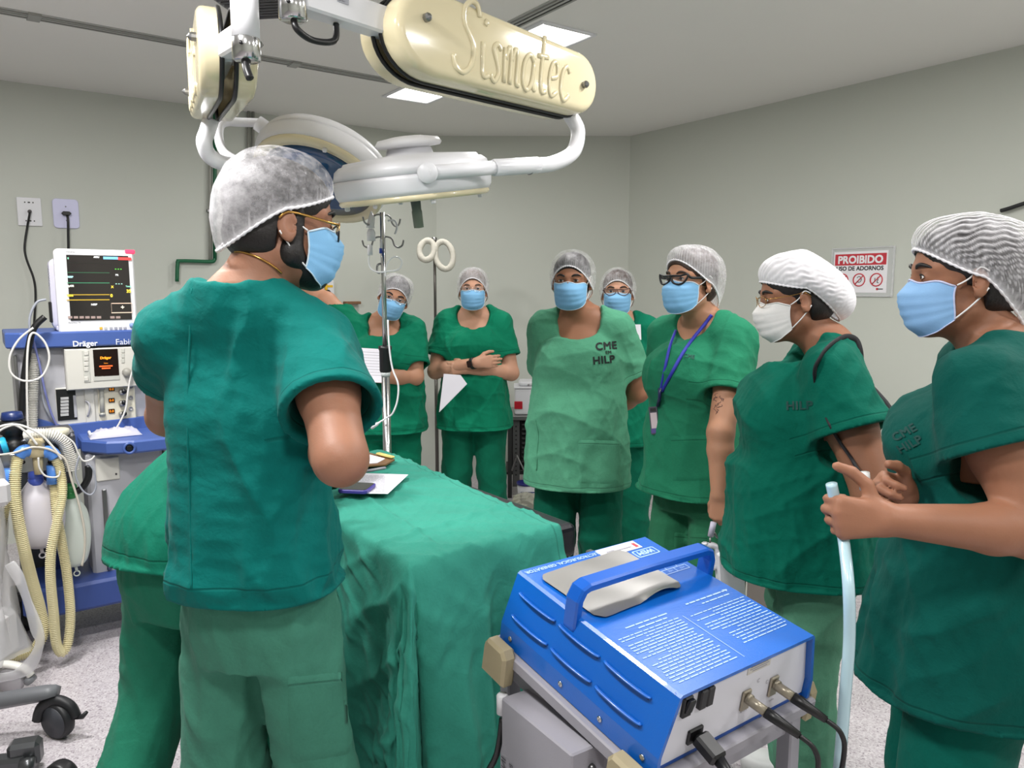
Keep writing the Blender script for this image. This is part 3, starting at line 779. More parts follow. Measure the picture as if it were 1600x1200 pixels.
    for S, e, dr, rr in ends: t.cone(e - dr * min(.12, (e - S).length * .6), e + dr * .03, .05, rr - .0095, k=.004, op='cut')
    for a_, b_, r_ in G('dents', []): t.cone(a_, b_, r_, r_, k=.03, op='cut')
    for a_, b_, r_ in G('humps', []): t.cone(a_, b_, r_, r_, k=.04)
    V, Q = t.net(); V = relax(V, Q, 2, .5); N = vnormals(V, Q)
    w_ = G('wr', 1.6); z = V[:, 2]; low = np.clip((zch - z) / (zch - hz), 0, 1)
    dv = folds(V, rng, 5, 30, (1, 1, .14), .03, .35) * (.0025 + .0080 * low ** 1.2) + dfolds(V, rng, G('fd', ((0, 0, 1), (.5, 0, 1), (-.5, 0, 1), (1, .2, .25), (-1, .2, .3)))) * (.0105 - .002 * low) * 1.1 + folds(V, rng, 5, 75, (1, 1, .7), .03, .8) * .0009
    arm = np.clip((np.abs(V[:, 0]) - sw * .7) / .1, 0, 1) * np.clip((z - zch + .02) / .1, 0, 1)
    dv = dv * (1 - .6 * arm) + arm * folds(V, rng, 4, 38, (.5, 1, .5), .03, .6) * .0035
    dv = np.where(z < hz + .035, dv * np.clip(1.1 + 1.9 * N[:, 2], 0, 1), dv)
    edge = np.full(len(V), 9.0)
    for S, e, dr, rr in ends:
        q = V - np.array(e); al = -(q @ np.array(dr)); rad = np.linalg.norm(q + al[:, None] * np.array(dr), axis=1)
        edge = np.where((rad < rr + .05) & (al < .12) & (al > -.03), np.minimum(edge, np.abs(al)), edge)
    dv = dv * np.clip(edge / .045, .12, 1)
    edge = np.where((z - hz < .12) & (edge > 5), np.maximum(z - hz, 0), edge)
    V = V + N * (dv * w_)[:, None]
    me = raw('tunic', dfm(V), Q); fattr(me, 'hem', edge); tun = link('tunic', me, G('top'), root, True)
    bvh = BVHTree.FromPolygons([tuple(v) for v in dfm(V)], Q.tolist())
    # ---- trousers and shoes
    legs = G('legs') or {}
    tf = Fld((-.36, -.45, .0), (.36, .45, zw), .0095); lr = G('legr', 1.0)
    tf.loft([(zc - .06, 0, 0, hp[0] * .80, hp[1] * .9), (zc + .02, 0, 0, hp[0] - .003, hp[1] + .0), (zh, 0, 0, hp[0] - .003, hp[1] + .0), (zw - .01, 0, bl * .2, wa[0], wa[1] * .95)], k=.05)
    st = G('step', .10)
    for s, key in ((1, 'r'), (-1, 'l')):
        hpj = Vector((s * hp[0] * .50, 0, zc + .02)); kn, an = legs.get(key, ((s * st, .02, .27 * H), (s * (st + .005), -.01, .06)))
        kn, an = Vector(kn), Vector(an)
        tf.cone(hpj, kn, hp[0] * .515 * lr, .088 * lr, k=.03); tf.cone(kn, an + Vector((0, 0, -.03)), .088 * lr, .083 * lr, k=.02, flat=True)
        if s < 0: pass
    V, Q = tf.net(); V = relax(V, Q, 2, .5); N = vnormals(V, Q); z = V[:, 2]
    dv = folds(V, rng, 5, 26, (1, 1, .2), .03, .3) * .004 + dfolds(V, rng, ((0, 0, 1), (.35, 0, 1), (-.35, .2, 1), (1, .3, .5), (-1, .3, .5))) * .0095 + folds(V, rng, 5, 70, (1, 1, .8), .03, .8) * .001
    V = V + N * (dv * w_)[:, None]; V[:, 2] = np.maximum(V[:, 2], .012)
    me = raw('trousers', dfm(V) if bend and bend[2] < zw - .1 else V, Q); fattr(me, 'hem', np.maximum(V[:, 2] - .03, .0)); trs = link('trousers', me, G('bottom'), root, True)
    tb = BVHTree.FromPolygons([tuple(v) for v in V], Q.tolist())
    for s, key in ((1, 'r'), (-1, 'l')):
        an = Vector(legs[key][1]) if key in legs else Vector((s * (st + .005), -.01, .06))
        m_ = MB(); m_.prism([(-.04, -.09), (.04, -.09), (.047, .02), (.045, .12), (.02, .17), (-.02, .17), (-.045, .12), (-.047, .02)], .055, Matrix.Translation((an.x, an.y, .001)), bev=.012, smooth=True)
        m_.build('shoe', MATS['shoe'], root)
    return dict(root=root, L=L, tun=tun, trs=trs, bvh=bvh, tb=tb, add=add, addh=addh, HS=HS, Wi=Wi, zsh=zsh, zn=zn, zch=zch, zw=zw, zh=zh, hz=hz, H=H)
def pocket(P, name, o, right, up, w_, h_, dirn, m, on='bvh', par='tun', **kw):
    v, F = patch(P[on], o, right, up, w_, h_, dirn, **kw)
    b = MB(); b.add(v, F, 0, True); ob = b.build(name, m, P[par]); 
    k = len(v); nx = kw.get('nx', 10); nz = kw.get('nz', 10)
    hem = [min((nz - (i // (nx + 1))) / nz * h_, 9) for i in range(k)]
    fattr(ob.data, 'hem', hem); return ob
# ------------------------------------------------------------------ helpers for things on planes
def RP(px, py, P0, n):
    """point of the plane (P0, n) seen at a picture point"""
    d = U(px, py, 1.0) - Vector((0, 0, EYE)); o = Vector((0, 0, EYE)); P0, n = Vector(P0), Vector(n)
    return o + d * ((P0 - o).dot(n) / d.dot(n))
LV, RV_ = Vector((LX, LY, 0)), Vector((RX, RY, 0))
def WL(px, py): return RP(px, py, (*W1, 0), RV_)
def WR(px, py): return RP(px, py, (*W2, 0), LV)
ZU = Vector((0, 0, 1))
# ------------------------------------------------------------------ surgical lights
def script_word(mb, M, mi=0, r=.0042, sc=1.0):
    """raised slanted handwriting 'Sismatec'"""
    glyph = {
        'S': ([[(.36, .82), (.30, .97), (.17, 1.0), (.07, .88), (.08, .70), (.20, .54), (.29, .38), (.27, .14), (.13, .01), (-.02, .06), (-.08, .22)]], .44),
        'i': ([[(.02, .50), (.05, .20), (.08, .03), (.18, .06)], [(.035, .74), (.055, .80), (.08, .76)]], .22),
        's': ([[(.18, .46), (.10, .54), (.03, .46), (.10, .30), (.16, .14), (.08, .0), (-.01, .08)]], .25),
        'm': ([[(.0, .52), (.03, .02)], [(.02, .36), (.09, .54), (.14, .44), (.15, .02)], [(.15, .36), (.22, .54), (.28, .44), (.29, .06), (.34, .04)]], .40),
        'a': ([[(.24, .44), (.14, .54), (.03, .38), (.03, .12), (.12, .0), (.22, .14), (.25, .50), (.25, .08), (.31, .04)]], .34),
        't': ([[(.10, .88), (.08, .30), (.12, .04), (.22, .06)], [(-.02, .56), (.22, .58)]], .26),
        'e': ([[(.04, .28), (.20, .34), (.18, .52), (.08, .52), (.02, .28), (.08, .02), (.22, .10)]], .28),
        'c': ([[(.22, .44), (.14, .54), (.04, .40), (.03, .14), (.12, .0), (.24, .10)]], .28)}
    x = 0; W_ = sum(glyph[c][1] for c in 'Sismatec')
    for c in 'Sismatec':
        for st in glyph[c][0]:
            pts = [M @ Vector(((x + p[0] + .12 * p[1] - W_ / 2) * sc, (p[1] - .4) * sc, .0)) for p in spline([(a, b, 0) for a, b in st], 4)]
            mb.tube(pts, r, 6, mi=mi, flat=(M.to_3x3() @ Vector((0, 0, 1)), .6))
        x += glyph[c][1]
    return W_
def shell_outline(ln, h0, h1):
    """side outline of the spring-arm housing: round at both ends, deeper at the post end"""
    out = []
    for i in range(19): q = R(90 + 10 * i); out.append((h0 * .62 + h0 * .62 * math.cos(q), h0 * .5 * math.sin(q)))
    for i in range(19): q = R(-90 + 10 * i); out.append((ln - h1 * .5 + h1 * .5 * math.cos(q), h1 * .5 * math.sin(q) - .012))
    return out
def spring_arm(t, A, B, z, T, zb=None, h0=.235, h1=.20, w_=.15):
    """cream two-shell housing from A to B (plan points), with the white box arm and the lettering; T = inverse of t's matrix"""
    zb_ = z if zb is None else zb; a, b = Vector((*A, z)), Vector((*B, zb_)); dx = (b - a).normalized(); nrm = dx.cross(ZU).normalized(); ln = (b - a).length
    for s in (-1, 1):                                   # nrm points to the right-hand side of the arm
        M = T @ frame(a + nrm * s * (.018 if s > 0 else .018), dx, ZU) if s < 0 else T @ frame(a + nrm * .018, dx, ZU)
        ol = shell_outline(ln, h0, h1); m = MB()
        # shell: flat face, rounded shoulder, open inside
        zz = [(0, 0), (w_ * .34, 0), (w_ * .40, .0022), (w_ * .45, .0075), (w_ * .485, .015), (w_ * .5, .026)]
        sgn = 1 if s > 0 else -1; k = []
        cx_ = ln / 2
        def ins(p, q):
            v = Vector((p[0] - min(max(p[0], h0 * .62), ln - h1 * .5), p[1])); l = v.length
            return (p[0] - v.x / l * q, p[1] - v.y / l * q)
        n = len(ol); V = []
        for d_, q in zz: V += [(*ins(p, q), d_ * sgn) for p in ol]
        F = []
        for i in range(len(zz) - 1):
            for j in range(n):
                f = [i * n + j, i * n + (j + 1) % n, (i + 1) * n + (j + 1) % n, (i + 1) * n + j]; F.append(f if s > 0 else f[::-1])
        f = [(len(zz) - 1) * n + j for j in range(n)]; F.append(f if s > 0 else f[::-1])
        m.add(V, F, 0, False, M); sh = m.build('housing_shell', CREAM, t, sharp=50)
        g = MB(); g.tube([M @ Vector((p[0], p[1], .0)) for p in ol], .007, 6, True); g.build('rubber_trim', BLACK, sh)
        face = M @ Matrix.Translation((ln * .53, -.006, sgn * w_ * .5)) @ (Matrix.Identity(4) if s > 0 else Matrix.Rotation(PI, 4, 'Y'))
        e = MB(); script_word(e, face, 0, .0088, ln * .235); e.build('raised_lettering', CREAM, sh)
        for x_, y_ in ((h0 * .42, .03), (ln - h1 * .42, -.02)):
            e = MB(); e.lathe([(.012, 0), (.012, .012), (.009, .017), (.0, .024)], (x_, y_, sgn * w_ * .5), 10, mx=M, axis=(0, 0, sgn), smooth=False); e.build('screw', STEEL, sh)
    m = MB(); M = T @ frame(a, dx, ZU)
    m.box((ln * .45, 0, 0), (ln * .86, .07, .03), .006, mx=M); m.box((ln * .45, 0, .0), (ln * .8, .03, .028), .003, 1, mx=M)
    m.lathe([(.028, -.034), (.028, .034)], (h0 * .55, 0, 0), 14, 0, M); m.lathe([(.028, -.034), (.028, .034)], (ln - h1 * .45, 0, 0), 14, 0, M)
    m.build('parallel_arm', [WHITE, mat('old_brass', (120, 88, 40), .5)], t)
def ceiling_post(t, T, x, y, z1, r=.034):
    m = MB(); m.lathe([(r, z1 + .055), (r, z1 + .155), (r - .001, z1 + .156), (r - .001, z1 + .158), (r, z1 + .159), (r, CEIL - .03)], T @ Vector((x, y, 0)), 24); m.build('post', WHITE, t)
    m = MB(); m.lathe([(r * .8, z1), (r * 1.02, z1 + .004), (r * 1.02, z1 + .052), (r * .98, z1 + .056)], T @ Vector((x, y, 0)), 24); m.lathe([(.0045, 0), (.0045, .006)], T @ Vector((x, y - r, z1 + .035)), 8, 1, axis=(0, -1, 0)); m.build('chrome_collar', [CHROME, BLACK], t)
    m = MB(); m.lathe([(.055, CEIL - .035), (.056, CEIL - .012), (.05, CEIL)], T @ Vector((x, y, 0)), 28); m.build('ceiling_flange', WHITE, t)
def lamp_head(t, T, c, n, rad, spin, glass):
    """round lamp: domed white top, seam, cream under-ring, blue glass; n = the way it shines"""
    n = Vector(n).normalized(); x = Vector(spin); x = (x - n * x.dot(n)).normalized(); M = T @ frame(c, x, (-n).cross(x))
    M = M if (M.to_3x3() @ Vector((0, 0, 1))).dot(T.to_3x3() @ -n) > 0 else M @ Matrix.Rotation(PI, 4, 'X')
    h = MB(); h.lathe([(rad * .86, -.052), (rad * .95, -.050), (rad * .985, -.035), (rad, .0), (rad * .995, .012), (rad * .975, .0125), (rad * .975, .015), (rad * .99, .0155), (rad * .96, .045), (rad * .90, .058), (rad * .86, .060), (rad * .84, .068), (rad * .30, .082), (rad * .28, .10)], n=48, mx=M)
    hd = h.build('lamp_shell', WHITE, t)
    h = MB(); h.lathe([(rad * .28, .082), (rad * .27, .105), (rad * .40, .108), (rad * .42, .116), (rad * .38, .132), (rad * .2, .140), (0, .141)], n=32, mx=M); h.build('lamp_cap', WHITE, hd)
    h = MB(); h.lathe([(rad * .80, -.056), (rad * .80, -.066), (rad * .93, -.068), (rad * .955, -.060), (rad * .95, -.048)], n=48, mx=M); h.build('under_ring', CREAM, hd)
    h = MB(); h.lathe([(rad * .81, -.056), (rad * .6, -.060), (0, -.062)], n=40, mx=M); h.build('lamp_glass', glass, hd)
    h = MB(); h.lathe([(.018, -.06), (.016, -.10), (.018, -.105), (.017, -.16), (.0, -.162)], n=14, mx=M); h.build('centre_handle', mat('handle_green_grey', (128, 138, 122), .5), hd)
    h = MB()
    for k in range(4):
        q = R(20 + 90 * k); h.box((rad * .87 * math.cos(q), rad * .87 * math.sin(q), -.073), (.016, .016, .016), .003, mx=M)
    h.build('clip', WHITE, hd)
    return M
LAMPG = mat('lamp_blue_glass', (20, 72, 118), .08, Coat_Weight=.6)
# right-hand light
A = Vector((-.372, 2.20, 2.205)); B = Vector((.235, 2.83, 2.205)); post = U(458, 30, 2.0)
t = thing('surgical_light', 'ceiling surgical light with cream lettered arm stretching to the right, lamp hanging level', 'surgical light', (post.x, post.y, 0)); T = t.matrix_basis.inverted() if False else Matrix.Translation((-post.x, -post.y, 0))
ceiling_post(t, T, post.x, post.y, 2.158)
spring_arm(t, A.xy, B.xy, 2.205, T)
m = MB(); p0 = Vector((post.x, post.y, 2.205)); d = (A - p0); d.z = 0; ln = d.length + .12; d.normalize()
m.box((ln / 2 + .02, .0, 0), (ln, .062, .074), .006, mx=T @ frame(p0 + Vector((0, 0, .02)), d, Vector((-d.y, d.x, 0)))); m.build('extension_arm', WHITE, t)
m = MB(); fr = T @ frame(p0 + d * .13 - Vector((-d.y, d.x, 0)) * .0325 + Vector((0, 0, .032)), d, ZU); m.box((0, 0, 0), (.036, .018, .001), mx=fr); lettering(m, 'SISMATEC', .006, fr @ Matrix.Translation((-.016, .002, .0008)), 1); lettering(m, 'Serie 0817', .005, fr @ Matrix.Translation((-.016, -.006, .0008)), 1); m.build('rating_plate', [mat('plate_grey', (160, 162, 170), .4), BLACK], t)
m = MB(); q0 = Vector((post.x, post.y, 2.158)); m.tube(spline([q0 + Vector((0, 0, .01)), q0 + Vector((.012, -.01, -.022)), q0 + d * .06 + Vector((0, -.01, -.034)), q0 + d * .125 + Vector((0, -.01, -.02)), q0 + d * .13 + Vector((0, 0, .026))], 6), .0085, 8, mx=T); m.build('loop_cable', BLACK, t)
e0 = B - Vector((.035, .035, .09)); piv = U(668, 270, 2.40); mid = U(772, 262, 2.50)
m = MB(); m.tube(spline([e0 + Vector((0, 0, .03)), e0, U(903, 205, 2.80), U(895, 238, 2.76), U(865, 255, 2.68), U(830, 259, 2.60), mid], 7), .026, 12, mx=T); m.build('lamp_tube', WHITE, t)
m = MB(); m.tube([U(840, 258, 2.62), mid], .0268, 12, mx=T); m.tube([U(826, 260, 2.60), U(829, 260, 2.603)], .0275, 12, mx=T, mi=1); m.tube([mid, U(720, 266, 2.45), piv], .022, 12, mx=T); m.lathe([(.032, -.012), (.032, .014), (.03, .018), (0, .0185)], T @ piv, 20, 0, axis=(U(668, 270, 1) - Vector((0, 0, EYE))).normalized() * -1)
m.build('yoke', [WHITE, GREYP], t)
lamp_head(t, T, U(645, 281, 2.66), (.10, .135, -1), .268, (0, 1, 0), LAMPG)
# left-hand light
A = Vector((-.742, 2.10, 2.13)); B = Vector((-1.12, 2.95, 2.24)); post = U(385, 80, 2.0)
t = thing('surgical_light', 'ceiling surgical light seen end-on at the left, lamp tilted behind the capped man', 'surgical light', (post.x, post.y, 0)); T = Matrix.Translation((-post.x, -post.y, 0))
ceiling_post(t, T, post.x, post.y, 2.062)
spring_arm(t, A.xy, B.xy, 2.13, T, 2.225, w_=.115)
m = MB(); pa = Vector((post.x, post.y, 2.125)); dd_ = Vector((A.x, A.y, 2.13)) - pa; m.box((.06, 0, 0), (.17, .05, .062), .006, mx=T @ frame(pa, dd_, Vector((-dd_.y, dd_.x, 0)))); m.build('extension_arm', WHITE, t)
m = MB(); q0 = Vector((post.x, post.y, 2.064)); m.tube(spline([q0 + Vector((0, 0, .01)), q0 + Vector((.004, -.02, -.02)), q0 + Vector((.016, -.03, -.05))], 5), [.012] * 4 + [.010] * 7, 8, mx=T); m.build('brake_lever', BLACK, t)
m = MB(); m.tube(spline([U(330, 185, 2.82), U(324, 205, 2.82), U(319, 222, 2.81), U(326, 242, 2.84), U(345, 254, 2.88), U(375, 258, 2.94), U(420, 262, 3.05)], 7), .028, 12, mx=T); m.build('lamp_tube', WHITE, t)
m = MB(); m.tube(spline([U(372, 252, 2.94), U(352, 240, 2.96), U(343, 222, 2.98), U(343, 200, 3.0), U(352, 191, 3.02), U(375, 191, 3.06), U(408, 192, 3.1)], 7), .017, 10, mx=T)
m.tube([U(402, 192, 3.09), U(426, 208, 3.1)], .030, 14, mx=T); m.build('yoke', WHITE, t)
lamp_head(t, T, U(505, 266, 3.12), (-.20, -.50, -.84), .27, (1, 0, 0), LAMPG)
# ceiling vent
c = UZ(412, 22, CEIL); o = c - Vector((0, .24, 0)) + Vector((.09, 0, 0))
t = thing('ceiling_vent', 'grey slatted air vent on the ceiling between the two posts', 'vent', (o.x, o.y, CEIL), R(-8))
m = MB(); m.box((0, 0, -.012), (.44, .44, .022), .004); m.build('frame', mat('vent_grey', (128, 128, 130), .5), t)
for k in range(14):
    s_ = MB(); s_.box((0, -.195 + k * .03, -.026), (.40, .018, .008), 0, rot=(R(25), 0, 0)); s_.build('slat', mat('vent_slat', (104, 104, 108), .5), t)
# ------------------------------------------------------------------ walls: sockets, pipes, labels, sign
def wallbox(name, label, cat, px, py, w_, h_, side='L', t_=.012, m=WHITE, r=.004):
    p = WL(px, py) if side == 'L' else WR(px, py)
    o = thing(name, label, cat, p); M = frame((0, 0, 0), LV if side == 'L' else RV_, ZU)
    b = MB(); b.prism(rrect(w_, h_, r), t_, M, bev=.002); b.build('plate', m, o)
    return o, M
ks = (WL(46, 330) - Vector((0, 0, 1.5))).length / FPX
t, M = wallbox('wall_socket', 'square white wall socket with a thin black lead', 'socket', 46, 331, 27 * ks, 36 * ks)
m = MB()
for y in (-.052, .052):
    for x in (-.02, 0, .02): m.box((x, y, .0125), (.006 if x else .012, .007, .002), 0, mx=M)
m.build('slot', BLACK, t)
m = MB(); m.lathe([(.011, .01), (.010, .035), (.004, .045)], (0, 0, 0), 12, mx=M); pl = m.build('plug', mat('grey_plug', (90, 84, 86), .5), t)
b0 = WL(46, 331)
def cable(name, pts, r, m_, label=None, cat='cable', group=None, parent=None, n=6):
    c = MB(); c.tube(spline(pts, n), r, 7); o = c.build(name, m_, parent)
    if label: tag(o, label, cat, group)
    return o
out = RV_
cable('power_lead', [WL(46, 333) + out * .04, WL(45, 338) + out * .05, WL(42, 356) + out * .03, WL(38, 385) + out * .03, WL(41, 405) + out * .03, WL(52, 435) + out * .03, WL(55, 462) + out * .03, WL(53, 500) + out * .03, WL(50, 540) + out * .03], .006, BLACK, 'thin black lead hanging in a curve from the square wall socket')
t, M = wallbox('wall_socket', 'rounded bluish-white wall socket with a flat black plug, above the monitor', 'socket', 103, 334, 30 * ks, 38 * ks, m=mat('socket_blue_white', (214, 214, 244), .3), r=.02)
m = MB(); m.prism([(-.026, 0), (-.016, .011), (.016, .011), (.026, 0), (.016, -.011), (-.016, -.011)], .03, M @ Matrix.Translation((0, 0, .011)), bev=.003); m.build('plug', BLACK, t)
m = MB(); m.lathe([(.004, .012), (.003, .014)], (0, .04, 0), 8, mx=M); m.lathe([(.004, .012), (.003, .014)], (0, -.04, 0), 8, mx=M); m.build('screw', GREYP, t)
cable('power_lead', [WL(104, 337) + out * .035, WL(105, 345) + out * .045, WL(105.5, 370) + out * .04, WL(106, 400) + out * .035, WL(106, 470) + out * .03], .007, BLACK, 'straight black lead dropping from the rounded wall socket')
# gas pipes on the left wall
GP = mat('pipe_green', (18, 96, 62), .35)
t = thing('gas_pipe', 'green gas pipe running down the wall behind the bearded man', 'pipe', WL(334, 405)); T = Matrix.Translation(-t.location)
m = MB(); m.tube([WL(334, 150) + out * .03, WL(334, 406) + out * .03], .012, 10, mx=T); m.tube(spline([WL(334, 404) + out * .03, WL(332, 408) + out * .03, WL(326, 409) + out * .03, WL(280, 408) + out * .03, WL(276, 412) + out * .03, WL(275, 440) + out * .03], 5), .012, 10, mx=T); m.build('green_pipe', GP, t)
m = MB(); m.tube([WL(327, 150) + out * .02, WL(327, 410) + out * .02], .010, 8, mx=T); m.build('grey_pipe', mat('pipe_grey', (150, 150, 142), .4), t)
m = MB()
for y in (230, 330): m.box(T @ (WL(331, y) + out * .012), (.07, .03, .02), .003, rot=(0, 0, ROOM_A))
m.build('pipe_clip', STEEL, t)
t = thing('gas_pipe', 'pair of grey conduits on the wall above the capped head', 'pipe', WL(390, 300)); T = Matrix.Translation(-t.location)
for k, x in enumerate((387, 394)):
    m = MB(); m.tube([WL(x, 168) + out * .02, WL(x, 420) + out * .02], .010, 8, mx=T); m.build('conduit', mat('pipe_grey', (150, 150, 142), .4), t)
p = WL(505, 455)
t = thing('gas_outlet', 'white gas outlet label with yellow hose on the wall behind the man', 'outlet', p); M = frame((0, 0, 0), LV, ZU)
ks2 = (p - Vector((0, 0, 1.5))).length / FPX
m = MB(); m.prism(rrect(27 * ks2, 32 * ks2, .008), .05, M, bev=.004); m.box((.015, .035, .051), (.075, .016, .002), mi=1, mx=M); m.lathe([(.02, .05), (.02, .075), (.012, .078)], (.008, -.01, 0), 14, 2, mx=M); lettering(m, 'AR', .018, M @ Matrix.Translation((-.055, .03, .0515)), 3); m.build('outlet_body', [WHITE, mat('label_yellow', (232, 188, 40), .5), BLACK, mat('label_red', (200, 40, 50), .5)], t)
m = MB(); m.tube(spline([(0, 0, .06), (0, .10, .05), (0, .25, .04)], 4), .011, 8, mx=M); m.build('yellow_hose', mat('hose_yellow', (236, 186, 24), .5), t)
p = WL(548, 473)
t = MB(); t.box((0, 0, 0), (.12, .05, .02), .003, rot=(0, 0, ROOM_A)); o = tag(t.build('wall_shelf', mat('brown_wood', (128, 92, 62), .6)), 'small brown ledge on the wall beside the leaning woman', 'shelf'); o.location = p + out * .025
# sign on the right wall
a, b_, c_ = WR(1300, 389), WR(1399, 384), WR(1396, 464)
cx = (WR(1300, 426) + WR(1398, 424)) / 2; w_ = (WR(1398, 424) - WR(1300, 426)).length; h_ = (b_ - c_).length
t = thing('prohibition_sign', 'white sign in a clear frame, red PROIBIDO banner, on the right wall', 'sign', cx); M = frame((0, 0, 0), RV_, ZU)
ACR = clear('clear_acrylic', (240, 242, 244), .35, .1)
m = MB(); m.prism(rrect(w_, h_, .012), .006, M, bev=.001); m.build('acrylic_frame', mat('acrylic_back', (198, 200, 198), .2), t)
m = MB(); m.box((-.012, 0, .007), (w_ * .86, h_ * .84, .002), mx=M); sh = m.build('sign_sheet', mat('sign_white', (240, 238, 242), .4), t)
RED = mat('sign_red', (200, 52, 66), .4); DK = mat('sign_dark', (44, 40, 44), .5)
m = MB(); m.box((-.012, h_ * .255, .0085), (w_ * .82, h_ * .23, .001), mi=0, mx=M); lettering(m, 'PROIBIDO', h_ * .215, M @ Matrix.Translation((-.012, h_ * .18, .0096)), 1, align='CENTER', bold=.002)
lettering(m, 'USO DE ADORNOS', h_ * .118, M @ Matrix.Translation((-.014, h_ * .035, .0086)), 2, align='CENTER', bold=.0010); 
for k in range(3):
    cxk = -.012 + (k - 1) * w_ * .272; ring = [M @ Vector((cxk + h_ * .125 * math.cos(q), -h_ * .16 + h_ * .125 * math.sin(q), .0088)) for q in np.linspace(0, 2 * PI, 29)[:-1]]
    m.tube(ring, h_ * .013, 5, True, 0); dd = h_ * .125 * .707; m.tube([M @ Vector((cxk - dd, -h_ * .16 - dd, .0092)), M @ Vector((cxk + dd, -h_ * .16 + dd, .0092))], h_ * .012, 5, mi=0)
    if k == 1: m.tube([M @ Vector((cxk + h_ * .05 * math.cos(q), -h_ * .15 + h_ * .06 * math.sin(q), .0084)) for q in np.linspace(-2.2, 2.6, 14)], h_ * .008, 4, mi=2)
    elif k == 2:
        m.tube([M @ Vector((cxk - h_ * .03, -h_ * .12, .0084)), M @ Vector((cxk - h_ * .035, -h_ * .19, .0084))], h_ * .007, 4, mi=2); m.tube(spline([M @ Vector((cxk + h_ * .02, -h_ * .11, .0084)), M @ Vector((cxk + h_ * .035, -h_ * .16, .0084)), M @ Vector((cxk + h_ * .015, -h_ * .21, .0084)), M @ Vector((cxk + h_ * .05, -h_ * .22, .0084))], 3), h_ * .007, 4, mi=2)
    else: m.tube([M @ Vector((cxk + h_ * .05 * math.cos(q), -h_ * .16 + h_ * .05 * math.sin(q), .0084)) for q in np.linspace(0, 6, 14)], h_ * .008, 4, mi=2)
m.box((w_ * .26, -h_ * .345, .0085), (.012, .012, .001), mi=0, mx=M); m.box((w_ * .31, -h_ * .345, .0085), (.03, .005, .001), mi=2, mx=M)
m.build('sign_print', [RED, mat('sign_white', (240, 238, 242)), DK], sh)
m = MB()
for x in (-w_ / 2 + .004, w_ / 2 - .004): m.box((x, 0, .008), (.008, h_, .014), .002, mx=M)
for y in (-h_ / 2 + .004, h_ / 2 - .004): m.box((0, y, .008), (w_ - .016, .008, .014), .002, mx=M)
m.build('clear_edge', ACR, t)
cable('wall_cable', [WR(1568, 330) + LV * -.03, WR(1582, 326) + LV * -.03, WR(1600, 320) + LV * -.03, WR(1660, 300) + LV * -.02, WR(1700, 280) + LV * -.02, WR(1850, 262) + LV * -.02, WR(2100, 250) + LV * -.02], .010, BLACK, 'black cable on the right wall above the foreground cap')
# ------------------------------------------------------------------ drip poles
def pole_base(t, x=0, y=0):
    for k in range(5):
        q = R(72 * k + 20); m = MB(); m.tube([(x + .02 * math.cos(q), y + .02 * math.sin(q), .10), (x + .27 * math.cos(q), y + .27 * math.sin(q), .075)], .014, 8); l = m.build('foot', CHROME, t)
        m = MB(); m.lathe([(.025, -.012), (.028, 0), (.025, .012)], (x + .27 * math.cos(q), y + .27 * math.sin(q), .029), 14, axis=(math.sin(q), -math.cos(q), 0)); m.tube([(x + .27 * math.cos(q), y + .27 * math.sin(q), .03), (x + .27 * math.cos(q), y + .27 * math.sin(q), .08)], .007, 6); m.build('caster', BLACK, l)
D1 = 2.95; b = U(602, 560, D1)
t = thing('drip_pole', 'chrome drip pole with black grip standing beyond the draped table', 'drip pole', (b.x, b.y, 0)); T = Matrix.Translation((-b.x, -b.y, 0))
zt = U(602, 332, D1).z; zg0, zg1 = U(602, 581, D1).z, U(602, 540, D1).z
m = MB(); m.lathe([(.016, .08), (.016, zg0 + .01)], n=16); m.build('lower_tube', CHROME, t)
m = MB(); m.lathe([(.0095, zg1 - .01), (.0095, zt)], n=14); m.build('upper_tube', CHROME, t)
m = MB(); m.lathe([(.021, zg0), (.023, zg0 + .006), (.023, zg1 - .02), (.026, zg1 - .012), (.026, zg1 - .002), (.018, zg1)], n=18); m.lathe([(.018, zg0 - .016), (.019, zg0)], n=16, mi=1); m.build('grip', [BLACK, mat('clear_collar', (200, 204, 204), .2)], t)
def hook(zh_, s, ang, L_=.05):
    d = Vector((math.cos(ang), math.sin(ang), 0)); return [Vector((0, 0, zh_)), d * L_ * .5 + Vector((0, 0, zh_ + .002)), d * L_ + Vector((0, 0, zh_ - .006)), d * (L_ + .008) + Vector((0, 0, zh_ - .028)), d * (L_ + .022) + Vector((0, 0, zh_ - .038)), d * (L_ + .038) + Vector((0, 0, zh_ - .03)), d * (L_ + .044) + Vector((0, 0, zh_ - .010))]
for zz, an in ((U(602, 371, D1).z, 0), (U(602, 371, D1).z, PI * .98), (zt - .01, R(40)), (zt - .01, R(215))):
    m = MB(); m.tube(spline(hook(zz, 1, an, .035), 4), .0035, 7); m.build('hook', STEEL, t)
m = MB(); m.tube(spline([(-.01, 0, U(602, 412, D1).z), (-.022, -.006, U(602, 415, D1).z), (-.022, -.006, U(602, 425, D1).z), (-.012, -.012, U(602, 427, D1).z)], 4), .004, 6); m.build('cable_clip', STEEL, t)
pole_base(t)
CLR = clear('clear_tube', (235, 238, 240), .55, .1); CLRW = clear('drip_white', (242, 242, 245), .85, .2)
b2 = U(578, 372, D1 - .02)
t = thing('drip_set', 'white drip chamber with clear looping tube hanging from the chrome pole', 'drip set', b2); T = Matrix.Translation(-b2)
f_ = lambda x, y, o=0: T @ U(x, y, D1 - .02 + o)
m = MB(); m.tube([f_(580, 330), f_(581, 340), f_(579, 352), f_(579, 356)], [.003, .012, .014, .016], 10); m.lathe([(.016, -.02), (.016, .012), (.011, .024), (.006, .026)], f_(580, 368), 16); m.lathe([(.010, -.035), (.010, .0), (.006, .004)], f_(578, 384), 14); m.build('drip_chamber', CLRW, t)
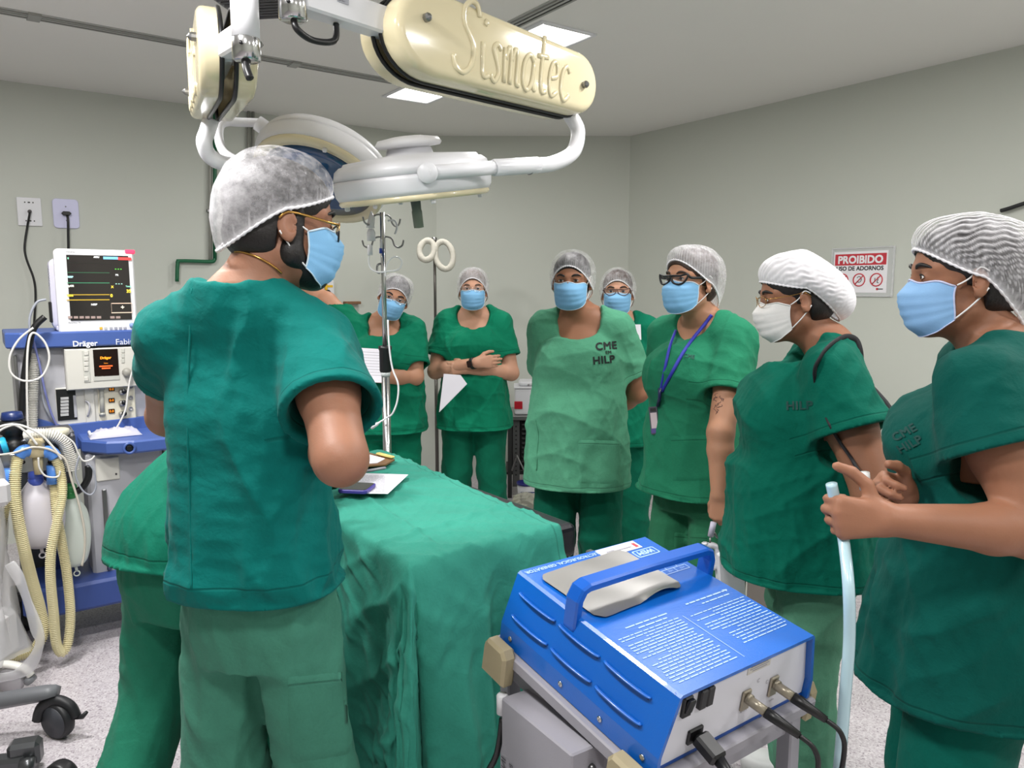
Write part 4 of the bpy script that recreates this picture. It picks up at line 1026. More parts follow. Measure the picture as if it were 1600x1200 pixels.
m = MB(); m.tube(spline([f_(577, 398), f_(576, 410), f_(580, 420), f_(590, 425), f_(605, 424), f_(622, 421), f_(628, 410), f_(622, 402), f_(612, 403), f_(604, 415), f_(602, 432)], 6), .0035, 7); m.build('drip_line', CLR, t)
m = MB(); m.tube(spline([f_(606, 345), f_(617, 345), f_(620, 356), f_(617, 366)], 5), .004, 7); m.build('hanger_strap', WHITE, t)
m = MB(); m.tube([f_(595, 388), f_(595, 396)], .006, 8, mi=0); m.tube([f_(595.5, 374), f_(595.5, 388)], .005, 8, mi=1); m.build('roller_clamp', [mat('clamp_blue', (28, 60, 150), .4), WHITE], t)
cable('sensor_cable', [U(606, 500, D1 - .03), U(608, 540, D1 - .04), U(613, 575, D1 - .04), U(622, 600, D1 - .05), U(621, 625, D1 - .05), U(614, 645, D1 - .05), U(606, 652, D1 - .04), U(596, 658, D1 - .04)], .0035, WHITE, 'thin white sensor lead hanging beside the chrome pole grip')
m = MB(); a, b = U(597, 657, D1 - .04), U(580, 669, D1 - .04); m.tube([a, a.lerp(b, .3), a.lerp(b, .45), b], [.003, .004, .007, .007], 8); tag(m.build('sensor_plug', WHITE), 'small white plug at the end of the sensor lead', 'plug')
D2 = 5.0; b = U(681, 560, D2)
t = thing('drip_pole', 'thin dark drip pole near the far wall carrying two bandaged rings', 'drip pole', (b.x, b.y, 0))
zt = U(681, 374, D2).z; zg = U(681, 520, D2).z
m = MB(); m.lathe([(.012, .08), (.012, zg)], n=12); m.lathe([(.009, zg), (.009, zt)], n=12); m.build('tube', mat('dull_steel', (118, 114, 110), .4, .8), t)
m = MB(); m.lathe([(.022, zg - .11), (.023, zg + .02), (.018, zg + .035)], n=14); m.build('grip', BLACK, t)
m = MB(); m.lathe([(.016, zt - .015), (.017, zt + .012), (.0, zt + .014)], n=10); m.tube(spline([(0, 0, zt - .01), (.05, -.02, zt - .012), (.08, -.03, zt - .03)], 4), .005, 6); m.tube(spline([(0, 0, zt - .01), (-.05, -.02, zt - .02), (-.075, -.03, zt - .045)], 4), .005, 6); m.build('hook', STEEL, t)
pole_base(t)
BAND = mat('bandage', (200, 196, 184), .9, bump=.6, bscale=120)
def ring(cx, cy, rx, ry, tilt, r, label):
    o = U(cx, cy, D2 - .05); pts = []; rr = []
    for i in range(72):
        q = 2 * PI * i / 72; x, z = rx * math.cos(q), ry * math.sin(q); x, z = x * math.cos(tilt) - z * math.sin(tilt), x * math.sin(tilt) + z * math.cos(tilt)
        pts.append((x, .02 * math.sin(q), z)); rr.append(r * (1 + .09 * ((i * 26 / 72) % 1.0) - .05 + .05 * math.sin(5 * q)))
    m = MB(); m.tube(pts, rr, 10, True); ob = tag(m.build('bandaged_ring', BAND), label, 'ring', 'bandaged rings on the far pole'); ob.location = o
ring(667, 391, .046, .062, R(-10), .020, 'smaller white bandage-wrapped ring hanging left of the far pole top')
ring(694, 399, .056, .088, R(12), .019, 'larger oval bandage-wrapped ring hanging right of the far pole top')
# ------------------------------------------------------------------ operating table, drape and what lies on it
ZT = .895
TB = UZ(905, 818, ZT); TA = UZ(640, 722, ZT); TD = -(TB - TA).normalized(); TD.z = 0; TD.normalize(); TX = Vector((TD.y, -TD.x, 0))   # TD away along the table, TX to its right
TM = frame((TB.x, TB.y, 0), TX, TD); TMi = TM.inverted(); TW, TL = .50, 1.02
t = thing('operating_table', 'black padded operating table under the green drape', 'operating table', (TB.x, TB.y, 0), math.atan2(TX.y, TX.x))
m = MB(); m.box((-TW / 2, .25, ZT - .045), (TW, .49, .09), .018, seg=3); m.build('mattress', mat('black_vinyl', (22, 22, 30), .32, bump=.15, bscale=120), t)
m = MB(); m.box((-TW / 2, .765, ZT - .045), (TW, .51, .09), .018, seg=3); m.build('mattress', MATS['black_vinyl'], t)
m = MB(); m.box((-TW / 2, .51, ZT - .115), (TW - .06, .98, .03), .004); m.build('table_top', STEEL, t)
for s in (-1, 1):
    m = MB(); m.box((-TW / 2 + s * (TW / 2 + .0), .5, ZT - .115), (.012, .95, .03), .002)
    for y in (.1, .5, .9): m.box((-TW / 2 + s * (TW / 2 - .015), y, ZT - .115), (.03, .03, .02), .002)
    m.build('side_rail', CHROME, t)
m = MB(); m.box((-.02, -.012, ZT - .118), (.10, .03, .022), .004); m.box((.03, -.012, ZT - .10), (.022, .022, .05), .004); m.lathe([(.012, 0), (.014, .03), (.0, .034)], (.05, -.02, ZT - .112), 10, axis=(1, 0, 0)); m.build('rail_clamp', STEEL, t)
m = MB(); m.box((-TW / 2, .55, .42), (.20, .26, .74), .012); m.build('column', mat('steel_cover', (168, 168, 170), .4, .6), t)
m = MB(); m.box((-TW / 2, .5, .07), (.42, .90, .08), .02, seg=2); m.build('base', GREYP, t)
for s in (-1, 1):
    for y in (.12, .88):
        m = MB(); m.lathe([(.03, -.014), (.033, 0), (.03, .014)], (-TW / 2 + s * .17, y, .034), 16, axis=(1, 0, 0)); m.build('caster', BLACK, t)
# drape
rng = np.random.default_rng(42); nu, nv_ = 200, 260
UU, VV_ = np.meshgrid(np.linspace(-TW - .80, -.075, nu), np.linspace(-.88, TL + .06, nv_), indexing='ij')
drop = np.clip(-VV_, 0, 1)
# the right hem slants back over the near end
xr = -.075 - .33 * np.clip(drop - .12, 0, 1) ** 1.15 + .07 * np.clip(VV_ / TL, 0, 1); fr = (UU - UU.min()) / (UU.max() - UU.min()); UU = UU.min() + fr * (xr - UU.min())
def drape_pt(u, v):
    du, dv = np.maximum(0, -TW - u), np.maximum(0, -v) ; s = np.hypot(du, dv); ss = np.maximum(s, 1e-6); nx, ny = -du / ss, -dv / ss
    qx, qy = np.maximum(u, -TW), np.maximum(v, 0)
    th = np.arctan2(dv, du)                              # 0 left side .. pi/2 near end
    corner = (du > 0) & (dv > 0)
    tau = np.where(dv == 0, -v, np.where(du == 0, .38 + (u + TW), .38 * th / (PI / 2)))
    drp = np.maximum(s - .015, 0); k = np.minimum(1, drp / .42)
    fold = .034 * np.sin(tau * 26 + .8 + 2.0 * drp) + .022 * np.sin(tau * 47 + 2.1 - 3 * drp) + .012 * np.sin(tau * 80 + drp * 6)
    rid = .05 * np.exp(-((tau - .42 - .10 * drp) / .05) ** 2) + .045 * np.exp(-((tau - .66 - .30 * drp) / .035) ** 2) - .035 * np.exp(-((tau - .55 - .2 * drp) / .05) ** 2) + .05 * np.exp(-((tau - .20) / .07) ** 2)
    lft = np.clip((tau - .02) / .3, 0, 1); out = .022 * (1 - np.exp(-s / .022)) + (.04 + .09 * lft) * drp + (fold * .75 + rid) * k * (.45 + .55 * lft)
    z = ZT + .008 - (s - .022 * (1 - np.exp(-s / .03)))
    z = np.maximum(z, .10 + .02 * np.sin(tau * 30))
    return qx + nx * out, qy + ny * out, z
X, Y, Z = drape_pt(UU, VV_)
P3 = np.stack([X.ravel(), Y.ravel(), Z.ravel()], 1)
i = np.arange(nu - 1)[:, None]; j = np.arange(nv_ - 1)[None]; Q = np.stack([i * nv_ + j, (i + 1) * nv_ + j, (i + 1) * nv_ + j + 1, i * nv_ + j + 1], 2).reshape(-1, 4)
S3 = np.stack([UU.ravel(), VV_.ravel(), 0 * UU.ravel()], 1)
onto = np.clip(Z.ravel() - (ZT - .05), 0, .05) / .05
P3[:, 2] += onto * (.006 + .013 * np.clip(dfolds(S3, rng, ((1, .2, 0), (.2, 1, 0), (1, -.9, 0), (1, 1, 0)), 75), -.3, 2) + .003 * folds(S3, rng, 4, 10, (1, 1, 0), .03, .2))
crease = lambda a, b, w_: np.exp(-(((S3[:, 0] - a[0]) * (b[1] - a[1]) - (S3[:, 1] - a[1]) * (b[0] - a[0])) / math.hypot(b[0] - a[0], b[1] - a[1]) / w_) ** 2)
P3[:, 2] += onto * (.007 * crease((-.10, .18), (-.42, .82), .008) + .006 * crease((-.5, .52), (-.05, .60), .007) + .006 * crease((-.30, .95), (-.36, .45), .009) + .007 * crease((-.55, .12), (-.12, .2), .010))
N = vnormals(P3, Q); P3 = P3 + N * ((1 - onto) * (.024 * dfolds(S3, rng, ((.2, 1, 0), (1, 1, 0), (.5, 1, 0), (-.6, 1, 0)), 48) + .003 * folds(S3, rng, 4, 60, (1, 1, 0), .03, .6)))[:, None]
P3[:, 2] = np.maximum(P3[:, 2], .06)
def drape_z(x, y):
    d = (P3[:, 0] - x) ** 2 + (P3[:, 1] - y) ** 2; return P3[np.argsort(d)[:12], 2].max()
me = raw('surgical_drape', P3, Q)
hemv = np.minimum.reduce([np.linspace(0, .95, nv_)[None, :] + 0 * UU, .94 - np.linspace(0, .95, nv_)[None, :] + .0 * UU + .01, (xr - UU)]).ravel(); fattr(me, 'hem', np.maximum(hemv, 0))
dr = tag(link('surgical_drape', me, cloth('drape_green', (56, 142, 124), .10), None, True), 'green cotton drape creased over the operating table, falling to the floor', 'drape'); dr.matrix_basis = TM
sm = dr.modifiers.new('thick', 'SOLIDIFY'); sm.thickness = .0025; sm.offset = -1
def on_table(px, py, dz=.0):
    p = UZ(px, py, ZT + .018); q = TMi @ p; z = drape_z(q.x, q.y); p = UZ(px, py, z + .009 + dz); return p
# clipboard, pen, papers, phone
def sheet(name, label, cat, corners, z, th, m_, lines=0, grp=None):
    P = [Vector((*UZ(*c, z).xy, 0)) for c in corners]; c0 = sum(P, Vector()) / 4; t_ = thing(name, label, cat, (c0.x, c0.y, z), 0, grp); m = MB(); m.prism([((p - c0).x, (p - c0).y) for p in P], th, bev=min(.001, th * .3)); m.build('sheet', m_, t_)
    if lines:
        ax, ay = P[1] - P[0], P[3] - P[0]; l = MB(); rr = random.Random(5)
        for i in range(lines):
            v = .10 + .8 * i / lines; a = P[0] - c0 + ay * v; u = .08
            while u < .9:
                w_ = rr.uniform(.05, .16); p, q = a + ax * u, a + ax * min(.92, u + w_); nn = ay.normalized() * ay.length * .006
                l.add([p - nn, q - nn, q + nn, p + nn], [[0, 1, 2, 3]], 0, False, Matrix.Translation((0, 0, th + .0006))); u += w_ + .02
        l.build('printed_lines', mat('ink_grey', (150, 148, 156), .8), t_)
    return t_, P, c0
z1 = on_table(590, 722).z
t_, P, c0 = sheet('clipboard', 'brown clipboard with paper at the far edge of the drape', 'clipboard', [(535, 733), (603, 728), (617, 720), (556, 704)], z1, .006, mat('clipboard_brown', (120, 84, 50), .5))
m = MB(); m.prism([(p - c0).xy * .84 for p in P], .002, Matrix.Translation((-.02, 0, .0063))); m.build('paper', PAPER, t_)
m = MB(); a_, b_ = (P[2] + P[1]) / 2 - c0, (P[3] + P[2]) / 2 - c0; m.box((P[2] * .8 + P[3] * .2 - c0) * .92 + Vector((0, 0, .012)), (.09, .018, .008), .003, rot=(0, 0, math.atan2((P[3] - P[2]).y, (P[3] - P[2]).x))); m.build('clip', mat('clip_yellow', (206, 190, 110), .4), t_)
z2 = on_table(590, 737).z
m = MB(); a_, b_ = UZ(562, 738, z2 + .005), UZ(603, 731, z2 + .005); m.tube([a_, a_.lerp(b_, .1), a_.lerp(b_, .95), b_], [.001, .005, .005, .003], 8); tag(m.build('pen', mat('pen_grey', (140, 142, 150), .3)), 'grey pen lying between the clipboard and the printed sheet', 'pen')
z3 = on_table(600, 757).z + .002
sheet('printed_sheet', 'white printed sheet lying on the drape under the phone', 'paper', [(540, 771), (606, 772), (638, 742), (548, 739)], z3, .0012, PAPER, 13)
z4 = z3 + .0022
P = [Vector((*UZ(x, y, z4 + .006).xy, 0)) for x, y in ((530, 769), (576, 771), (586, 755), (540, 755))]; c0 = sum(P, Vector()) / 4
t_ = thing('phone', 'dark phone in a purple case lying on the printed sheet', 'phone', (c0.x, c0.y, z4))
ax, ay = (P[1] - P[0]).normalized(), (P[3] - P[0]); M = frame((0, 0, 0), ax, ay)
m = MB(); m.prism(rrect((P[1] - P[0]).length, ay.length * .9, .012), .011, M, bev=.002); m.build('case', mat('case_purple', (74, 62, 150), .4), t_)
m = MB(); m.prism(rrect((P[1] - P[0]).length - .008, ay.length * .9 - .008, .01), .001, M @ Matrix.Translation((0, 0, .0108))); m.build('screen', mat('phone_glass', (30, 30, 34), .12), t_)
# ------------------------------------------------------------------ electrosurgical generator on its trolley
GH = .135; GC = Vector((.264, 1.311, .944)); GYAW, GPIT, gw, gl = .630, .167, .340, .398     # the unit lies tilted on its trolley's sloping tray
GTOP = Matrix.Translation(GC) @ Matrix.Rotation(GYAW, 4, 'Z') @ Matrix.Rotation(GPIT, 4, 'X'); Mg = GTOP @ Matrix.Translation((0, 0, -GH)); Mgi = Mg.inverted()
gx, gy, gn = [GTOP.to_3x3() @ Vector(v) for v in ((1, 0, 0), (0, 1, 0), (0, 0, 1))]; gd = GTOP @ Vector((-gw / 2, -gl / 2, 0))
t = thing('electrosurgical_generator', 'blue electrosurgical unit with carrying handle and white rear panel, nearest the camera', 'medical device', Mg.translation, GYAW); t.rotation_euler = (GPIT, 0, GYAW)
BLUE = mat('blue_enamel', (8, 94, 186), .32, bump=.12, bscale=420, var=.04, vscale=5, Coat_Weight=.25)
hx_, hy_ = gw / 2, gl / 2; fl_o = .026
prof = [(-hx_ - fl_o, .0), (-hx_ - fl_o, .036), (-hx_, GH - .004), (-hx_ + .005, GH), (hx_ - .005, GH), (hx_, GH - .004), (hx_ + fl_o, .036), (hx_ + fl_o, .0)]
def shellrim(pr, k): return [(x * (1 - k / hx_) if abs(x) > .01 else x, min(z, GH - k) if z > .02 else z) for x, z in pr]
m = MB(); n = len(prof); yf, yb_ = -hy_ - .006, hy_; inn = shellrim(prof, .006)
V = [(x, yf, z) for x, z in prof] + [(x, yb_, z) for x, z in prof] + [(x, yf, z) for x, z in inn] + [(x, yb_ - .004, z) for x, z in inn]
F = [[i, n + i, n + i + 1, i + 1] for i in range(n - 1)] + [[i + 1, i, 2 * n + i, 2 * n + i + 1][::-1] for i in range(n - 1)] + [[2 * n + i + 1, 3 * n + i + 1, 3 * n + i, 2 * n + i] for i in range(n - 1)] + [list(range(n, 2 * n))]
m.add(V, F); cov = m.build('cover', BLUE, t)
m = MB(); m.box((0, 0, .003), (2 * (hx_ + fl_o) - .014, gl - .01, .006)); m.build('bottom_plate', mat('plate_blue', (16, 70, 150), .4), t)
m = MB(); pf = [(x * .984, max(.002, z - .006)) for x, z in prof]; m.prism([(x, z) for x, z in pf], .004, Matrix.Translation((0, -hy_ + .010, 0)) @ Matrix.Rotation(PI / 2, 4, 'X')); rp = m.build('rear_panel', mat('panel_white', (214, 214, 222), .4), t)
# louvres on both sides, each a raised lip with its shadow drawn below in black
for s in (-1, 1):
    for ky in (.31, .02, -.27):
        for kz in (.105, .062):
            f_ = (kz - .036) / (GH - .04); x = s * (hx_ + fl_o * (1 - f_) + .001); ln = .105
            m = MB(); pts = [(x + s * .0, gl * ky - ln / 2, kz), (x + s * .004, gl * ky - ln / 2 + .012, kz), (x + s * .006, gl * ky, kz), (x + s * .004, gl * ky + ln / 2 - .012, kz), (x, gl * ky + ln / 2, kz)]
            m.tube(spline(pts, 4), [.001] + [.004] * 15 + [.001], 6, flat=((0, 0, 1), .5)); m.tube([(x + s * .001, gl * ky - ln / 2 + .004, kz - .0045), (x + s * .001, gl * ky + ln / 2 - .004, kz - .0045)], .0016, 5, mi=1); m.build('louvre', [BLUE, BLACK], cov)
    for yy in (.42, .05, -.20, -.44):
        m = MB(); m.lathe([(.0055, 0), (.005, .002), (.002, .0028), (.0, .001)], (s * (hx_ + fl_o), gl * yy, .018), 12, axis=(s, 0, 0)); m.build('screw', CHROME, cov)
# handle
m = MB(); yh = gl * .10; zz = .052; HB = [(-hx_ * 1.01, yh, GH - .025), (-hx_ * 1.01, yh, GH + zz * .55), (-hx_ * .96, yh, GH + zz * .9), (-hx_ * .88, yh, GH + zz), (0, yh, GH + zz + .002), (hx_ * .88, yh, GH + zz), (hx_ * .96, yh, GH + zz * .9), (hx_ * 1.01, yh, GH + zz * .55), (hx_ * 1.01, yh, GH - .025)]
hb = [Vector(p) for p in HB]; V = []; F = []; q = []
for i_, p in enumerate(hb):
    a_ = hb[max(i_ - 1, 0)]; b_ = hb[min(i_ + 1, len(hb) - 1)]; tt = (b_ - a_).normalized(); nn = Vector((0, 1, 0)).cross(tt) * -1
    if i_ in (0, len(hb) - 1): tt = Vector((0, 0, 1 if i_ == 0 else -1)); nn = Vector((0, 1, 0)).cross(tt) * -1
    for (w_, h_) in ((-.016, -.007), (-.013, -.009), (.013, -.009), (.016, -.007), (.016, .003), (.012, .006), (-.012, .006), (-.016, .003)): V.append(p + Vector((0, w_, 0)) + nn * h_)
k = 8
for i_ in range(len(hb) - 1):
    for j_ in range(k): F.append([i_ * k + j_, i_ * k + (j_ + 1) % k, (i_ + 1) * k + (j_ + 1) % k, (i_ + 1) * k + j_])
F += [list(range(k))[::-1], [(len(hb) - 1) * k + j_ for j_ in range(k)]]
m.add(V, F, 0, False); m.build('carry_handle', mat('handle_blue', (8, 86, 182), .28, Coat_Weight=.4), t)
# print on the top reads from the far side
PR = Matrix.Translation((0, 0, GH + .0008)) @ Matrix.Rotation(PI, 4, 'Z'); WP = mat('print_white', (164, 194, 236), .5)
m = MB(); lettering(m, 'ELECTROSURGICAL GENERATOR', .0125, PR @ Matrix.Translation((hx_ * .97 - .190, -hy_ + .009, 0)), bold=.0003)
rr = random.Random(3)
def tline(x0, x1, y, h=.0022):
    x = x0
    while x < x1 - .004:
        w_ = min(rr.uniform(.006, .022), x1 - x); m.add([(x, y, 0), (x + w_, y, 0), (x + w_, y + h, 0), (x, y + h, 0)], [[0, 1, 2, 3]], 0, False, PR); x += w_ + .0024
# near half as seen from the far side: y grows towards the camera after the half turn
y0_ = hy_ - .012
def block(xa, xb, ya, yb, n_, ind=0):
    for i_ in range(n_):
        tline(xa + ind * rr.choice((0, 0, 1)), xb - rr.choice((0, .0, .02, .05)), ya + (yb - ya) * i_ / n_)
block(-hx_ + .012, -.012, .062, y0_ - .02, 14, .008); block(.012, hx_ - .016, .055, y0_, 19, .008)
tline(-hx_ + .03, -.03, .030, .0035); tline(-hx_ + .03, -.06, .042, .003); tline(.02, hx_ - .05, .035, .003); tline(.03, hx_ - .07, .045, .003)
m.add([(-.003, .06, 0), (.003, .06, 0), (.003, y0_, 0), (-.003, y0_, 0)], [], 0, False, PR); m.add([(-.0006, .055, 0), (.0006, .055, 0), (.0006, y0_, 0), (-.0006, y0_, 0)], [[0, 1, 2, 3]], 0, False, PR)
m.add([(-hx_ + .020, .030, 0), (-hx_ + .032, .027, 0), (-hx_ + .026, .036, 0)], [[0, 1, 2]], 0, False, PR)
# wiring diagram beside the foil
def ln2(a, b, w_=.0009):
    a, b = Vector((*a, 0)), Vector((*b, 0)); d = (b - a).normalized() * w_; nn = Vector((-d.y, d.x, 0)); m.add([a - nn, b - nn, b + nn, a + nn], [[0, 1, 2, 3]], 0, False, PR)
dx0, dy0 = -hx_ + .02, -.075
for a, b in (((0, 0), (.10, 0)), ((0, .014), (.10, .014)), ((0, 0), (0, .014)), ((.10, 0), (.10, .014)), ((.033, 0), (.033, .014)), ((.066, 0), (.066, .014)), ((.02, -.03), (.02, 0)), ((.02, -.03), (-.005, -.03)), ((.05, -.022), (.05, 0)), ((.05, -.022), (.085, -.022)), ((.085, -.022), (.085, .0)), ((.11, .007), (.14, .007)), ((.14, .007), (.14, -.01)), ((.0, -.04), (.045, -.04)), ((.045, -.04), (.045, -.022))): ln2((dx0 + a[0], dy0 + a[1]), (dx0 + b[0], dy0 + b[1]))
for k in range(3): lettering(m, 'HIZ', .008, PR @ Matrix.Translation((dx0 + .008 + .033 * k, dy0 + .004, 0)))
m.build('white_print', WP, cov)
STK = mat('sticker_white', (212, 212, 220), .5)
m = MB(); PL = Matrix.Translation((0, 0, GH)) @ Matrix.Rotation(PI, 4, 'Z')
m.box((-.072, -hy_ + .018, .0006), (.105, .030, .001), mx=PL); m.box((-.077, -hy_ + .022, .0012), (.05, .004, .0006), mi=1, mx=PL); m.box((-.115, -hy_ + .02, .0012), (.008, .016, .0006), mi=2, mx=PL); m.box((-.047, -hy_ + .02, .0012), (.02, .006, .0006), mi=1, mx=PL); m.build('asset_sticker', [STK, mat('ink_grey', (150, 148, 156)), mat('sticker_red', (190, 60, 70), .5)], cov)
m = MB(); m.box((-.045, -hy_ + .062, .0006), (.062, .026, .001), mx=PL)
for q_ in range(3): m.box((-.045, -hy_ + .055 + .007 * q_, .0012), (.045, .0022, .0005), mi=1, mx=PL)
m.build('data_sticker', [STK, mat('ink_grey', (150, 148, 156))], cov)
m = MB(); m.prism(rrect(.06, .026, .004), .0008, PL @ Matrix.Translation((-.115, -hy_ + .052, .0)), 0); m.prism(rrect(.054, .020, .003), .0004, PL @ Matrix.Translation((-.115, -hy_ + .052, .0008)), 1); lettering(m, 'WEM', .019, PL @ Matrix.Translation((-.115, -hy_ + .0455, .0014)), 0, align='CENTER', bold=.0008, shear=.2); m.build('maker_plate', [WP, BLUE], cov)
m = MB(); ol = rrect(.205, .150, .014); nx_ = 18; V = []; F = []
for i_ in range(nx_ + 1):
    for j_ in range(11):
        u, v = i_ / nx_ - .5, j_ / 10 - .5; cut = max(0, abs(u) + abs(v) - .93) ; V.append(((u * (1 - cut)) * .225, (v * (1 - cut)) * .165, .0015 + .012 * max(0, -v - .40) / .10 * max(0, math.sin(7 * u + .3)) + .0005 * math.sin(11 * u + 5 * v)))
for i_ in range(nx_):
    for j_ in range(10): a_ = i_ * 11 + j_; F.append([a_, a_ + 11, a_ + 12, a_ + 1])
m.add(V, F, 0, True); fo = m.build('foil_plate', mat('foil', (176, 174, 172), .34, .9, bump=.12, bscale=9)); tag(fo, 'thin silvery return plate lying on top of the blue unit behind its handle', 'metal plate')
fo.matrix_basis = GTOP @ Matrix.Translation((-.035, .088, .0022)) @ Matrix.Rotation(R(3), 4, 'Z')
# rear panel furniture (x to the right, z up, facing -y)
yp = -hy_ + .006; FP = Matrix.Translation((0, yp, 0)) @ Matrix.Rotation(PI / 2, 4, 'X')      # local (x, z, out)
def px2(px, py):
    q = Mgi @ RP(px, py, gd, -gy); return q.x, q.z
x, z = px2(1076, 1106); m = MB(); m.box((x, z, .002), (.020, .036, .008), .002, mx=FP); m.box((x, z + .004, .008), (.014, .026, .008), .002, mx=FP, rot=(R(12), 0, 0)); m.build('power_switch', BLACK, rp)
x, z = px2(1105, 1091)
for k in (-1, 1): m = MB(); m.box((x + k * .0082, z, .003), (.0155, .034, .010), .002, mx=FP); m.build('fuse_holder', BLACK, rp)
x, z = px2(1092, 1152); m = MB(); m.box((x - .006, z + .004, .002), (.034, .026, .006), .002, mx=FP); m.build('power_inlet', BLACK, rp)
PLUGX = (x - .002, z + .002)
for px, py in ((1168, 1096), (1211, 1074)):
    x, z = px2(px, py); m = MB(); m.box((x, z, .002), (.022, .038, .005), .002, mx=FP); m.lathe([(.009, .004), (.009, .012)], (x, z + .006, 0), 14, 0, FP); m.build('socket', mat('socket_beige', (150, 142, 126), .35, .5), rp)
m = MB()
for px, py, w_, h_ in ((1192, 1038, .06, .028),): x, z = px2(px, py); m.box((x, z, .0005), (w_, h_, .001), mi=1, mx=FP); [m.box((x + rr.uniform(-.004, .004), z + .010 - .004 * i_, .0012), (w_ * rr.uniform(.6, .85), .0014, .0004), mi=0, mx=FP) for i_ in range(6)]
m.build('rating_label', [mat('ink_grey', (120, 118, 126)), mat('plate_cream', (198, 194, 186), .5)], rp)
m = MB(); x, z = px2(1197, 1128); m.box((x, z, .0006), (.03, .022, .001), mx=FP); m.build('dark_label', mat('plate_dark', (112, 112, 118), .5), rp)
m = MB()
for s_, px, py, sz in (('ON', 1057, 1090, .006), ('OFF', 1060, 1122, .005), ('C', 1187, 1070, .010), ('C', 1200, 1072, .010), ('ALARME', 1160, 1118, .005), ('SAIDA', 1205, 1100, .005)): x, z = px2(px, py); lettering(m, s_, sz, FP @ Matrix.Translation((x, z, .0008)), 0)
x, z = px2(1056, 1105); m.tube([FP @ Vector((x + .006 * math.sin(q), z + .008 * math.cos(q), .001)) for q in (0, 2.1, 4.2)], .0005, 4, True, 0)
m.build('panel_lettering', mat('ink_grey', (120, 118, 126)), rp)
fw = lambda p: Mg @ (FP @ Vector(p))
x, z = PLUGX; o0 = fw((x, z, .006))
tt = thing('mains_cable', 'black mains plug and cord in the rear of the blue unit', 'cord', o0); T = Matrix.Translation(-o0); n_ = -gy
m = MB(); m.box((0, 0, 0), (.030, .044, .022), .004, mx=T @ frame(o0 + n_ * .022 + Vector((0, 0, -.004)), gx, (n_ + Vector((0, 0, -.3))))); m.tube([T @ (o0 + n_ * .04 + Vector((0, 0, -.010))), T @ (o0 + n_ * .075 + Vector((.004, 0, -.034)))], [.010, .006], 9)
for k in range(4): m.lathe([(.0085, -.002), (.0085, .002)], T @ (o0 + n_ * (.05 + .008 * k) + Vector((0, 0, -.017 - .006 * k))), 10, axis=n_ + Vector((0, 0, -.7)))
m.build('plug', BLACK, tt); m = MB(); m.tube([T @ q for q in spline([o0 + n_ * .07 + Vector((.003, 0, -.03)), o0 + n_ * .10 + Vector((.01, 0, -.07)), o0 + n_ * .11 + Vector((.015, 0, -.2)), o0 + n_ * .10 + Vector((.04, 0, -.5)), o0 + n_ * .06 + Vector((.1, .05, -.80))], 6)], .0048, 8); m.build('cord', BLACK, tt)
for (px, py, pts, lab) in ((1168, 1092, ((1180, 1100), (1200, 1120), (1218, 1140), (1226, 1170), (1224, 1215)), 'black cable plug at the middle socket of the white rear panel'), (1211, 1070, ((1225, 1080), (1242, 1093), (1258, 1105), (1260, 1150), (1252, 1215)), 'black cable plug at the right-hand socket of the white rear panel')):
    x, z = px2(px, py); o0 = fw((x, z, .008)); tt = thing('signal_cable', lab, 'cable', o0); T = Matrix.Translation(-o0)
    d0 = (gd - Vector((0, 0, EYE))).length; w1 = o0 + n_ * .024 + Vector((.008, 0, -.006)); w2 = o0 + n_ * .062 + Vector((.030, 0, -.022))
    m = MB(); m.tube([T @ o0, T @ w1], .0085, 10); m.build('connector', mat('socket_beige', (150, 142, 126), .35, .5), tt)
    m = MB(); m.tube([T @ w1, T @ w1.lerp(w2, .3), T @ w2], [.0095, .009, .006], 10); m.build('plug_boot', BLACK, tt)
    m = MB(); m.tube([T @ q for q in spline([w2, w2 + n_ * .012 + Vector((.014, 0, -.016)), w2 + n_ * .012 + Vector((.020, 0, -.06)), w2 + n_ * .0 + Vector((.012, .0, -.20)), w2 + Vector((-.02, .0, -.50)), w2 + Vector((-.05, .1, -.76))], 6)], .0042, 8); m.build('cord', BLACK, tt)
# trolley
LIL = mat('lilac_grey', (150, 148, 156), .5, bump=.1, bscale=300); BEI = mat('beige_rubber', (160, 148, 118), .6)
t = thing('device_trolley', 'lilac-grey steel trolley with beige corner bumpers under the blue unit', 'trolley', (GC.x, GC.y, 0), GYAW)
TT = (Matrix.Translation((GC.x, GC.y, 0)) @ Matrix.Rotation(GYAW, 4, 'Z')).inverted() @ Mg
tw, tl = gw + 2 * fl_o + .005, gl + .03
m = MB(); m.box((0, 0, -.014), (tw + .02, tl, .024), .003, mx=TT); m.box((0, 0, -.05), (tw - .03, tl - .04, .05), .003, mx=TT); m.build('top_tray', LIL, t)
for sx in (-1, 1):
    for sy in (-1, 1):
        m = MB(); m.prism([(-.034, -.036), (.034, -.036), (.034, .020), (.024, .034), (-.024, .034), (-.034, .020)], .03, TT @ Matrix.Translation((sx * (tw / 2 + .003) + (0 if sx > 0 else -.03), sy * (tl / 2 - .045), -.020)) @ Matrix.Rotation(PI / 2, 4, 'Z') @ Matrix.Rotation(PI / 2, 4, 'X'), bev=.006); m.build('corner_bumper', BEI, t)
for sx in (-1, 1):
    for sy in (-1, 1):
        q_ = TT @ Vector((sx * (tw / 2 - .02), sy * (tl / 2 - .03), -.03)); m = MB(); m.box((q_.x, q_.y, q_.z / 2 + .04), (.03, .03, q_.z - .09), .003); l = m.build('leg', LIL, t)
        m = MB(); m.lathe([(.036, -.012), (.04, 0), (.036, .012)], (q_.x, q_.y, .041), 16, axis=(1, 0, 0)); m.box((q_.x, q_.y, .08), (.034, .05, .03), .004); m.build('caster', BLACK, l)
m = MB(); m.box((0, .02, .25), (tw - .02, tl - .05, .02), .003); m.build('lower_shelf', LIL, t)
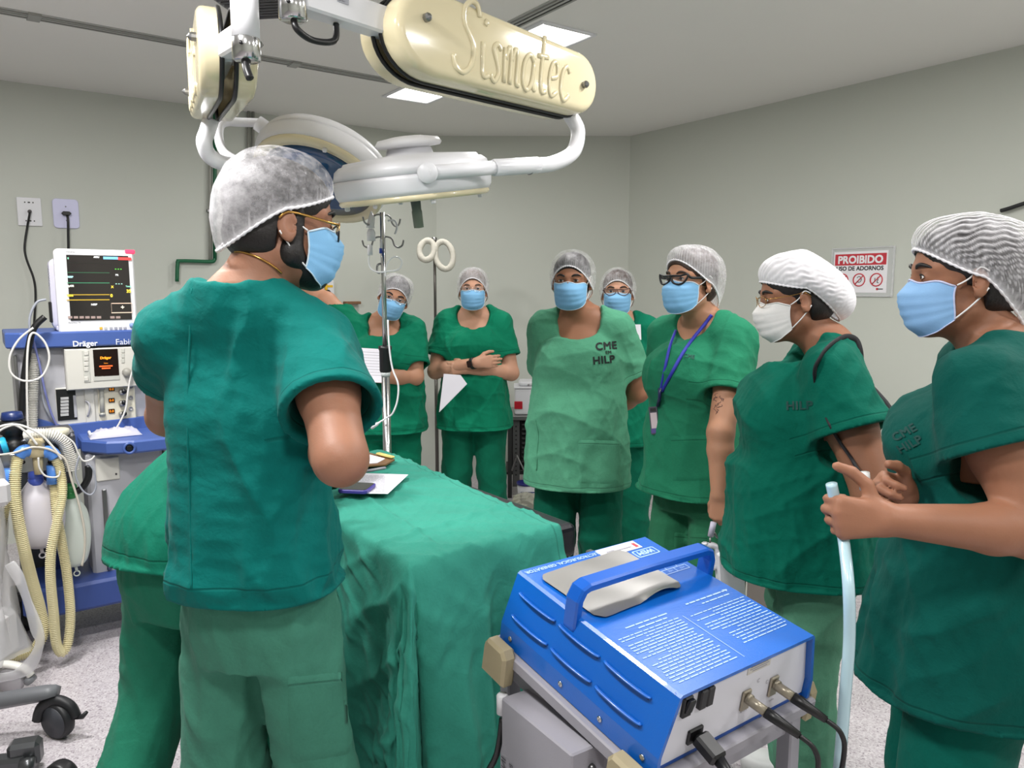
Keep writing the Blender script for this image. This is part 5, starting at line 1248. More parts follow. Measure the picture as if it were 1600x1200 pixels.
# grey metal side box hanging at the trolley's left
bp = UZ(908, 1173, .77) + Vector((-.016, -.012, 0)); bq = UZ(797, 1084, .77) + Vector((-.016, -.012, 0)); dxb = (bq - bp); dxb.z = 0; lb = dxb.length; dxb.normalize(); nb_ = Vector((-dxb.y, dxb.x, 0))
o = bp.lerp(bq, .5); o.z = 0; side = Vector((gx.x, gx.y, 0)); side = nb_ if nb_.dot(side) > 0 else -nb_
t = thing('metal_cabinet', 'flat lilac-grey steel box beside the drape, left of the blue unit', 'box', (o.x, o.y, 0), math.atan2(dxb.y, dxb.x)); sg = 1 if Vector((-dxb.y, dxb.x, 0)).dot(side) > 0 else -1
m = MB(); m.box((0, sg * .04, .52), (lb, .08, .50), .003); m.build('casing', LIL, t)
m = MB(); FM = Matrix.Translation((lb * .40, -sg * .0008, .62)) @ Matrix.Rotation(PI / 2, 4, 'X') @ Matrix.Rotation(PI / 2, 4, 'Z'); FM = FM if sg > 0 else FM
V, F = text_mesh('INDÚSTRIA', .022); V2, F2 = text_mesh('BRASIL 110V', .016)
B_ = Matrix.Translation((lb * .42, -sg * .0012, .66)) @ Matrix(((0, sg * -1.0, 0, 0), (0, 0, -sg * 1.0, 0), (-1, 0, 0, 0), (0, 0, 0, 1)))
m.add(V, F, 0, False, B_); m.add(V2, F2, 0, False, B_ @ Matrix.Translation((0, -.022, 0))); m.build('stencil_print', mat('ink_dark', (70, 68, 76), .6), t)
m = MB(); m.lathe([(.007, 0), (.006, .006), (0, .008)], (-lb / 2, sg * .04, .735), 12, axis=(-1, 0, 0)); m.build('screw', STEEL, t)
m = MB(); m.box((0, sg * .04, .15), (lb * .9, .06, .30), .004); m.build('pedestal', mat('dark_grey', (52, 52, 56), .5), t)
for k, (x_, z_) in enumerate(((798, 1092), (800, 1110), (801, 1128))): pass
m = MB(); a_ = U(785, 1098, bq.y + .03); m.lathe([(.011, -.02), (.011, .014), (.008, .018), (0, .019)], a_, 14); m.tube(spline([a_ + Vector((0, 0, -.03)), a_ + Vector((-.01, 0, -.10)), a_ + Vector((-.04, .02, -.2)), a_ + Vector((-.02, .02, -.40)), a_ + Vector((-.06, .02, -.72))], 5), .006, 7, mi=1); tag(m.build('white_knob_lead', [WHITE, BLACK]), 'white knob with dark lead between the drape hem and the grey box', 'knob')
# ------------------------------------------------------------------ anaesthesia machine at the left wall
AN = RV_.copy()                                          # its front faces along the right wall's direction
rim = UZ(8, 532, 1.285)                                  # left end of the blue shelf rim
AO = Vector((rim.x, rim.y, 0)); AM = frame(AO, LV, -RV_); AMi = AM.inverted()      # local x to the right along the wall, y to the wall
def ap(px, py, y=0.0):
    """local point of the machine seen at a picture point, in the plane y (0 = shelf front)"""
    return AMi @ RP(px, py, AO + (-RV_) * y, RV_)
def arect(x0, y0, x1, y1, y=0.0):
    a, b = ap(x0, y0, y), ap(x1, y1, y); return (a.x + b.x) / 2, (a.z + b.z) / 2, abs(b.x - a.x), abs(b.z - a.z)
IV = mat('machine_ivory', (206, 204, 196), .45); IVD = mat('machine_grey', (172, 172, 178), .45); DB = mat('machine_blue', (66, 92, 158), .42); LG = mat('panel_grey', (190, 190, 182), .5); DKP = mat('panel_dark', (46, 46, 50), .4)
ARZ = math.atan2(LV.y, LV.x)
t = thing('anaesthesia_machine', 'white and blue anaesthesia machine standing at the left wall below the monitor', 'anaesthesia machine', AO, ARZ)
FR = lambda x, z, y: Matrix.Translation((x, y, z)) @ Matrix.Rotation(PI / 2, 4, 'X')       # local (x, z, outwards)
def blk(mb, rc, depth, y=0.0, bev=.004, mi=0):
    """block whose front face fills the picture rectangle rc in the plane y"""
    x, z, w_, h_ = arect(*rc, y); mb.box((x, y + depth / 2, z), (w_, depth, h_), bev, mi); return x, z, w_, h_
x1r = ap(244, 530).x; WM = x1r
# shelf
zr0, zr1 = ap(8, 546).z, ap(8, 521).z
m = MB(); m.prism([(0, .03), (.05, 0), (WM * .45, -.015), (WM, -.005), (WM + .02, .03), (WM + .02, .42), (0, .42)], zr1 - zr0, Matrix.Translation((0, 0, zr0)), bev=.006); sh = m.build('top_shelf', DB, t)
m = MB(); x, z, w_, h_ = arect(112, 529, 138, 543); lettering(m, 'Dräger', h_ * .80, FR(x - w_ / 2, z - h_ * .30, -.0175), bold=.0008); m.build('shelf_lettering', mat('letter_white', (225, 228, 238), .5), sh); m = MB()
x, z, w_, h_ = arect(179, 526, 215, 540); lettering(m, 'Fabius GS', h_ * .82, FR(x - w_ / 2, z - h_ * .3, -.013)); m.build('shelf_lettering', mat('letter_white', (225, 228, 238), .5), sh)
# body
zb0 = ap(100, 668, .05).z; m = MB(); m.box((WM * .5, .24, (zr0 + zb0) / 2), (WM - .05, .38, zr0 - zb0), .006); body = m.build('body', IVD, t)
m = MB(); x, z, w_, h_ = arect(100, 546, 217, 603, -.01); m.prism([(-w_ / 2, -h_ / 2), (w_ / 2, -h_ / 2), (w_ / 2, h_ / 2), (-w_ / 2, h_ / 2)], .07, FR(x, z, .055), bev=.006); vp = m.build('ventilator_panel', IV, t)
m = MB(); blk(m, (128, 548, 142, 597), .004, -.018, .001); m.build('keypad', LG, vp)
for yy in (552, 561, 569, 577, 592): m = MB(); blk(m, (131, yy - 3, 138.5, yy + 3), .004, -.021, .0015); m.build('key', IV, vp)
m = MB(); blk(m, (145, 546.5, 186.5, 587), .006, -.018, .001); scn = m.build('display', mat('display_off', (34, 20, 18), .15), vp)
OR_ = emis('orange_glow', (255, 150, 30), .9); m = MB(); x, z, w_, h_ = arect(158, 555, 172, 563, -.02); lettering(m, 'Dräger', h_ * .62, FR(x, z - h_ * .2, -.0215), align='CENTER', bold=.0006); x, z, w_, h_ = arect(162, 565, 169, 568, -.02); lettering(m, 'Fabius', h_ * .7, FR(x, z - h_ / 2, -.0215), align='CENTER'); m.build('screen_text', OR_, scn)
m = MB(); x, z, w_, h_ = arect(155, 571, 176, 573, -.02)
for q in range(2): m.box((x, -.0215, z - q * h_ * 1.1), (w_ * (1 - .35 * q), .001, h_ * .6))
m.build('screen_message', emis('red_orange_glow', (255, 96, 40), 1.0), scn)
m = MB(); blk(m, (146, 588, 187, 593), .003, -.018, .0005); m.build('soft_keys', LG, vp)
for yy in (548, 556, 564): m = MB(); blk(m, (189.5, yy - 3, 195, yy + 3), .003, -.018, .001); m.build('side_key', LG, vp)
x, z, w_, h_ = arect(191, 574, 206, 590, -.02); m = MB(); m.lathe([(w_ * .55, 0), (w_ * .5, .02), (w_ * .42, .024), (0, .025)], (0, 0, 0), 18, mx=FR(x, z, -.016)); m.build('rotary_knob', mat('knob_grey', (150, 148, 140), .4), vp)
m = MB(); blk(m, (194, 604, 213, 606), .002, -.012, 0)
# lower block
m = MB(); blk(m, (86, 607, 214, 659), .03, .035, .003); lb_ = m.build('lower_panel', IV, t)
m = MB(); blk(m, (87, 609, 121, 655), .006, .030, .001); wd = m.build('gas_window', BLACK, lb_)
for k in range(6): m = MB(); blk(m, (94.5, 621 + k * 5.1, 107.5, 624 + k * 5.1), .003, .028, .0005); m.build('window_bar', mat('bar_white', (186, 186, 186), .5), wd)
m = MB(); blk(m, (114, 618, 121, 652), .003, .028, .001); m.build('window_plate', IVD, wd)
m = MB(); blk(m, (131, 605, 150.5, 660), .012, .026, .003); dd = m.build('side_door', IV, lb_)
m = MB(); a_, b_ = ap(133, 626, .024), ap(137, 650, .024); m.tube(spline([a_, a_ + Vector((.012, -.006, -.01)), (a_ + b_) / 2 + Vector((.012, -.008, 0)), b_], 5), .004, 6); m.build('door_grip', IVD, dd)
m = MB(); blk(m, (152, 603, 213, 655), .012, .026, .003); fp_ = m.build('flow_panel', mat('flow_ivory', (216, 210, 190), .45), lb_)
m = MB(); a_, b_ = ap(158.5, 606, .022), ap(160, 649, .022); m.tube([a_, b_], .010, 10); m.tube([a_ + Vector((0, 0, .004)), a_ - Vector((0, 0, .008))], .013, 10); m.tube([b_, b_ + Vector((0, 0, .012))], .013, 10); m.build('flow_tube', mat('tube_grey', (168, 168, 160), .2), fp_)
for k, yy in enumerate((608, 625.5, 642.5)):
    m = MB(); blk(m, (169.5, yy - 3, 179.5, yy + 3), .004, .022, .001); dsp = m.build('flow_display', mat('display_amber_off', (44, 22, 14), .2), fp_)
    m = MB(); x, z, w_, h_ = arect(172, yy - 1.8, 177, yy + 1.8, .02); lettering(m, '0.0', h_ * 1.3, FR(x, z - h_ * .45, .0215), align='CENTER'); m.build('digits', OR_, dsp)
    x, z, w_, h_ = arect(183, yy, 197, yy + 9, .02); m = MB(); m.lathe([(w_ * .38, 0), (w_ * .34, .03), (0, .031)], n=14, mx=FR(x, z, .026)); m.build('flow_knob', mat('knob_steel', (176, 174, 168), .3, .6), fp_)
    x, z, w_, h_ = arect(188, yy - 1, 197, yy + 6, .02); m = MB(); m.lathe([(w_ * .5, 0), (w_ * .5, .012), (0, .013)], n=12, mx=FR(x, z, .002)); m.build('knob_cap', BLACK, fp_)
    x, z, w_, h_ = arect(201, yy - 7.5, 208, yy - .5, .02); m = MB(); m.lathe([(w_ * .55, 0), (w_ * .55, .004), (w_ * .4, .0045), (w_ * .38, .002), (0, .002)], n=16, mx=FR(x, z, .025)); m.build('pressure_gauge', mat('gauge', (150, 150, 152), .3), fp_)
# vaporiser at the right
m = MB(); x, z, w_, h_ = arect(216, 575, 240, 640, .08); m.lathe([(w_ * .46, -h_ / 2), (w_ * .48, -h_ / 2 + .01), (w_ * .48, h_ / 2 - .02), (w_ * .4, h_ / 2)], (x, .12, z), 20); vz = m.build('vaporiser', IVD, t)
m = MB(); m.lathe([(w_ * .44, 0), (w_ * .46, .012), (w_ * .40, .03), (0, .034)], (x, .12, z + h_ / 2), 20); m.build('filler_cap', mat('cap_yellow', (214, 178, 44), .4), vz)
# blue back wall and worktop
m = MB(); a_, b_ = ap(56, 652, .02), ap(250, 640, .0); zt_ = ap(100, 712, -.1).z; m.prism([(ap(56, 660, .03).x, zt_), (x1r + .03, zt_), (x1r + .03, ap(240, 650, 0).z), (ap(95, 660, .03).x, ap(95, 664, .03).z), (ap(56, 655, .03).x, ap(56, 653, .03).z)], .03, FR(0, 0, .045), bev=.003); m.build('rear_guard', DB, t)
WZ = UZ(180, 690, .845)
wz_ = ap(150, 712, -.24).z; xa, xb = ap(152, 700, -.22).x, x1r + .06
m = MB(); m.prism([(xa - .05, .03), (xa - .05, -.14), (xa + .03, -.25), (xa + .13, -.29), (xb, -.29), (xb, .03)], .055, Matrix.Translation((0, 0, wz_ - .0)), bev=.008); wt = m.build('worktop', DB, t)
q = ap(203, 704, -.30); m = MB(); m.lathe([(.026, 0), (.026, .008), (.018, .010), (.016, .004), (0, .004)], n=20, mx=FR(q.x, wz_ + .026, -.288)); m.lathe([(.015, .0045), (.008, .0052), (.0, .0052)], n=16, mi=1, mx=FR(q.x, wz_ + .026, -.288)); m.build('lock_knob', [DB, BLACK], wt)
# lower cabinet, column and base
zc0, zc1 = ap(150, 932, -.16).z, wz_ - .003
m = MB(); m.box((xa + .11, -.06, (zc0 + zc1) / 2), (.30, .20, zc1 - zc0), .012); cab = m.build('lower_cabinet', IVD, t)
m = MB(); m.box((xa + .40, -.05, (zc0 + zc1) / 2), (.26, .20, zc1 - zc0), .012); cb2 = m.build('lower_cabinet', IV, t)
m = MB(); m.box((xa + .385, -.153, zc1 - .05), (.12, .01, .05), .003); m.build('drawer_pull', IVD, cb2)
m = MB(); m.box((xa + .02, -.168, zc1 - .34), (.018, .014, .36), .004); m.build('cabinet_rail', STEEL, cab)
m = MB(); m.box((xa + .04, -.163, zc1 - .075), (.09, .012, .10), .004); m.lathe([(.004, 0), (.004, .003)], n=8, mi=1, mx=FR(xa + .07, zc1 - .10, -.169)); m.build('cabinet_plate', [IV, BLACK], cab)
m = MB(); m.prism([(-.02, -.20), (.10, -.26), (xb, -.26), (xb, .38), (0, .38)], .12, Matrix.Translation((0, 0, .16)), bev=.012); m.build('base', mat('base_blue', (48, 72, 138), .45), t)
m = MB(); x, z, w_, h_ = arect(20, 548, 44, 690, .05); m.box((x, .10, z - .06), (w_, .10, h_ + .10), .006); m.box((x - w_ * .3, .045, z - .06), (.012, .012, h_ + .08), .002, 1); m.build('side_column', [IVD, STEEL], t)
m = MB(); m.box((.10, .12, (zc0 + .9) / 2), (.22, .12, .75), .01); m.build('rear_column', mat('rear_dark', (60, 64, 70), .5), t)
m = MB(); m.box((.13, .02, .52), (.05, .06, .60), .006); m.build('blue_post', mat('post_blue', (26, 44, 104), .4), t)
def castor(t_, c, r_, ax_, mats_=None):
    m = MB(); m.lathe([(r_ * .55, -.020), (r_ * .62, -.024), (r_ * .94, -.022), (r_, -.012), (r_, .012), (r_ * .94, .022), (r_ * .62, .024), (r_ * .55, .020)], c, 28, axis=ax_); m.lathe([(r_ * .56, -.016), (0, -.019)], c, 24, 1, axis=ax_); m.lathe([(r_ * .56, .016), (0, .019)], c, 24, 1, axis=ax_); return m.build('castor', mats_ or [BLACK, mat('castor_hub', (60, 62, 68), .4)], t_)
q = UZ(38, 962, .08); ql = AMi @ q; castor(t, (ql.x, ql.y + .03, .081), .08, (.8, -.6, 0)); m = MB(); m.box((ql.x, ql.y + .05, .165), (.09, .12, .05), .01); m.build('castor_fork', BLACK, t)
for x_, y_ in ((xb - .05, -.2), (xb - .05, .33), (.05, .33)): castor(t, (x_, y_, .081), .08, (1, 0, 0))
# loose things on the shelf
for nm, lab, px0, px1, py0, py1, rgb in (('green_marker', 'bright green marker cap on the blue shelf under the monitor', 107, 114, 520, 527, (60, 210, 80)), ('small_bottle', 'small blue bottle on the blue shelf under the monitor', 118, 128, 516, 526, (120, 136, 196)), ('ampoule', 'amber ampoule standing on the blue shelf under the monitor', 129, 134, 514, 526, (120, 90, 40)), ('dark_vial', 'dark thin vial standing on the blue shelf under the monitor', 114.5, 117.5, 514, 526, (50, 40, 36)), ('white_tape', 'white tape roll lying on the blue shelf under the monitor buttons', 168, 186, 520, 525, (226, 226, 232))):
    x, z, w_, h_ = arect(px0, py0, px1, py1, .03); m = MB(); m.lathe([(w_ * .48, 0), (w_ * .5, h_ * .1), (w_ * .5, h_ * .7), (w_ * .32, h_ * .8), (w_ * .32, h_), (0, h_ * 1.01)], n=12); o = tag(m.build(nm, mat(nm, rgb, .35)), lab, nm.split('_')[-1]); o.location = AM @ Vector((x, .04, zr1 + .001))
# ------------------------------------------------------------------ patient monitor
yM = .025; q = ap(150, 520, yM); t = thing('patient_monitor', 'patient monitor with dark trace screen on top of the anaesthesia machine', 'monitor', AM @ Vector((q.x, yM + .03, zr1)), ARZ)
T = (Matrix.Translation(AM @ Vector((q.x, yM + .03, zr1))) @ Matrix.Rotation(ARZ, 4, 'Z')).inverted() @ AM
MW = mat('monitor_white', (222, 222, 224), .4); x0, z0, w_, h_ = arect(83, 388, 216, 520, yM)
def mrect(mb, rc, depth, dy, bev=.001, mi=0): 
    x, z, a, b = arect(*rc, yM); mb.box((x, yM + dy + depth / 2, z), (a, depth, b), bev, mi, mx=T); return x, z, a, b
m = MB(); m.prism(rrect(w_, h_, .018), .045, T @ FR(x0, z0, yM + .045), bev=.006); bz = m.build('bezel', MW, t)
m = MB(); x, z, a, b = arect(72, 410, 200, 512, yM); m.prism(rrect(w_ * .98, h_ * .84, .03), .12, T @ FR(x0 - .02, z0 - .01, yM + .165), bev=.02); bk_ = m.build('rear_shell', mat('monitor_lilac', (206, 204, 220), .4), t)
m = MB()
for k in range(7): m.box((x0 - w_ * .49 - .0205, yM + .08, z0 + .10 - .012 * k), (.004, .03, .004), mx=T)
m.build('vent_slot', GREYP, bk_)
m = MB(); mrect(m, (103, 398, 206, 499), .006, -.004, .001); scr = m.build('screen', mat('screen_black', (40, 36, 34), .12), bz)
def glow(nm, rc, rgb, s_=.9, par=None): m = MB(); mrect(m, rc, .001, -.0052, 0); return m.build(nm, emis(nm + '_%d%d%d' % rgb, rgb, s_), par or scr)
glow('status_bar', (161, 401, 184, 405.5), (110, 176, 232)); glow('alarm_bar', (184, 402, 205, 406.5), (240, 60, 60)); 
for yy, c in ((411, (60, 120, 86)), (426, (60, 130, 90)), (442, (60, 140, 100)), (460.5, (170, 140, 40)), (468.5, (170, 140, 40))): glow('trace', (104, yy - .55, 171, yy + .55), c, .55)
def glyphs(txt, px, py, hpx, rgb):
    x, z, a, b = arect(px, py, px + 10, py + hpx, yM); m = MB(); lettering(m, txt, b * 1.3, T @ FR(x - a / 2, z - b / 2, yM - .0052), bold=.0006); m.build('reading', emis('reading_%d%d%d' % rgb, rgb, 1.0), scr)
glyphs('- - -', 179, 417, 5, (90, 220, 60)); glyphs('II', 105, 402, 3, (120, 200, 160)); glyphs('PR', 180, 428, 3, (180, 180, 180)); glyphs('- - -', 180, 440, 5, (160, 220, 200)); glyphs('RESP', 105, 431, 3, (150, 200, 200)); glyphs('SpO2', 105, 445, 3, (220, 220, 200)); glyphs('CO2', 105, 460, 3, (230, 200, 60)); glyphs('35', 197, 452, 5, (230, 200, 60)); glyphs('ADU', 146, 400, 3, (220, 220, 220)); glyphs('X', 173, 446, 4, (210, 180, 60)); glyphs('0', 172, 459, 5, (230, 200, 60)); glyphs('Temp', 196, 446, 2.5, (120, 180, 160)); glyphs('NIBP', 142, 474, 3, (190, 190, 190))
m = MB()
for rc in ((174, 473.5, 206, 474.3), (174, 488, 206, 488.8), (173.6, 473.5, 174.4, 489), (205.5, 473.5, 206.2, 489)): mrect(m, rc, .001, -.0052, 0)
m.build('inset_frame', emis('inset_white', (220, 190, 170), .6), scr)
glyphs('+', 188, 476, 7, (230, 220, 200))
for k in range(8): glow('menu_key', (106 + k * 9 + (12 if k > 5 else 0), 494, 113 + k * 9 + (12 if k > 5 else 0), 497.5), (150, 130, 124), .35)
m = MB(); x, z, a, b = arect(103, 391.5, 118, 395, yM); lettering(m, 'mindray', b * 1.2, T @ FR(x - a / 2, z - b / 2, yM - .0005)); x, z, a, b = arect(107, 502, 122, 505, yM); lettering(m, 'BeneView T8', b * .9, T @ FR(x - a / 2, z - b / 2, yM - .0005)); m.build('bezel_print', DKP, bz)
m = MB(); mrect(m, (195, 390, 211, 397), .02, -.004, .004); m.build('alarm_lamp', emis('alarm_pink', (255, 60, 96), .9), bz)
x, z, a, b = arect(152, 508, 216, 519, yM); m = MB(); m.prism(rrect(a, b, .006), .008, T @ FR(x, z, yM + .001), bev=.002); kp = m.build('key_strip', MW, bz)
for k, c in enumerate(((226, 176, 60), (190, 190, 184), (170, 170, 176), (160, 160, 168), (160, 160, 168), (160, 160, 168))): m = MB(); mrect(m, (155 + k * 7.2 + (1.5 if k > 1 else 0), 511, 160 + k * 7.2 + (1.5 if k > 1 else 0), 515), .004, -.0095, .001); m.build('key', mat('key_%d' % c[0], c, .4), kp)
x, z, a, b = arect(201, 503, 210, 513, yM); m = MB(); m.lathe([(a * .5, 0), (a * .48, .016), (a * .3, .02), (0, .02)], n=18, mx=T @ FR(x, z, yM)); m.build('rotary_knob', mat('knob_blue', (130, 156, 200), .35), bz)
m = MB(); x, z, a, b = arect(68, 512, 150, 521, yM); m.box((x0 - .03, yM + .12, zr1 + .012), (.26, .18, .024), .006, mx=T); m.box((x0, yM + .10, zr1 + .03), (.12, .08, .03), .004, mx=T); m.build('stand', mat('monitor_lilac', (206, 204, 220)), t)
m = MB(); mrect(m, (78, 472, 85, 505), .05, .06, .003); m.build('side_connector', BLACK, bk_)
# ------------------------------------------------------------------ breathing system in front
YB = -.30
PB = lambda px, py, y=YB: AM @ ap(px, py, y)
t = thing('breathing_absorber', 'breathing-circuit block with black knob and metal bar, left of the blue worktop', 'absorber', PB(50, 715)); T = Matrix.Translation(-t.location)
bl = lambda px, py, y=YB: T @ PB(px, py, y)
MB_R = T.to_3x3(); FRW = lambda p: Matrix.Translation(p) @ Matrix.Rotation(ARZ, 4, 'Z')
def wblk(mb, x0, y0, x1, y1, depth, y=YB, bev=.003, mi=0):
    a, b = PB(x0, y0, y), PB(x1, y1, y); c = T @ ((a + b) / 2); mb.box((0, depth / 2, 0), (abs((b - a).dot(LV)), depth, abs(b.z - a.z)), bev, mi, mx=FRW(c)); return c
m = MB(); wblk(m, -20, 690, 120, 712, .22, YB + .02, .01); wblk(m, 60, 676, 118, 700, .16, YB + .06, .01); m.build('manifold', mat('cast_dark', (92, 92, 96), .35, .5), t)
m = MB(); wblk(m, -10, 712, 110, 731, .03, YB - .01, .004); 
m.build('metal_bar', mat('bar_steel', (160, 160, 160), .3, .8), t)
for px_ in (36, 78): m = MB(); m.lathe([(.008, 0), (.008, .004)], bl(px_, 722, YB - .012), 10, axis=RV_); m.build('bolt', BLACK, t)
m = MB(); c = bl(22, 690, YB + .05); m.lathe([(.045, -.05), (.045, 0), (.038, .004), (.036, .03), (.046, .034), (.048, .075), (.04, .085), (0, .087)], c, 18); m.build('black_knob', BLACK, t)
m = MB(); m.lathe([(.036, .0), (.04, .004), (.034, .03), (0, .034)], c + Vector((0, 0, .087)), 18); m.build('knob_top', mat('deep_blue', (24, 44, 96), .35), t)
m = MB(); c = bl(88, 683, YB + .03); m.lathe([(.028, -.02), (.036, .0), (.048, .012), (.048, .03), (.04, .034), (0, .035)], c, 20); m.build('valve_dome', mat('valve_cream', (206, 200, 180), .4), t)
m = MB(); c = bl(5, 697, YB - .02); a_ = LV * .5 + Vector((0, 0, .1)); m.lathe([(.034, 0), (.034, .06), (.028, .065)], c - a_ * .1, 16, axis=a_); m.lathe([(.036, .02), (.036, .045)], c - a_ * .1, 16, 1, axis=a_); m.build('filter', [mat('cyan_plastic', (40, 170, 206), .35), mat('deep_blue', (24, 44, 96))], t)
BC = mat('connector_blue', (84, 140, 224), .35); CORR = mat('corrugated_cream', (224, 215, 176), .4); CORRW = mat('corrugated_white', (214, 212, 206), .4)
BUG = mat('bag_blue', (72, 94, 190), .4)
m = MB(); m.tube(spline([bl(46, 704, YB - .05), bl(36, 705, YB - .06), bl(29, 712, YB - .06)], 4), .024, 12); m.build('elbow', BC, t)
m = MB(); m.tube(spline([bl(71, 706, YB - .05), bl(80, 707, YB - .06), bl(86, 714, YB - .06)], 4), .024, 12); m.build('elbow', BC, t)
m = MB(); m.lathe([(.03, -.02), (.032, .0), (.026, .03), (.03, .034), (.02, .05), (.0, .05)], bl(58, 705, YB - .05), 16); m.lathe([(.016, -.09), (.018, -.02)], bl(58, 705, YB - .05), 12); m.build('y_piece', mat('clear_amber', (196, 182, 146), .25), t)
m = MB(); m.tube([bl(83, 727, YB - .04), bl(83, 740, YB - .04), bl(84, 755, YB - .04)], [.024, .022, .026], 12); m.build('hose_coupling', BC, t)
m = MB(); m.tube([bl(18, 733, YB - .06), bl(16, 745, YB - .06), bl(13, 760, YB - .06)], [.026, .022, .030], 12); m.build('hose_coupling', BC, t)
def corrugated(name, pts, r, m_, label, grp=None, pitch=.0075):
    P = spline([T.inverted() @ p if False else p for p in pts], 14); ln = [0]
    for i in range(1, len(P)): ln.append(ln[-1] + (P[i] - P[i - 1]).length)
    n = int(ln[-1] / (pitch / 2)); Q = []; rr = []
    for i in range(n + 1):
        s_ = ln[-1] * i / n; k = int(np.searchsorted(ln, s_)); k = min(max(k, 1), len(P) - 1); f = (s_ - ln[k - 1]) / max(ln[k] - ln[k - 1], 1e-9); Q.append(P[k - 1].lerp(P[k], f)); rr.append(r * (1 if i % 2 else .70))
    o = Q[0].copy(); mb = MB(); mb.tube([q - o for q in Q], rr, 10); ob = tag(mb.build(name, m_), label, 'hose', grp); ob.location = o; ob.data.polygons.foreach_set('use_smooth', np.zeros(len(ob.data.polygons), bool)); return ob
Y2 = YB - .06
corrugated('breathing_hose', [PB(28, 714, Y2), PB(24, 740, Y2 - .02), PB(25, 790, Y2 - .04), PB(36, 850, Y2 - .04), PB(48, 900, Y2 - .02), PB(62, 950, Y2 - .01), PB(68, 985, Y2 - .02), PB(55, 1012, Y2 - .03), PB(25, 1026, Y2 - .04), PB(-8, 1022, Y2 - .05), PB(-40, 1008, Y2 - .05)], .022, CORR, 'cream corrugated hose curving down and away to the picture edge')
corrugated('breathing_hose', [PB(87, 716, Y2), PB(95, 740, Y2), PB(97, 775, Y2 - .03), PB(88, 820, Y2 - .05), PB(80, 860, Y2 - .06), PB(79, 905, Y2 - .06), PB(84, 960, Y2 - .05), PB(88, 1005, Y2 - .04), PB(97, 1020, Y2 - .03), PB(106, 1005, Y2 - .02), PB(110, 960, Y2 - .01), PB(105, 900, Y2 - .005), PB(97, 850, Y2 - .005), PB(88, 800, Y2 - .005), PB(85, 757, YB - .03)], .019, CORR, 'cream corrugated hose hanging in a long narrow loop in front of the bags')
corrugated('breathing_hose', [PB(13, 760, Y2), PB(8, 785, Y2), PB(2, 815, Y2), PB(-4, 850, Y2)], .022, CORR, 'short cream corrugated hose under the blue coupling at the picture edge')
corrugated('scavenging_hose', [PB(52, 553, .0), PB(51, 580, -.01), PB(49, 640, -.02), PB(50, 690, -.06), PB(52, 705, -.16)], .026, CORRW, 'white corrugated hose running upright beside the machine column')
corrugated('white_circuit_hose', [PB(40, 682, YB), PB(58, 678, YB - .02), PB(80, 679, YB - .03), PB(98, 690, YB - .03), PB(108, 710, YB - .03), PB(114, 735, YB - .03)], .024, CORRW, 'white corrugated hose arching over the breathing block to the green-necked bag')
def bag(name, label, top, bot, w_, neck_m, bag_m, y=YB - .03, lean=0, neck_h=.06):
    a, b = PB(*top, y), PB(*bot, y); h = a.z - b.z; t_ = thing(name, label, 'bag', a, ARZ)
    m = MB(); m.lathe([(.020, -neck_h), (.026, -neck_h + .004), (.028, -neck_h * .55), (.024, -neck_h * .5), (.027, -neck_h * .45), (.025, -.008), (.018, .0)], n=18); m.build('neck', neck_m, t_)
    prof = [(.022, 0), (.03, .03), (.55, .12), (.85, .25), (1, .45), (1, .65), (.9, .82), (.7, .93), (.35, .99), (.06, 1.0)]
    V = []; F = []; n = 28; rows = spline([(r_ * w_ if r_ > .05 else r_, 0, z_) for r_, z_ in prof], 4)
    for p in rows:
        for j in range(n):
            q = 2 * PI * j / n; rr_ = max(p.x, .004) * (1 + .05 * math.sin(3 * q + 5 * p.z) * min(1, p.x * 20)); V.append((rr_ * math.cos(q) + lean * p.z, rr_ * math.sin(q) * .62, -neck_h * .6 - p.z * (h - neck_h * .6)))
    for i in range(len(rows) - 1):
        for j in range(n): F.append([i * n + j, i * n + (j + 1) % n, (i + 1) * n + (j + 1) % n, (i + 1) * n + j])
    m = MB(); m.add(V, F, 0, True); m.build('bag_body', bag_m, t_)
    e = Vector((lean, 0, -h)); m = MB(); m.tube([e + Vector((0, 0, .006)), e + Vector((.002, 0, -.02))], .006, 7); m.tube([e + Vector((.002 + .011 * math.cos(q), 0, -.03 + .011 * math.sin(q))) for q in np.linspace(0, 2 * PI, 15)[:-1]], .003, 5, True); m.build('tail_loop', bag_m, t_)
bag('breathing_bag', 'big milky breathing bag with blue neck, hanging under the metal bar', (55, 735), (66, 856), .088, BUG, mat('bag_milky', (206, 202, 210), .35), YB + .0)
bag('breathing_bag', 'pale greenish breathing bag with green neck, right of the milky one', (109, 756), (114, 886), .062, mat('bag_neck_green', (44, 136, 70), .4), mat('bag_greenish', (208, 216, 208), .35), YB + .07)
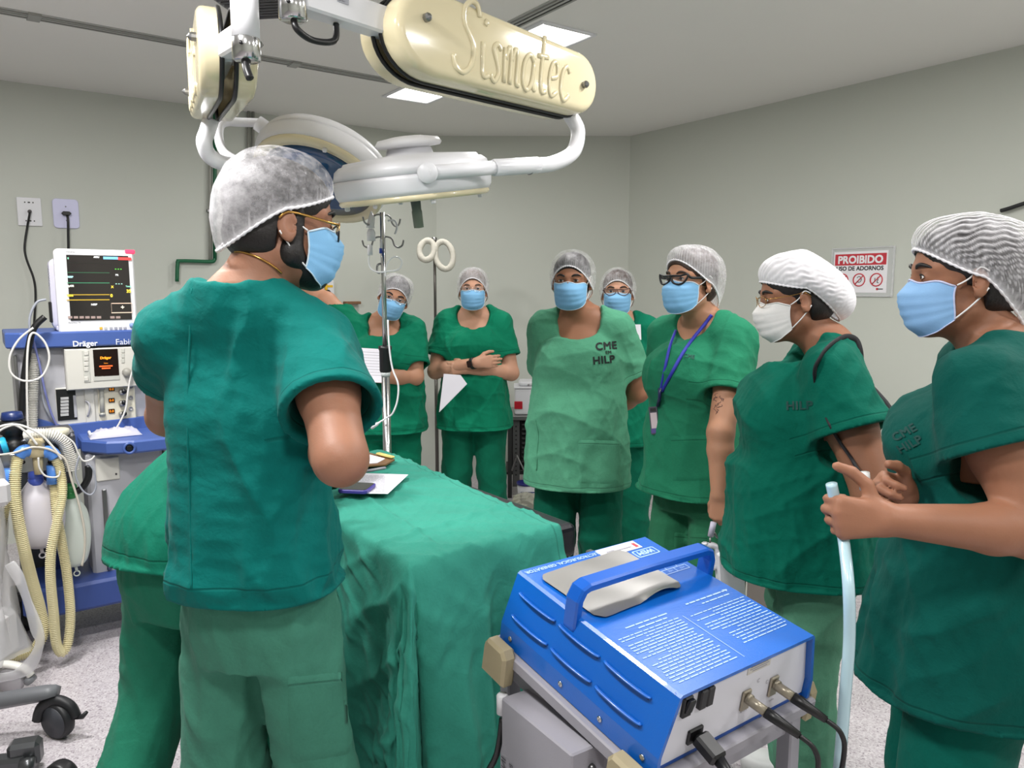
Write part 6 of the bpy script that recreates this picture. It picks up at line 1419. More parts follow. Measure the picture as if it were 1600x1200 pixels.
# leads and thin hoses
WLD = mat('lead_white', (216, 214, 210), .45); GLD = mat('lead_grey', (150, 154, 164), .45)
cable('coiled_tube', [AM @ ap(x, y, -.085) for x, y in ((52, 512), (30, 530), (16, 555), (16, 580), (30, 593), (50, 595), (68, 585), (77, 560), (70, 535), (52, 520), (44, 540), (42, 600), (44, 690))], .0045, WLD, 'white tube looped in a ring at the left end of the blue shelf', 'tube')
cable('black_hose', [AM @ ap(x, y, -.05) for x, y in ((70, 495), (52, 515), (42, 560), (36, 610), (33, 680), (31, 740))], .013, BLACK, 'thick black hose dropping from the shelf past the machine column', 'hose')
cable('grey_lead', [AM @ ap(x, y, .02) for x, y in ((72, 468), (58, 472), (48, 490), (46, 510), (52, 530), (58, 555), (66, 620), (78, 650), (92, 672))], .005, GLD, 'grey lead curling out of the monitor back down to the block')
cable('lilac_lead', [AM @ ap(x, y, -.03) for x, y in ((50, 525), (62, 570), (70, 610), (80, 645), (90, 668))], .0045, mat('lead_lilac', (110, 116, 170), .4), 'lilac lead running diagonally down the machine side')
cable('sample_line', [AM @ ap(x, y, -.05) for x, y in ((222, 540), (212, 565), (204, 590), (200, 612), (196, 640), (186, 662), (178, 674))], .004, WLD, 'thin clear line crossing the ventilator panel to the worktop', 'tube')
for k, (pts, lab) in enumerate(([((-10, 670), (10, 664), (26, 665), (44, 678), (58, 695)), 'white lead arching over the black knob, inner one'], [((-10, 680), (8, 668), (30, 664), (62, 678), (84, 700), (96, 718)), 'white lead arching over the black knob, longest one'], [((-12, 712), (20, 708), (50, 699), (76, 702), (95, 712), (104, 722), (112, 750), (124, 790), (132, 830), (132, 862), (128, 884)), 'grey tube running right across the bags and down to the floor side'], [((60, 715), (62, 732), (72, 744), (90, 745), (94, 736)), 'pale lead loop hanging under the yoke piece'], [((100, 680), (115, 692), (122, 708), (130, 720), (142, 718), (148, 712)), 'white lead drooping between the valve dome and worktop'], [((124, 712), (118, 740), (128, 765), (142, 773), (150, 760), (146, 735), (138, 725)), 'thin blue-grey lead hanging in a loop by the cabinet plate'])):
    cable('thin_lead', [AM @ ap(x, y, YB - .085) for x, y in pts], .0045 if k < 3 else .0035, (WLD, WLD, mat('lead_beige', (196, 190, 178), .4), WLD, WLD, GLD)[k], lab)
cable('black_hose', [AM @ ap(x, y, YB + .03) for x, y in ((138, 728), (138, 745), (130, 760), (119, 769))], .014, BLACK, 'short black hose curving under the cabinet plate', 'hose')
# clutter on the worktop
t = thing('syringe_bag', 'clear bag of packed syringes lying on the blue worktop', 'bag', AM @ Vector((ap(180, 684, -.12).x, -.12, wz_ + .056)), ARZ); m = MB()
V = []; F = []
for i in range(13):
    for j in range(9): u, v = i / 12 - .5, j / 8 - .5; V.append((u * .20, v * .11, .028 * max(0, 1 - 4 * v * v) ** .5 * (1 - (2 * u) ** 6) * (1 + .35 * math.sin(23 * u + 9 * v)) + .002))
for i in range(12):
    for j in range(8): a_ = i * 9 + j; F.append([a_, a_ + 9, a_ + 10, a_ + 1])
m.add(V, F, 0, True); m.build('film', clear('bag_film', (232, 230, 242), .6, .15), t)
for k in range(3): m = MB(); m.tube([(-.07, -.03 + .03 * k, .012), (.06, -.02 + .03 * k, .012)], .009, 8); m.tube([(.06, -.02 + .03 * k, .012), (.085, -.018 + .03 * k, .012)], .004, 6, mi=1); m.build('syringe', [mat('syringe_clear', (214, 212, 226), .3), mat('syringe_blue', (90, 110, 210), .4)], t)
m = MB(); m.tube([(0, 0, .012), (.10, .02, .012)], .006, 8); m.lathe([(.014, -.003), (.014, .003)], (0, 0, .015), 10, axis=(1, .2, 0)); m.lathe([(.014, -.003), (.014, .003)], (.1, .02, .015), 10, axis=(1, .2, 0)); o = tag(m.build('clamp_handle', WHITE), 'small white tap handle on the worktop edge left of the syringe bag', 'tap'); o.location = AM @ Vector((ap(140, 685, -.1).x, -.1, wz_ + .056)); o.rotation_euler = (0, 0, ARZ)
# ------------------------------------------------------------------ stand with castors and bagged device at the lower left
q = UZ(90, 1128, .055)
t = thing('equipment_stand', 'grey wheeled stand foot with big black castor, lower left corner', 'stand', (q.x - .32, q.y - .02, 0)); T = Matrix.Translation(-t.location); qf = q.copy()
DG = mat('castor_black', (26, 27, 30), .5); DG2 = mat('castor_face', (58, 60, 66), .55)
view = Vector((-.35, -1, .0)).normalized()
m = MB(); c = T @ Vector((qf.x, qf.y, .062)); m.lathe([(.040, -.018), (.050, -.020), (.060, -.016), (.062, -.008), (.062, .010), (.056, .018), (.0, .019)], c, 30, axis=view); m.build('castor_wheel', DG, t)
m = MB(); m.lathe([(.052, .016), (.052, .020), (.0, .0215)], c, 30, axis=view); m.build('castor_face', DG2, t)
m = MB(); sd_ = Vector((view.y, -view.x, 0)) * -1; m.tube(spline([c + Vector((-.066, .0, .0)), c + Vector((-.05, 0, .045)), c + Vector((0, 0, .070)), c + Vector((.045, 0, .05)), c + Vector((.062, 0, .012))], 5), [.018] * 21, 8); m.tube([c + Vector((.06, 0, .012)), c + Vector((.085, 0, .012)), c + Vector((.10, 0, .028))], [.010, .009, .006], 8); m.build('castor_hood', DG, t)
m = MB(); a_, b_ = c + Vector((-.03, .01, .092)), c + Vector((-.36, -.04, .055)); m.tube([a_ + (a_ - b_).normalized() * .03, a_, b_], [.030, .036, .040], 4, mi=0, flat=((0, 0, 1), .8)); m.build('arm', mat('arm_grey', (104, 106, 110), .45), t)
m = MB(); m.box(c + Vector((-.30, -.05, .07)), (.13, .16, .13), .012); m.build('hub_cover', mat('hub_white', (196, 194, 188), .45), t)
m = MB(); e_ = T @ UZ(40, 1175, .06); m.box(e_, (.09, .06, .08), .012, rot=(0, 0, .3)); m.box(e_ + Vector((-.06, -.03, -.02)), (.16, .05, .05), .010, rot=(.1, 0, .15)); m.lathe([(.024, -.02), (.026, .0), (.024, .02)], e_ + Vector((.03, -.04, -.02)), 14, axis=(1, .3, 0)); m.build('lock_mechanism', mat('mech_grey', (84, 86, 88), .3, .7), t)
castor(t, T @ UZ(95, 1215, .05), .05, (-.2, -1, 0))
q = UZ(18, 1062, .05)
t = thing('suction_stand', 'pale castor stand wrapped in wrinkled clear plastic at the left picture edge', 'stand', (q.x - .1, q.y, 0)); T = Matrix.Translation(-t.location)
m = MB(); c = T @ q; m.lathe([(.036, -.018), (.046, -.018), (.050, -.008), (.050, .010), (.046, .016), (0, .017)], c, 26, axis=(-.1, -1, 0)); m.build('castor_wheel', mat('castor_pale', (168, 166, 170), .5), t)
m = MB(); m.tube(spline([c + Vector((-.09, 0, .055)), c + Vector((-.02, 0, .062)), c + Vector((.05, 0, .045)), c + Vector((.075, 0, .015))], 5), [.02] * 11 + [.018] * 5, 8, flat=((0, 0, 1), .6)); m.lathe([(.013, -.02), (.015, 0), (.013, .02)], c + Vector((.07, 0, .0)), 12, 1, axis=(0, 1, 0)); m.build('castor_hood', [mat('hood_white', (214, 212, 206), .45), GREYP], t)
m = MB(); m.box(c + Vector((-.10, .05, .15)), (.14, .14, .18), .02); m.lathe([(.05, .0), (.055, .02), (.05, .46), (.06, .48), (.055, .62), (0, .63)], c + Vector((-.12, .05, .22)), 20); m.build('canister', mat('canister_white', (206, 204, 206), .4), t)
pl = [(0, 830), (6, 870), (12, 920), (10, 960), (4, 1010), (2, 1040)]
V = []; F = []; rng = np.random.default_rng(9); n = 26; rows = 34
for i in range(rows):
    v = i / (rows - 1); z = .92 - .80 * v; ph = 3 * v
    for j in range(n):
        q_ = 2 * PI * j / n; rad = (.075 + .045 * v + .015 * math.sin(7 * v)) * (1 + .16 * math.sin(5 * q_ + 6 * v) + .09 * math.sin(11 * q_ - 9 * v) + .02 * rng.uniform(-1, 1)); V.append((c.x - .12 + rad * math.cos(q_), c.y + .05 + rad * math.sin(q_) * .9, z))
for i in range(rows - 1):
    for j in range(n): F.append([i * n + j, i * n + (j + 1) % n, (i + 1) * n + (j + 1) % n, (i + 1) * n + j])
m = MB(); m.add(V, F, 0, True); m.build('plastic_cover', clear('wrinkled_film', (226, 226, 228), .42, .18), t)
D = q.y - .02
m = MB(); ribbon = spline([U(14, 880, D), U(30, 905, D), U(45, 945, D), U(58, 985, D), U(62, 1005, D), U(50, 1035, D), U(28, 1053, D), U(-5, 1060, D)], 6); m.tube([T @ p for p in ribbon], [.021 + .004 * math.sin(i * .45) for i in range(len(ribbon))], 8, flat=((0, 1, 0), .35)); m.build('plastic_strip', clear('wrinkled_film', (226, 226, 228), .55), t)
m = MB(); m.box(T @ (U(3, 770, D)), (.05, .06, .10), .02); m.build('top_fitting', mat('canister_white', (206, 204, 206)), t)
# ------------------------------------------------------------------ sharps cart by the far wall
YC = 5.35; a = U(790, 650, YC); b = U(862, 650, YC); cw = b.x - a.x; zt = a.z
t = thing('instrument_rack', 'dark slatted steel rack with steel top at the far wall behind the women', 'rack', ((a.x + b.x) / 2, YC + .2, 0))
m = MB(); m.box((0, 0, zt - .015), (cw, .42, .03), .003); m.build('steel_top', STEEL, t)
RK = mat('rack_dark', (58, 58, 58), .45, .4)
for sx in (-1, 1):
    for sy in (-1, 1): m = MB(); m.box((sx * (cw / 2 - .03), sy * .18, zt / 2 - .02), (.03, .03, zt - .04), .002); m.build('post', RK, t)
m = MB(); m.box((-cw / 2 + .075, -.17, zt - .28), (.05, .012, .48), .001)
m.build('perforated_strip', mat('strip_grey', (98, 98, 98), .4, .5), t)
for k in range(12): m = MB(); m.lathe([(.006, 0), (.006, .001)], (-cw / 2 + .075, -.1765, zt - .08 - .032 * k), 8, axis=(0, -1, 0)); m.build('hole', BLACK, t)
m = MB(); m.box((.0, -.10, zt * .62), (cw - .08, .02, zt * .62), 0); m.build('back_sheet', mat('rack_black', (24, 24, 25), .6), t)
for k in range(int((zt - .24) / .034)): m = MB(); m.box((.04, -.165, zt - .06 - .034 * k), (cw - .15, .04, .014), .002, rot=(R(28), 0, 0)); m.build('slat', RK, t)
m = MB(); m.box((0, .03, .17), (cw, .34, .02), .002); m.build('lower_shelf', RK, t)
m = MB(); p_, q_ = U(808, 712, YC - .1), U(822, 742, YC - .1); tl_ = Vector((t.location.x, t.location.y, 0)); m.tube([U(800, 735, YC - .02) - tl_, p_ - tl_, q_ - tl_], .006, 6); m.build('tube_stay', mat('stay_grey', (150, 150, 148), .4), t)
SH = mat('box_white', (218, 218, 222), .45)
c_ = U(828, 626, YC + .06); w_ = (U(850, 626, YC) - U(802, 626, YC)).x; z0 = zt; z1 = U(828, 607, YC + .06).z
t = thing('sharps_container', 'white container with red square label on the steel rack top', 'container', (c_.x, YC + .16, z0))
m = MB(); m.box((0, 0, (z1 - z0) / 2), (w_, .22, z1 - z0), .012, seg=2); m.build('box_body', SH, t)
m = MB(); m.box((0, 0, z1 - z0 + .006), (w_ + .012, .235, .014), .004); m.build('lid', SH, t)
m = MB(); lx = U(810, 633, YC + .05).x - c_.x; m.box((lx, -.113, U(810, 633, YC + .05).z - z0), (.058, .008, .055), .002); m.build('red_label', mat('label_crimson', (176, 20, 40), .4), t)
z2 = U(828, 596, YC + .1).z; zb = z1 + .014
t = thing('white_tray_box', 'rounded white lidded box stacked on the red-labelled container', 'box', (c_.x + .02, YC + .17, zb))
m = MB(); m.prism(rrect(w_ * .92, .2, .03), z2 - zb, None, bev=.010); m.build('box_body', SH, t)
m = MB()
for x_, c in ((-.03, 0), (0, 1), (.02, 0)): m.lathe([(.007, 0), (.007, .004)], (x_, -.101, (z2 - zb) * .35), 8, c, axis=(0, -1, 0))
m.build('latch', [STEEL, mat('cap_yellow', (214, 178, 44))], t)
YB2 = YC - .22; c_ = U(823, 771, YB2); h_ = U(823, 757, YB2).z; r_ = (U(838, 771, YB2) - U(808, 771, YB2)).x / 2
t = thing('waste_bin', 'white bin with dark blue rim and letters in front of the slatted rack', 'bin', (c_.x, YB2 + r_, .001))
BI = mat('bin_blue', (40, 44, 120), .4)
m = MB(); m.lathe([(r_ * .85, 0), (r_, h_ * .92)], n=24); m.build('bin_body', SH, t)
m = MB(); m.lathe([(r_ * 1.02, h_ * .9), (r_ * 1.05, h_ * .92), (r_ * 1.05, h_), (r_ * .95, h_)], n=24); m.build('rim', BI, t)
m = MB(); lettering(m, 'LIF', h_ * .5, frame((-r_ * .62, -r_ * .98, h_ * .28), (1, 0, 0), (0, 0, 1)), bold=.006); m.build('letters', BI, t)
# crumpled clear bag
c_ = U(822, 795, YC - .50); V = []; F = []; rng = np.random.default_rng(4); n = 22; rows = 14
for i in range(rows):
    ph = PI * i / (rows - 1)
    for j in range(n): q = 2 * PI * j / n; rr = .10 * (1 + .18 * math.sin(5 * q + 7 * ph) + .14 * rng.uniform(-1, 1)); V.append((rr * math.sin(ph) * math.cos(q), rr * .8 * math.sin(ph) * math.sin(q), .09 - .09 * math.cos(ph)))
for i in range(rows - 1):
    for j in range(n): F.append([i * n + j, i * n + (j + 1) % n, (i + 1) * n + (j + 1) % n, (i + 1) * n + j])
m = MB(); m.add(V, F, 0, False); o = tag(m.build('crumpled_bag', clear('yellowish_film', (206, 204, 186), .6, .2)), 'crumpled clear plastic bag beside the letter-marked bin', 'bag'); o.location = (c_.x, YC - .50, max(.0, c_.z - .09))
if c_.z - .09 > .02:
    m = MB(); m.box((0, 0, (c_.z - .09) / 2), (.26, .2, c_.z - .09), .006); o = tag(m.build('carton', mat('carton', (150, 128, 96), .7)), 'low brown carton under the crumpled clear bag', 'carton'); o.location = (c_.x, YC - .50, 0)
# ------------------------------------------------------------------ white pump hanging beside the lanyard woman
D = 2.34; c_ = U(1136, 885, D); t = thing('infusion_pump', 'white infusion pump with screw clamp on a pole, behind the blue handle', 'pump', (c_.x, c_.y, 0)); T = Matrix.Translation((-c_.x, -c_.y, 0)); K = (U(1140, 885, D) - U(1139, 885, D)).x
PW = mat('pump_white', (224, 224, 230), .4); q_ = lambda x, y, o=0: T @ U(x, y, D + o)
FB = lambda x, y, o=0: frame(q_(x, y, o), (1, 0, .10), (-.10, 0, 1))
m = MB(); m.prism(rrect(40 * K, 84 * K, .008), .05, FB(1137, 896, .02) @ Matrix.Translation((0, 0, -.0)), bev=.005); m.build('pump_body', PW, t)
m = MB(); m.prism(rrect(24 * K, 20 * K, .006), .045, FB(1146, 848, .02), bev=.004); m.prism(rrect(10 * K, 14 * K, .004), .03, FB(1133, 846, .02), bev=.003); m.build('pump_head', PW, t)
m = MB(); m.box((0, 0, .051), (36 * K, .002, .002), mx=FB(1138, 862, .02)); m.build('seam', GREYP, t)
m = MB(); m.box((0, 0, .0515), (9 * K, 30 * K, .001), mx=FB(1142, 877, .02)); m.box((-8 * K, 4 * K, .0515), (4 * K, 20 * K, .001), mx=FB(1142, 877, .02), mi=2); [m.box((0, (-13 + 1.9 * k) * K, .0522), (6 * K, (.6 + .5 * (k % 3)) * K, .0006), mi=1, mx=FB(1142, 877, .02)) for k in range(14)]; m.build('barcode_label', [mat('label_grey', (190, 190, 198), .5), BLACK, mat('label_pale', (206, 206, 214), .5)], t)
m = MB(); m.tube([q_(1115, 816), q_(1110, 838)], .0095, 10); m.build('clamp_grip', mat('grip_lilac', (190, 186, 204), .4), t)
m = MB(); m.tube([q_(1110, 838), q_(1109, 850), q_(1107, 870)], .003, 6); m.tube(spline([q_(1116, 832), q_(1120, 839), q_(1128, 842), q_(1130, 848), q_(1126, 857)], 4), .004, 6); m.build('screw_rod', STEEL, t)
m = MB(); m.tube(spline([q_(1101, 848), q_(1103, 853), q_(1112, 852), q_(1120, 856), q_(1121, 870), q_(1119, 884), q_(1112, 886)], 4), .010, 6, flat=((0, 1, 0), 1.3)); m.build('clamp_arm', PW, t)
m = MB(); m.box(q_(1108, 875), (.028, .02, .010), .002, rot=(0, .25, 0)); m.build('clamp_pad', STEEL, t)
m = MB(); m.tube([q_(1163, 880, .05), Vector((q_(1163, 880, .05).x, q_(1163, 880, .05).y, .05))], .012, 10); m.tube([q_(1156, 880, .04), Vector((q_(1156, 880, .04).x, q_(1156, 880, .04).y, .05))], .006, 8); m.build('pole', CHROME, t)
m = MB(); m.box(q_(1160, 886, .05), (.03, .03, .03), .004); m.build('pole_clamp', GREYP, t)
m = MB(); m.lathe([(.06, 0), (.06, .03), (.03, .05), (0, .05)], (q_(1163, 880, .05).x, q_(1163, 880, .05).y, .001), 20); m.build('foot', GREYP, t)
# ------------------------------------------------------------------ green-covered cart with a black grip behind the white-mask woman
D = 3.35; c_ = U(1182, 606, D); t = thing('covered_cart', 'cart under a bright green cloth, seen past the white-mask woman', 'cart', (c_.x, c_.y, 0))
m = MB(); m.box((.06, .05, c_.z / 2 - .02), (.20, .26, c_.z - .10), .01); m.build('cart_body', mat('cart_grey', (118, 112, 106), .5), t)
m = MB(); m.box((.06, .05, c_.z - .035), (.22, .28, .05), .012, seg=2); m.build('green_cloth', cloth('cover_green', (24, 158, 108)), t)
for x_ in (-.02, .14): castor(t, (x_, -.05, .04), .04, (1, 0, 0))
c2 = U(1180, 600, D - .03); t = thing('black_grip', 'black angled grip standing on the green-covered cart', 'grip', (c2.x, c2.y, c_.z - .01))
m = MB(); m.box((0, 0, .03), (.028, .03, .06), .006, rot=(0, .25, 0)); m.build('stem', BLACK, t); m = MB(); m.box((.012, 0, .062), (.055, .035, .018), .006, rot=(0, -.15, 0)); m.build('head', BLACK, t)
# ------------------------------------------------------------------ the nine people
GLS = clear('spectacle_lens', (225, 232, 238), .05, .04)
CAP_DARK = cap_mat('cap_loose', .97); CAP_MID = cap_mat('cap_mid', .82); CAP_WHITE = cap_mat('cap_white', .30)
SK_M = skin('skin_tan', (152, 108, 86)); SK_L = skin('skin_light', (204, 154, 128)); SK_W = skin('skin_warm', (188, 138, 110)); SK_B = skin('skin_brown', (158, 110, 84)); SK_D = skin('skin_olive', (150, 104, 80))
BLUE_MASK = [M_MASK, M_EDGE]; WHITE_MASK = [M_MWHITE, M_MWHITE]
GOLD = mat('gold', (196, 150, 84), .25, 1); DRED = mat('dark_red_plastic', (58, 22, 24), .3)
PEOPLE = {}
# 1 the man with his back to us
PEOPLE['man'] = person('man with gold chain, beard and black-gold glasses, seen from behind beside the draped table', (-.520, 1.50), -8, 1.630, male=True, hs=1.0, sw=.150, collar=1, wr=2.0, fd=((0, 0, 1), (.22, 0, 1), (-.15, 0, 1)),
    seed=3, skin=SK_M, hairm=M_HAIR, top=cloth('cotton_teal', (2, 104, 98)), bottom=cloth('cotton_washed', (66, 126, 106), .12), maskm=BLUE_MASK,
    cap=dict(mat=CAP_DARK, zf=.070, zs=.026, zb=-.062, back=.020, bulge=.006, droop=(.004, .012), puff=.024, mode='a', n=84, solid=.45, crease=.004, sharp=5.0), head=(-52, -6, 0), hx=.069, hy=.02,
    beard=1, hem=.925, chest=(.150, .112), waist=(.140, .115), hip=(.150, .12), loose=.022, neck=(.098, .07, .07, .05, .02), nback=(1.0, .12, .07, -.02, .076), sleeve=.175, srad=.094, arm=1.10, hsz=1.02,
    arms={'r': dict(w=1, S=(.150, -.005, 1.388), E=U(532, 716, 1.27), W=U(505, 690, 1.52), f=(-.3, 1, -.1), n=(-1, 0, 0)), 'l': dict(w=1, sl=.14, srad=.076, E=U(262, 650, 1.76), W=U(395, 690, 1.86), f=(.5, .9, -.1), n=(1, 0, 0))},
    glasses=('round', BLACK, .0022, GLS, GOLD, 1, 2 * .004))
# 2 the bent person behind him
PEOPLE['bent'] = person('person bending over the table, behind the bearded man, only hips and legs in view', (-.815, 1.86), -16, 1.50, seed=5, skin=SK_B, hairm=M_HAIR,
    top=cloth('cotton_green_a', (14, 108, 86)), bottom=cloth('cotton_green_b', (34, 112, 88)), maskm=BLUE_MASK, cap=dict(mat=CAP_MID, zf=.066, zs=.02, zb=-.05), bend=(R(50), R(4), .80, .40), hem=.84,
    hip=(.172, .130), loose=.028, legs={'r': ((.12, .10, .45), (.12, .06, .06)), 'l': ((-.12, .0, .45), (-.14, -.22, .06))},
    arms={'r': dict(E=(.17, .10, 1.06), W=(.10, .26, 1.18)), 'l': dict(E=(-.19, .12, 1.05), W=(-.12, .28, 1.15))})
# 3 the woman leaning behind the drip pole
PEOPLE['pole'] = person('woman with tilted head and clear glasses, standing behind the chrome drip pole', (-.70, 4.2), 182, 1.455, seed=8, skin=SK_W, hairm=M_HAIR,
    top=cloth('cotton_green_c', (8, 116, 86)), bottom=cloth('cotton_green_c', (8, 116, 86)), maskm=BLUE_MASK, cap=dict(mat=CAP_MID, zf=.070, zs=-.022, zb=-.085, back=.03, mode='a', n=62, sharp=2.6, amp=.0010, rx=.087), head=(6, -8, -20), hx=-.06, hy=.05,
    bust=.09, belly=.03, chest=(.185, .12), waist=(.18, .125), hip=(.20, .135), hem=.72, neck=(.085, .10, .17, .05, -.03), arm=1.15, srad=.088,
    arms={'r': dict(w=1, E=U(512, 470, 4.25), W=U(455, 440, 4.35), f=(-1, .2, .4), n=(0, 1, 0)), 'l': dict(w=1, E=U(648, 588, 4.12), W=U(566, 588, 3.93), f=(-1, -.05, .1), n=(.1, 1, 0), curl=(40, 40, 20))},
    glasses=('oval', CHROME, .0012, GLS))
# 4 arms crossed
PEOPLE['crossed'] = person('woman with arms crossed, black wristwatch and rimless glasses, near the wall', (-.22, 4.4), 179, 1.495, seed=11, skin=SK_L, hairm=M_HAIRG,
    top=cloth('cotton_green_d', (10, 122, 90)), bottom=cloth('cotton_green_e', (12, 104, 78)), maskm=BLUE_MASK, cap=dict(mat=CAP_MID, zf=.074, zs=-.035, zb=-.09, back=.02, mode='a', n=62, sharp=2.6, amp=.0010, rx=.088), head=(2, 0, 0), hy=.04,
    bust=.075, belly=.03, chest=(.17, .11), waist=(.165, .12), hip=(.19, .13), hem=.70, neck=(.092, .10, .12, .05, -.01), arm=1.08,
    arms={'r': dict(E=(.215, .06, 1.03), W=(-.03, .235, 1.095), f=(-1, -.15, .05), n=(0, -1, 0), curl=(15, 20, 10)), 'l': dict(E=(-.215, .05, 1.02), W=(.03, .185, 1.055), f=(1, -.2, .0), n=(0, -1, 0), curl=(20, 25, 10))},
    glasses=('oval', CHROME, .0009, GLS))
# 5 pale tunic
PEOPLE['pale'] = person('woman in washed pale green tunic with black chest lettering, hands behind her back', (.285, 3.2), 166, 1.534, seed=14, skin=SK_B, hairm=M_HAIR,
    top=cloth('cotton_pale', (84, 154, 122), .12, .5), bottom=cloth('cotton_green_f', (6, 92, 70)), maskm=BLUE_MASK, cap=dict(mat=CAP_DARK, zf=.074, zs=-.030, zb=-.10, back=.035, mode='a', n=70, sharp=2.8, amp=.0010, rx=.088, droop=(.0, .02)), head=(0, -4, 0), hx=.03, hy=.04,
    bust=.082, belly=.06, chest=(.175, .115), waist=(.178, .13), hip=(.195, .135), hem=.685, neck=(.094, .10, .15, .05, -.015), arm=1.1, srad=.085, sleeve=.20,
    arms={'r': dict(E=(.165, -.14, 1.06), W=(.06, -.22, .92), f=(-1, 0, -.2), n=(0, -1, 0)), 'l': dict(E=(-.235, -.10, 1.06), W=(-.06, -.22, .92), f=(1, 0, -.2), n=(0, -1, 0))})
# 6 behind
PEOPLE['behind'] = person('woman with dark red glasses half hidden behind the pale green tunic', (.545, 3.95), 168, 1.482, seed=17, skin=SK_L, hairm=M_HAIRB,
    top=cloth('cotton_green_g', (14, 122, 92)), bottom=cloth('cotton_green_h', (14, 110, 84)), maskm=BLUE_MASK, cap=dict(mat=CAP_DARK, zf=.070, zs=-.030, zb=-.105, back=.03, mode='a', n=62, sharp=2.6, amp=.0010, rx=.088, droop=(0, .03)), head=(2, 0, 0), hx=.0, hy=.04,
    bust=.06, hem=.70, neck=(.088, .09, .10, .05, -.005), arms={'l': dict(E=(-.225, -.03, 1.06), W=(-.10, -.16, .92)), 'r': dict(E=(.20, -.03, 1.06), W=(.10, -.16, .92))},
    glasses=('cat', DRED, .0022, GLS))
# 7 black cat-eye glasses
PEOPLE['lanyard'] = person('woman with black cat-eye glasses, blue lanyard and arm tattoo, left arm hanging', (.665, 2.72), 128, 1.527, seed=20, skin=SK_W, hairm=M_HAIRB,
    top=cloth('cotton_green_i', (36, 122, 90), .12), bottom=cloth('cotton_green_j', (46, 114, 82), .12), maskm=BLUE_MASK, cap=dict(mat=CAP_MID, zf=.080, zs=.0, zb=-.10, back=.03, mode='a', n=66, sharp=2.2, amp=.0010, rx=.087, droop=(0, .015)), head=(-4, 2, 0), hx=.0, hy=.05,
    bust=.085, belly=.03, chest=(.155, .112), waist=(.145, .12), hip=(.165, .13), hem=.775, flare=1.6, neck=(.08, .09, .10, .045, .0), arm=1.03, sleeve=.21, srad=.085,
    arms={'l': dict(w=1, E=U(1126, 676, 2.44), W=U(1124, 772, 2.40), f=(.05, 0, -1), n=(.7, .7, 0), curl=(45, 60, 35)), 'r': dict(E=(.19, -.06, 1.04), W=(.09, -.20, .92))},
    glasses=('cat', BLACK, .0040, GLS))
# 8 white mask
PEOPLE['whitemask'] = person('woman with white mask and drooping pleated cap, black bag strap over her shoulder', (.852, 2.1), 77, 1.478, seed=23, skin=SK_D, hairm=M_HAIR,
    top=cloth('cotton_green_k', (0, 98, 80)), bottom=cloth('cotton_washed_b', (84, 138, 112), .12), maskm=WHITE_MASK, cap=dict(mat=CAP_WHITE, zf=.066, zs=.034, zb=-.075, back=.042, bulge=.010, droop=(.012, .075), n=44, sharp=1.3, amp=.003, crease=.002), head=(7, -8, 0), hy=.072,
    bust=.105, belly=.07, chest=(.175, .135), waist=(.175, .145), hip=(.195, .155), hem=.715, neck=(.085, .10, .11, .05, -.005), arm=1.22, sleeve=.155, srad=.104, sw=.155, legr=1.02,
    arms={'l': dict(w=1, E=U(1366, 775, 1.83), W=U(1445, 890, 1.80), f=(.2, .1, -1), n=(0, 1, 0)), 'r': dict(E=(.21, -.06, .98), W=(.20, -.05, .76))},
    glasses=('oval', GOLD, .0009, GLS))
# 9 right foreground
PEOPLE['hose'] = person('woman at the picture edge, side-on, gripping a pale hose, dark hair under her cap', (.93, 1.50), 67, 1.525, seed=29, skin=SK_D, hairm=M_HAIR,
    top=cloth('cotton_green_l', (0, 76, 68)), bottom=cloth('cotton_green_m', (0, 88, 76)), maskm=[mat('mask_pale_blue', (134, 178, 222), .75, bump=.15, bscale=500, var=.06, vscale=20), mat('mask_edge_lilac', (196, 202, 232), .75)],
    cap=dict(mat=CAP_DARK, zf=.070, zs=.008, zb=-.12, back=.05, bulge=.010, droop=(.01, .03), puff=.012, n=64, sharp=3.0), bun=(-.10, -.05, .045), head=(10, -3, 0), hy=.045, wr=1.3,
    bust=.066, chest=(.165, .115), waist=(.16, .12), hip=(.185, .155), hem=.70, flare=1.6, loose=.028, legr=1.12, neck=(.085, .09, .10, .045, .0), arm=1.08, sleeve=.115, srad=.104,
    arms={'l': dict(w=1, ws=1, S=U(1528, 606, 1.37), E=U(1615, 832, 1.27), W=U(1388, 812, 1.27), f=(-1, .12, .0), n=(.15, 1, -.1), curl=((62, 80, 45), (66, 82, 45), (70, 84, 45), (74, 86, 45)), thumb=((.3, 1, .1), (.75, .65, .1), (.95, .35, .1)), hsz=.95),
          'r': dict(w=1, E=U(1560, 800, 1.72), W=U(1415, 772, 1.45), f=(-.85, -.35, .22), n=(.2, -.9, -.2), curl=(50, 60, 35), thumb=((.6, .7, .1), (.95, .3, .1), (1, 0, .1)))})
# ------------------------------------------------------------------ what they wear and hold
EYEP = Vector((0, 0, EYE))
def bb(P):
    if 'bb' not in P:
        o = [c for c in P['root'].children if c.name.startswith('body')][0]; me = o.data
        P['bb'] = BVHTree.FromPolygons([v.co.copy() for v in me.vertices], [list(p.vertices) for p in me.polygons])
    return P['bb']
def onp(P, px, py, off=.004, on='bvh', dflt=None):
    """point of a person's clothing seen at a picture point, in the person's own frame, lifted off by off"""
    o = P['L'](EYEP); d = (P['L'](U(px, py, 1.0)) - o).normalized(); h = (P[on] if on != 'bb' else bb(P)).ray_cast(o, d)[0]
    if on == 'bvh':
        h2 = bb(P).ray_cast(o, d)[0]
        if h2 is not None and (h is None or (h2 - o).length < (h - o).length): h = h2
    if h is None: h = P[on if on != 'bb' else 'bb'].find_nearest(P['L'](U(px, py, dflt or 2.0)))[0]
    return h - d * off
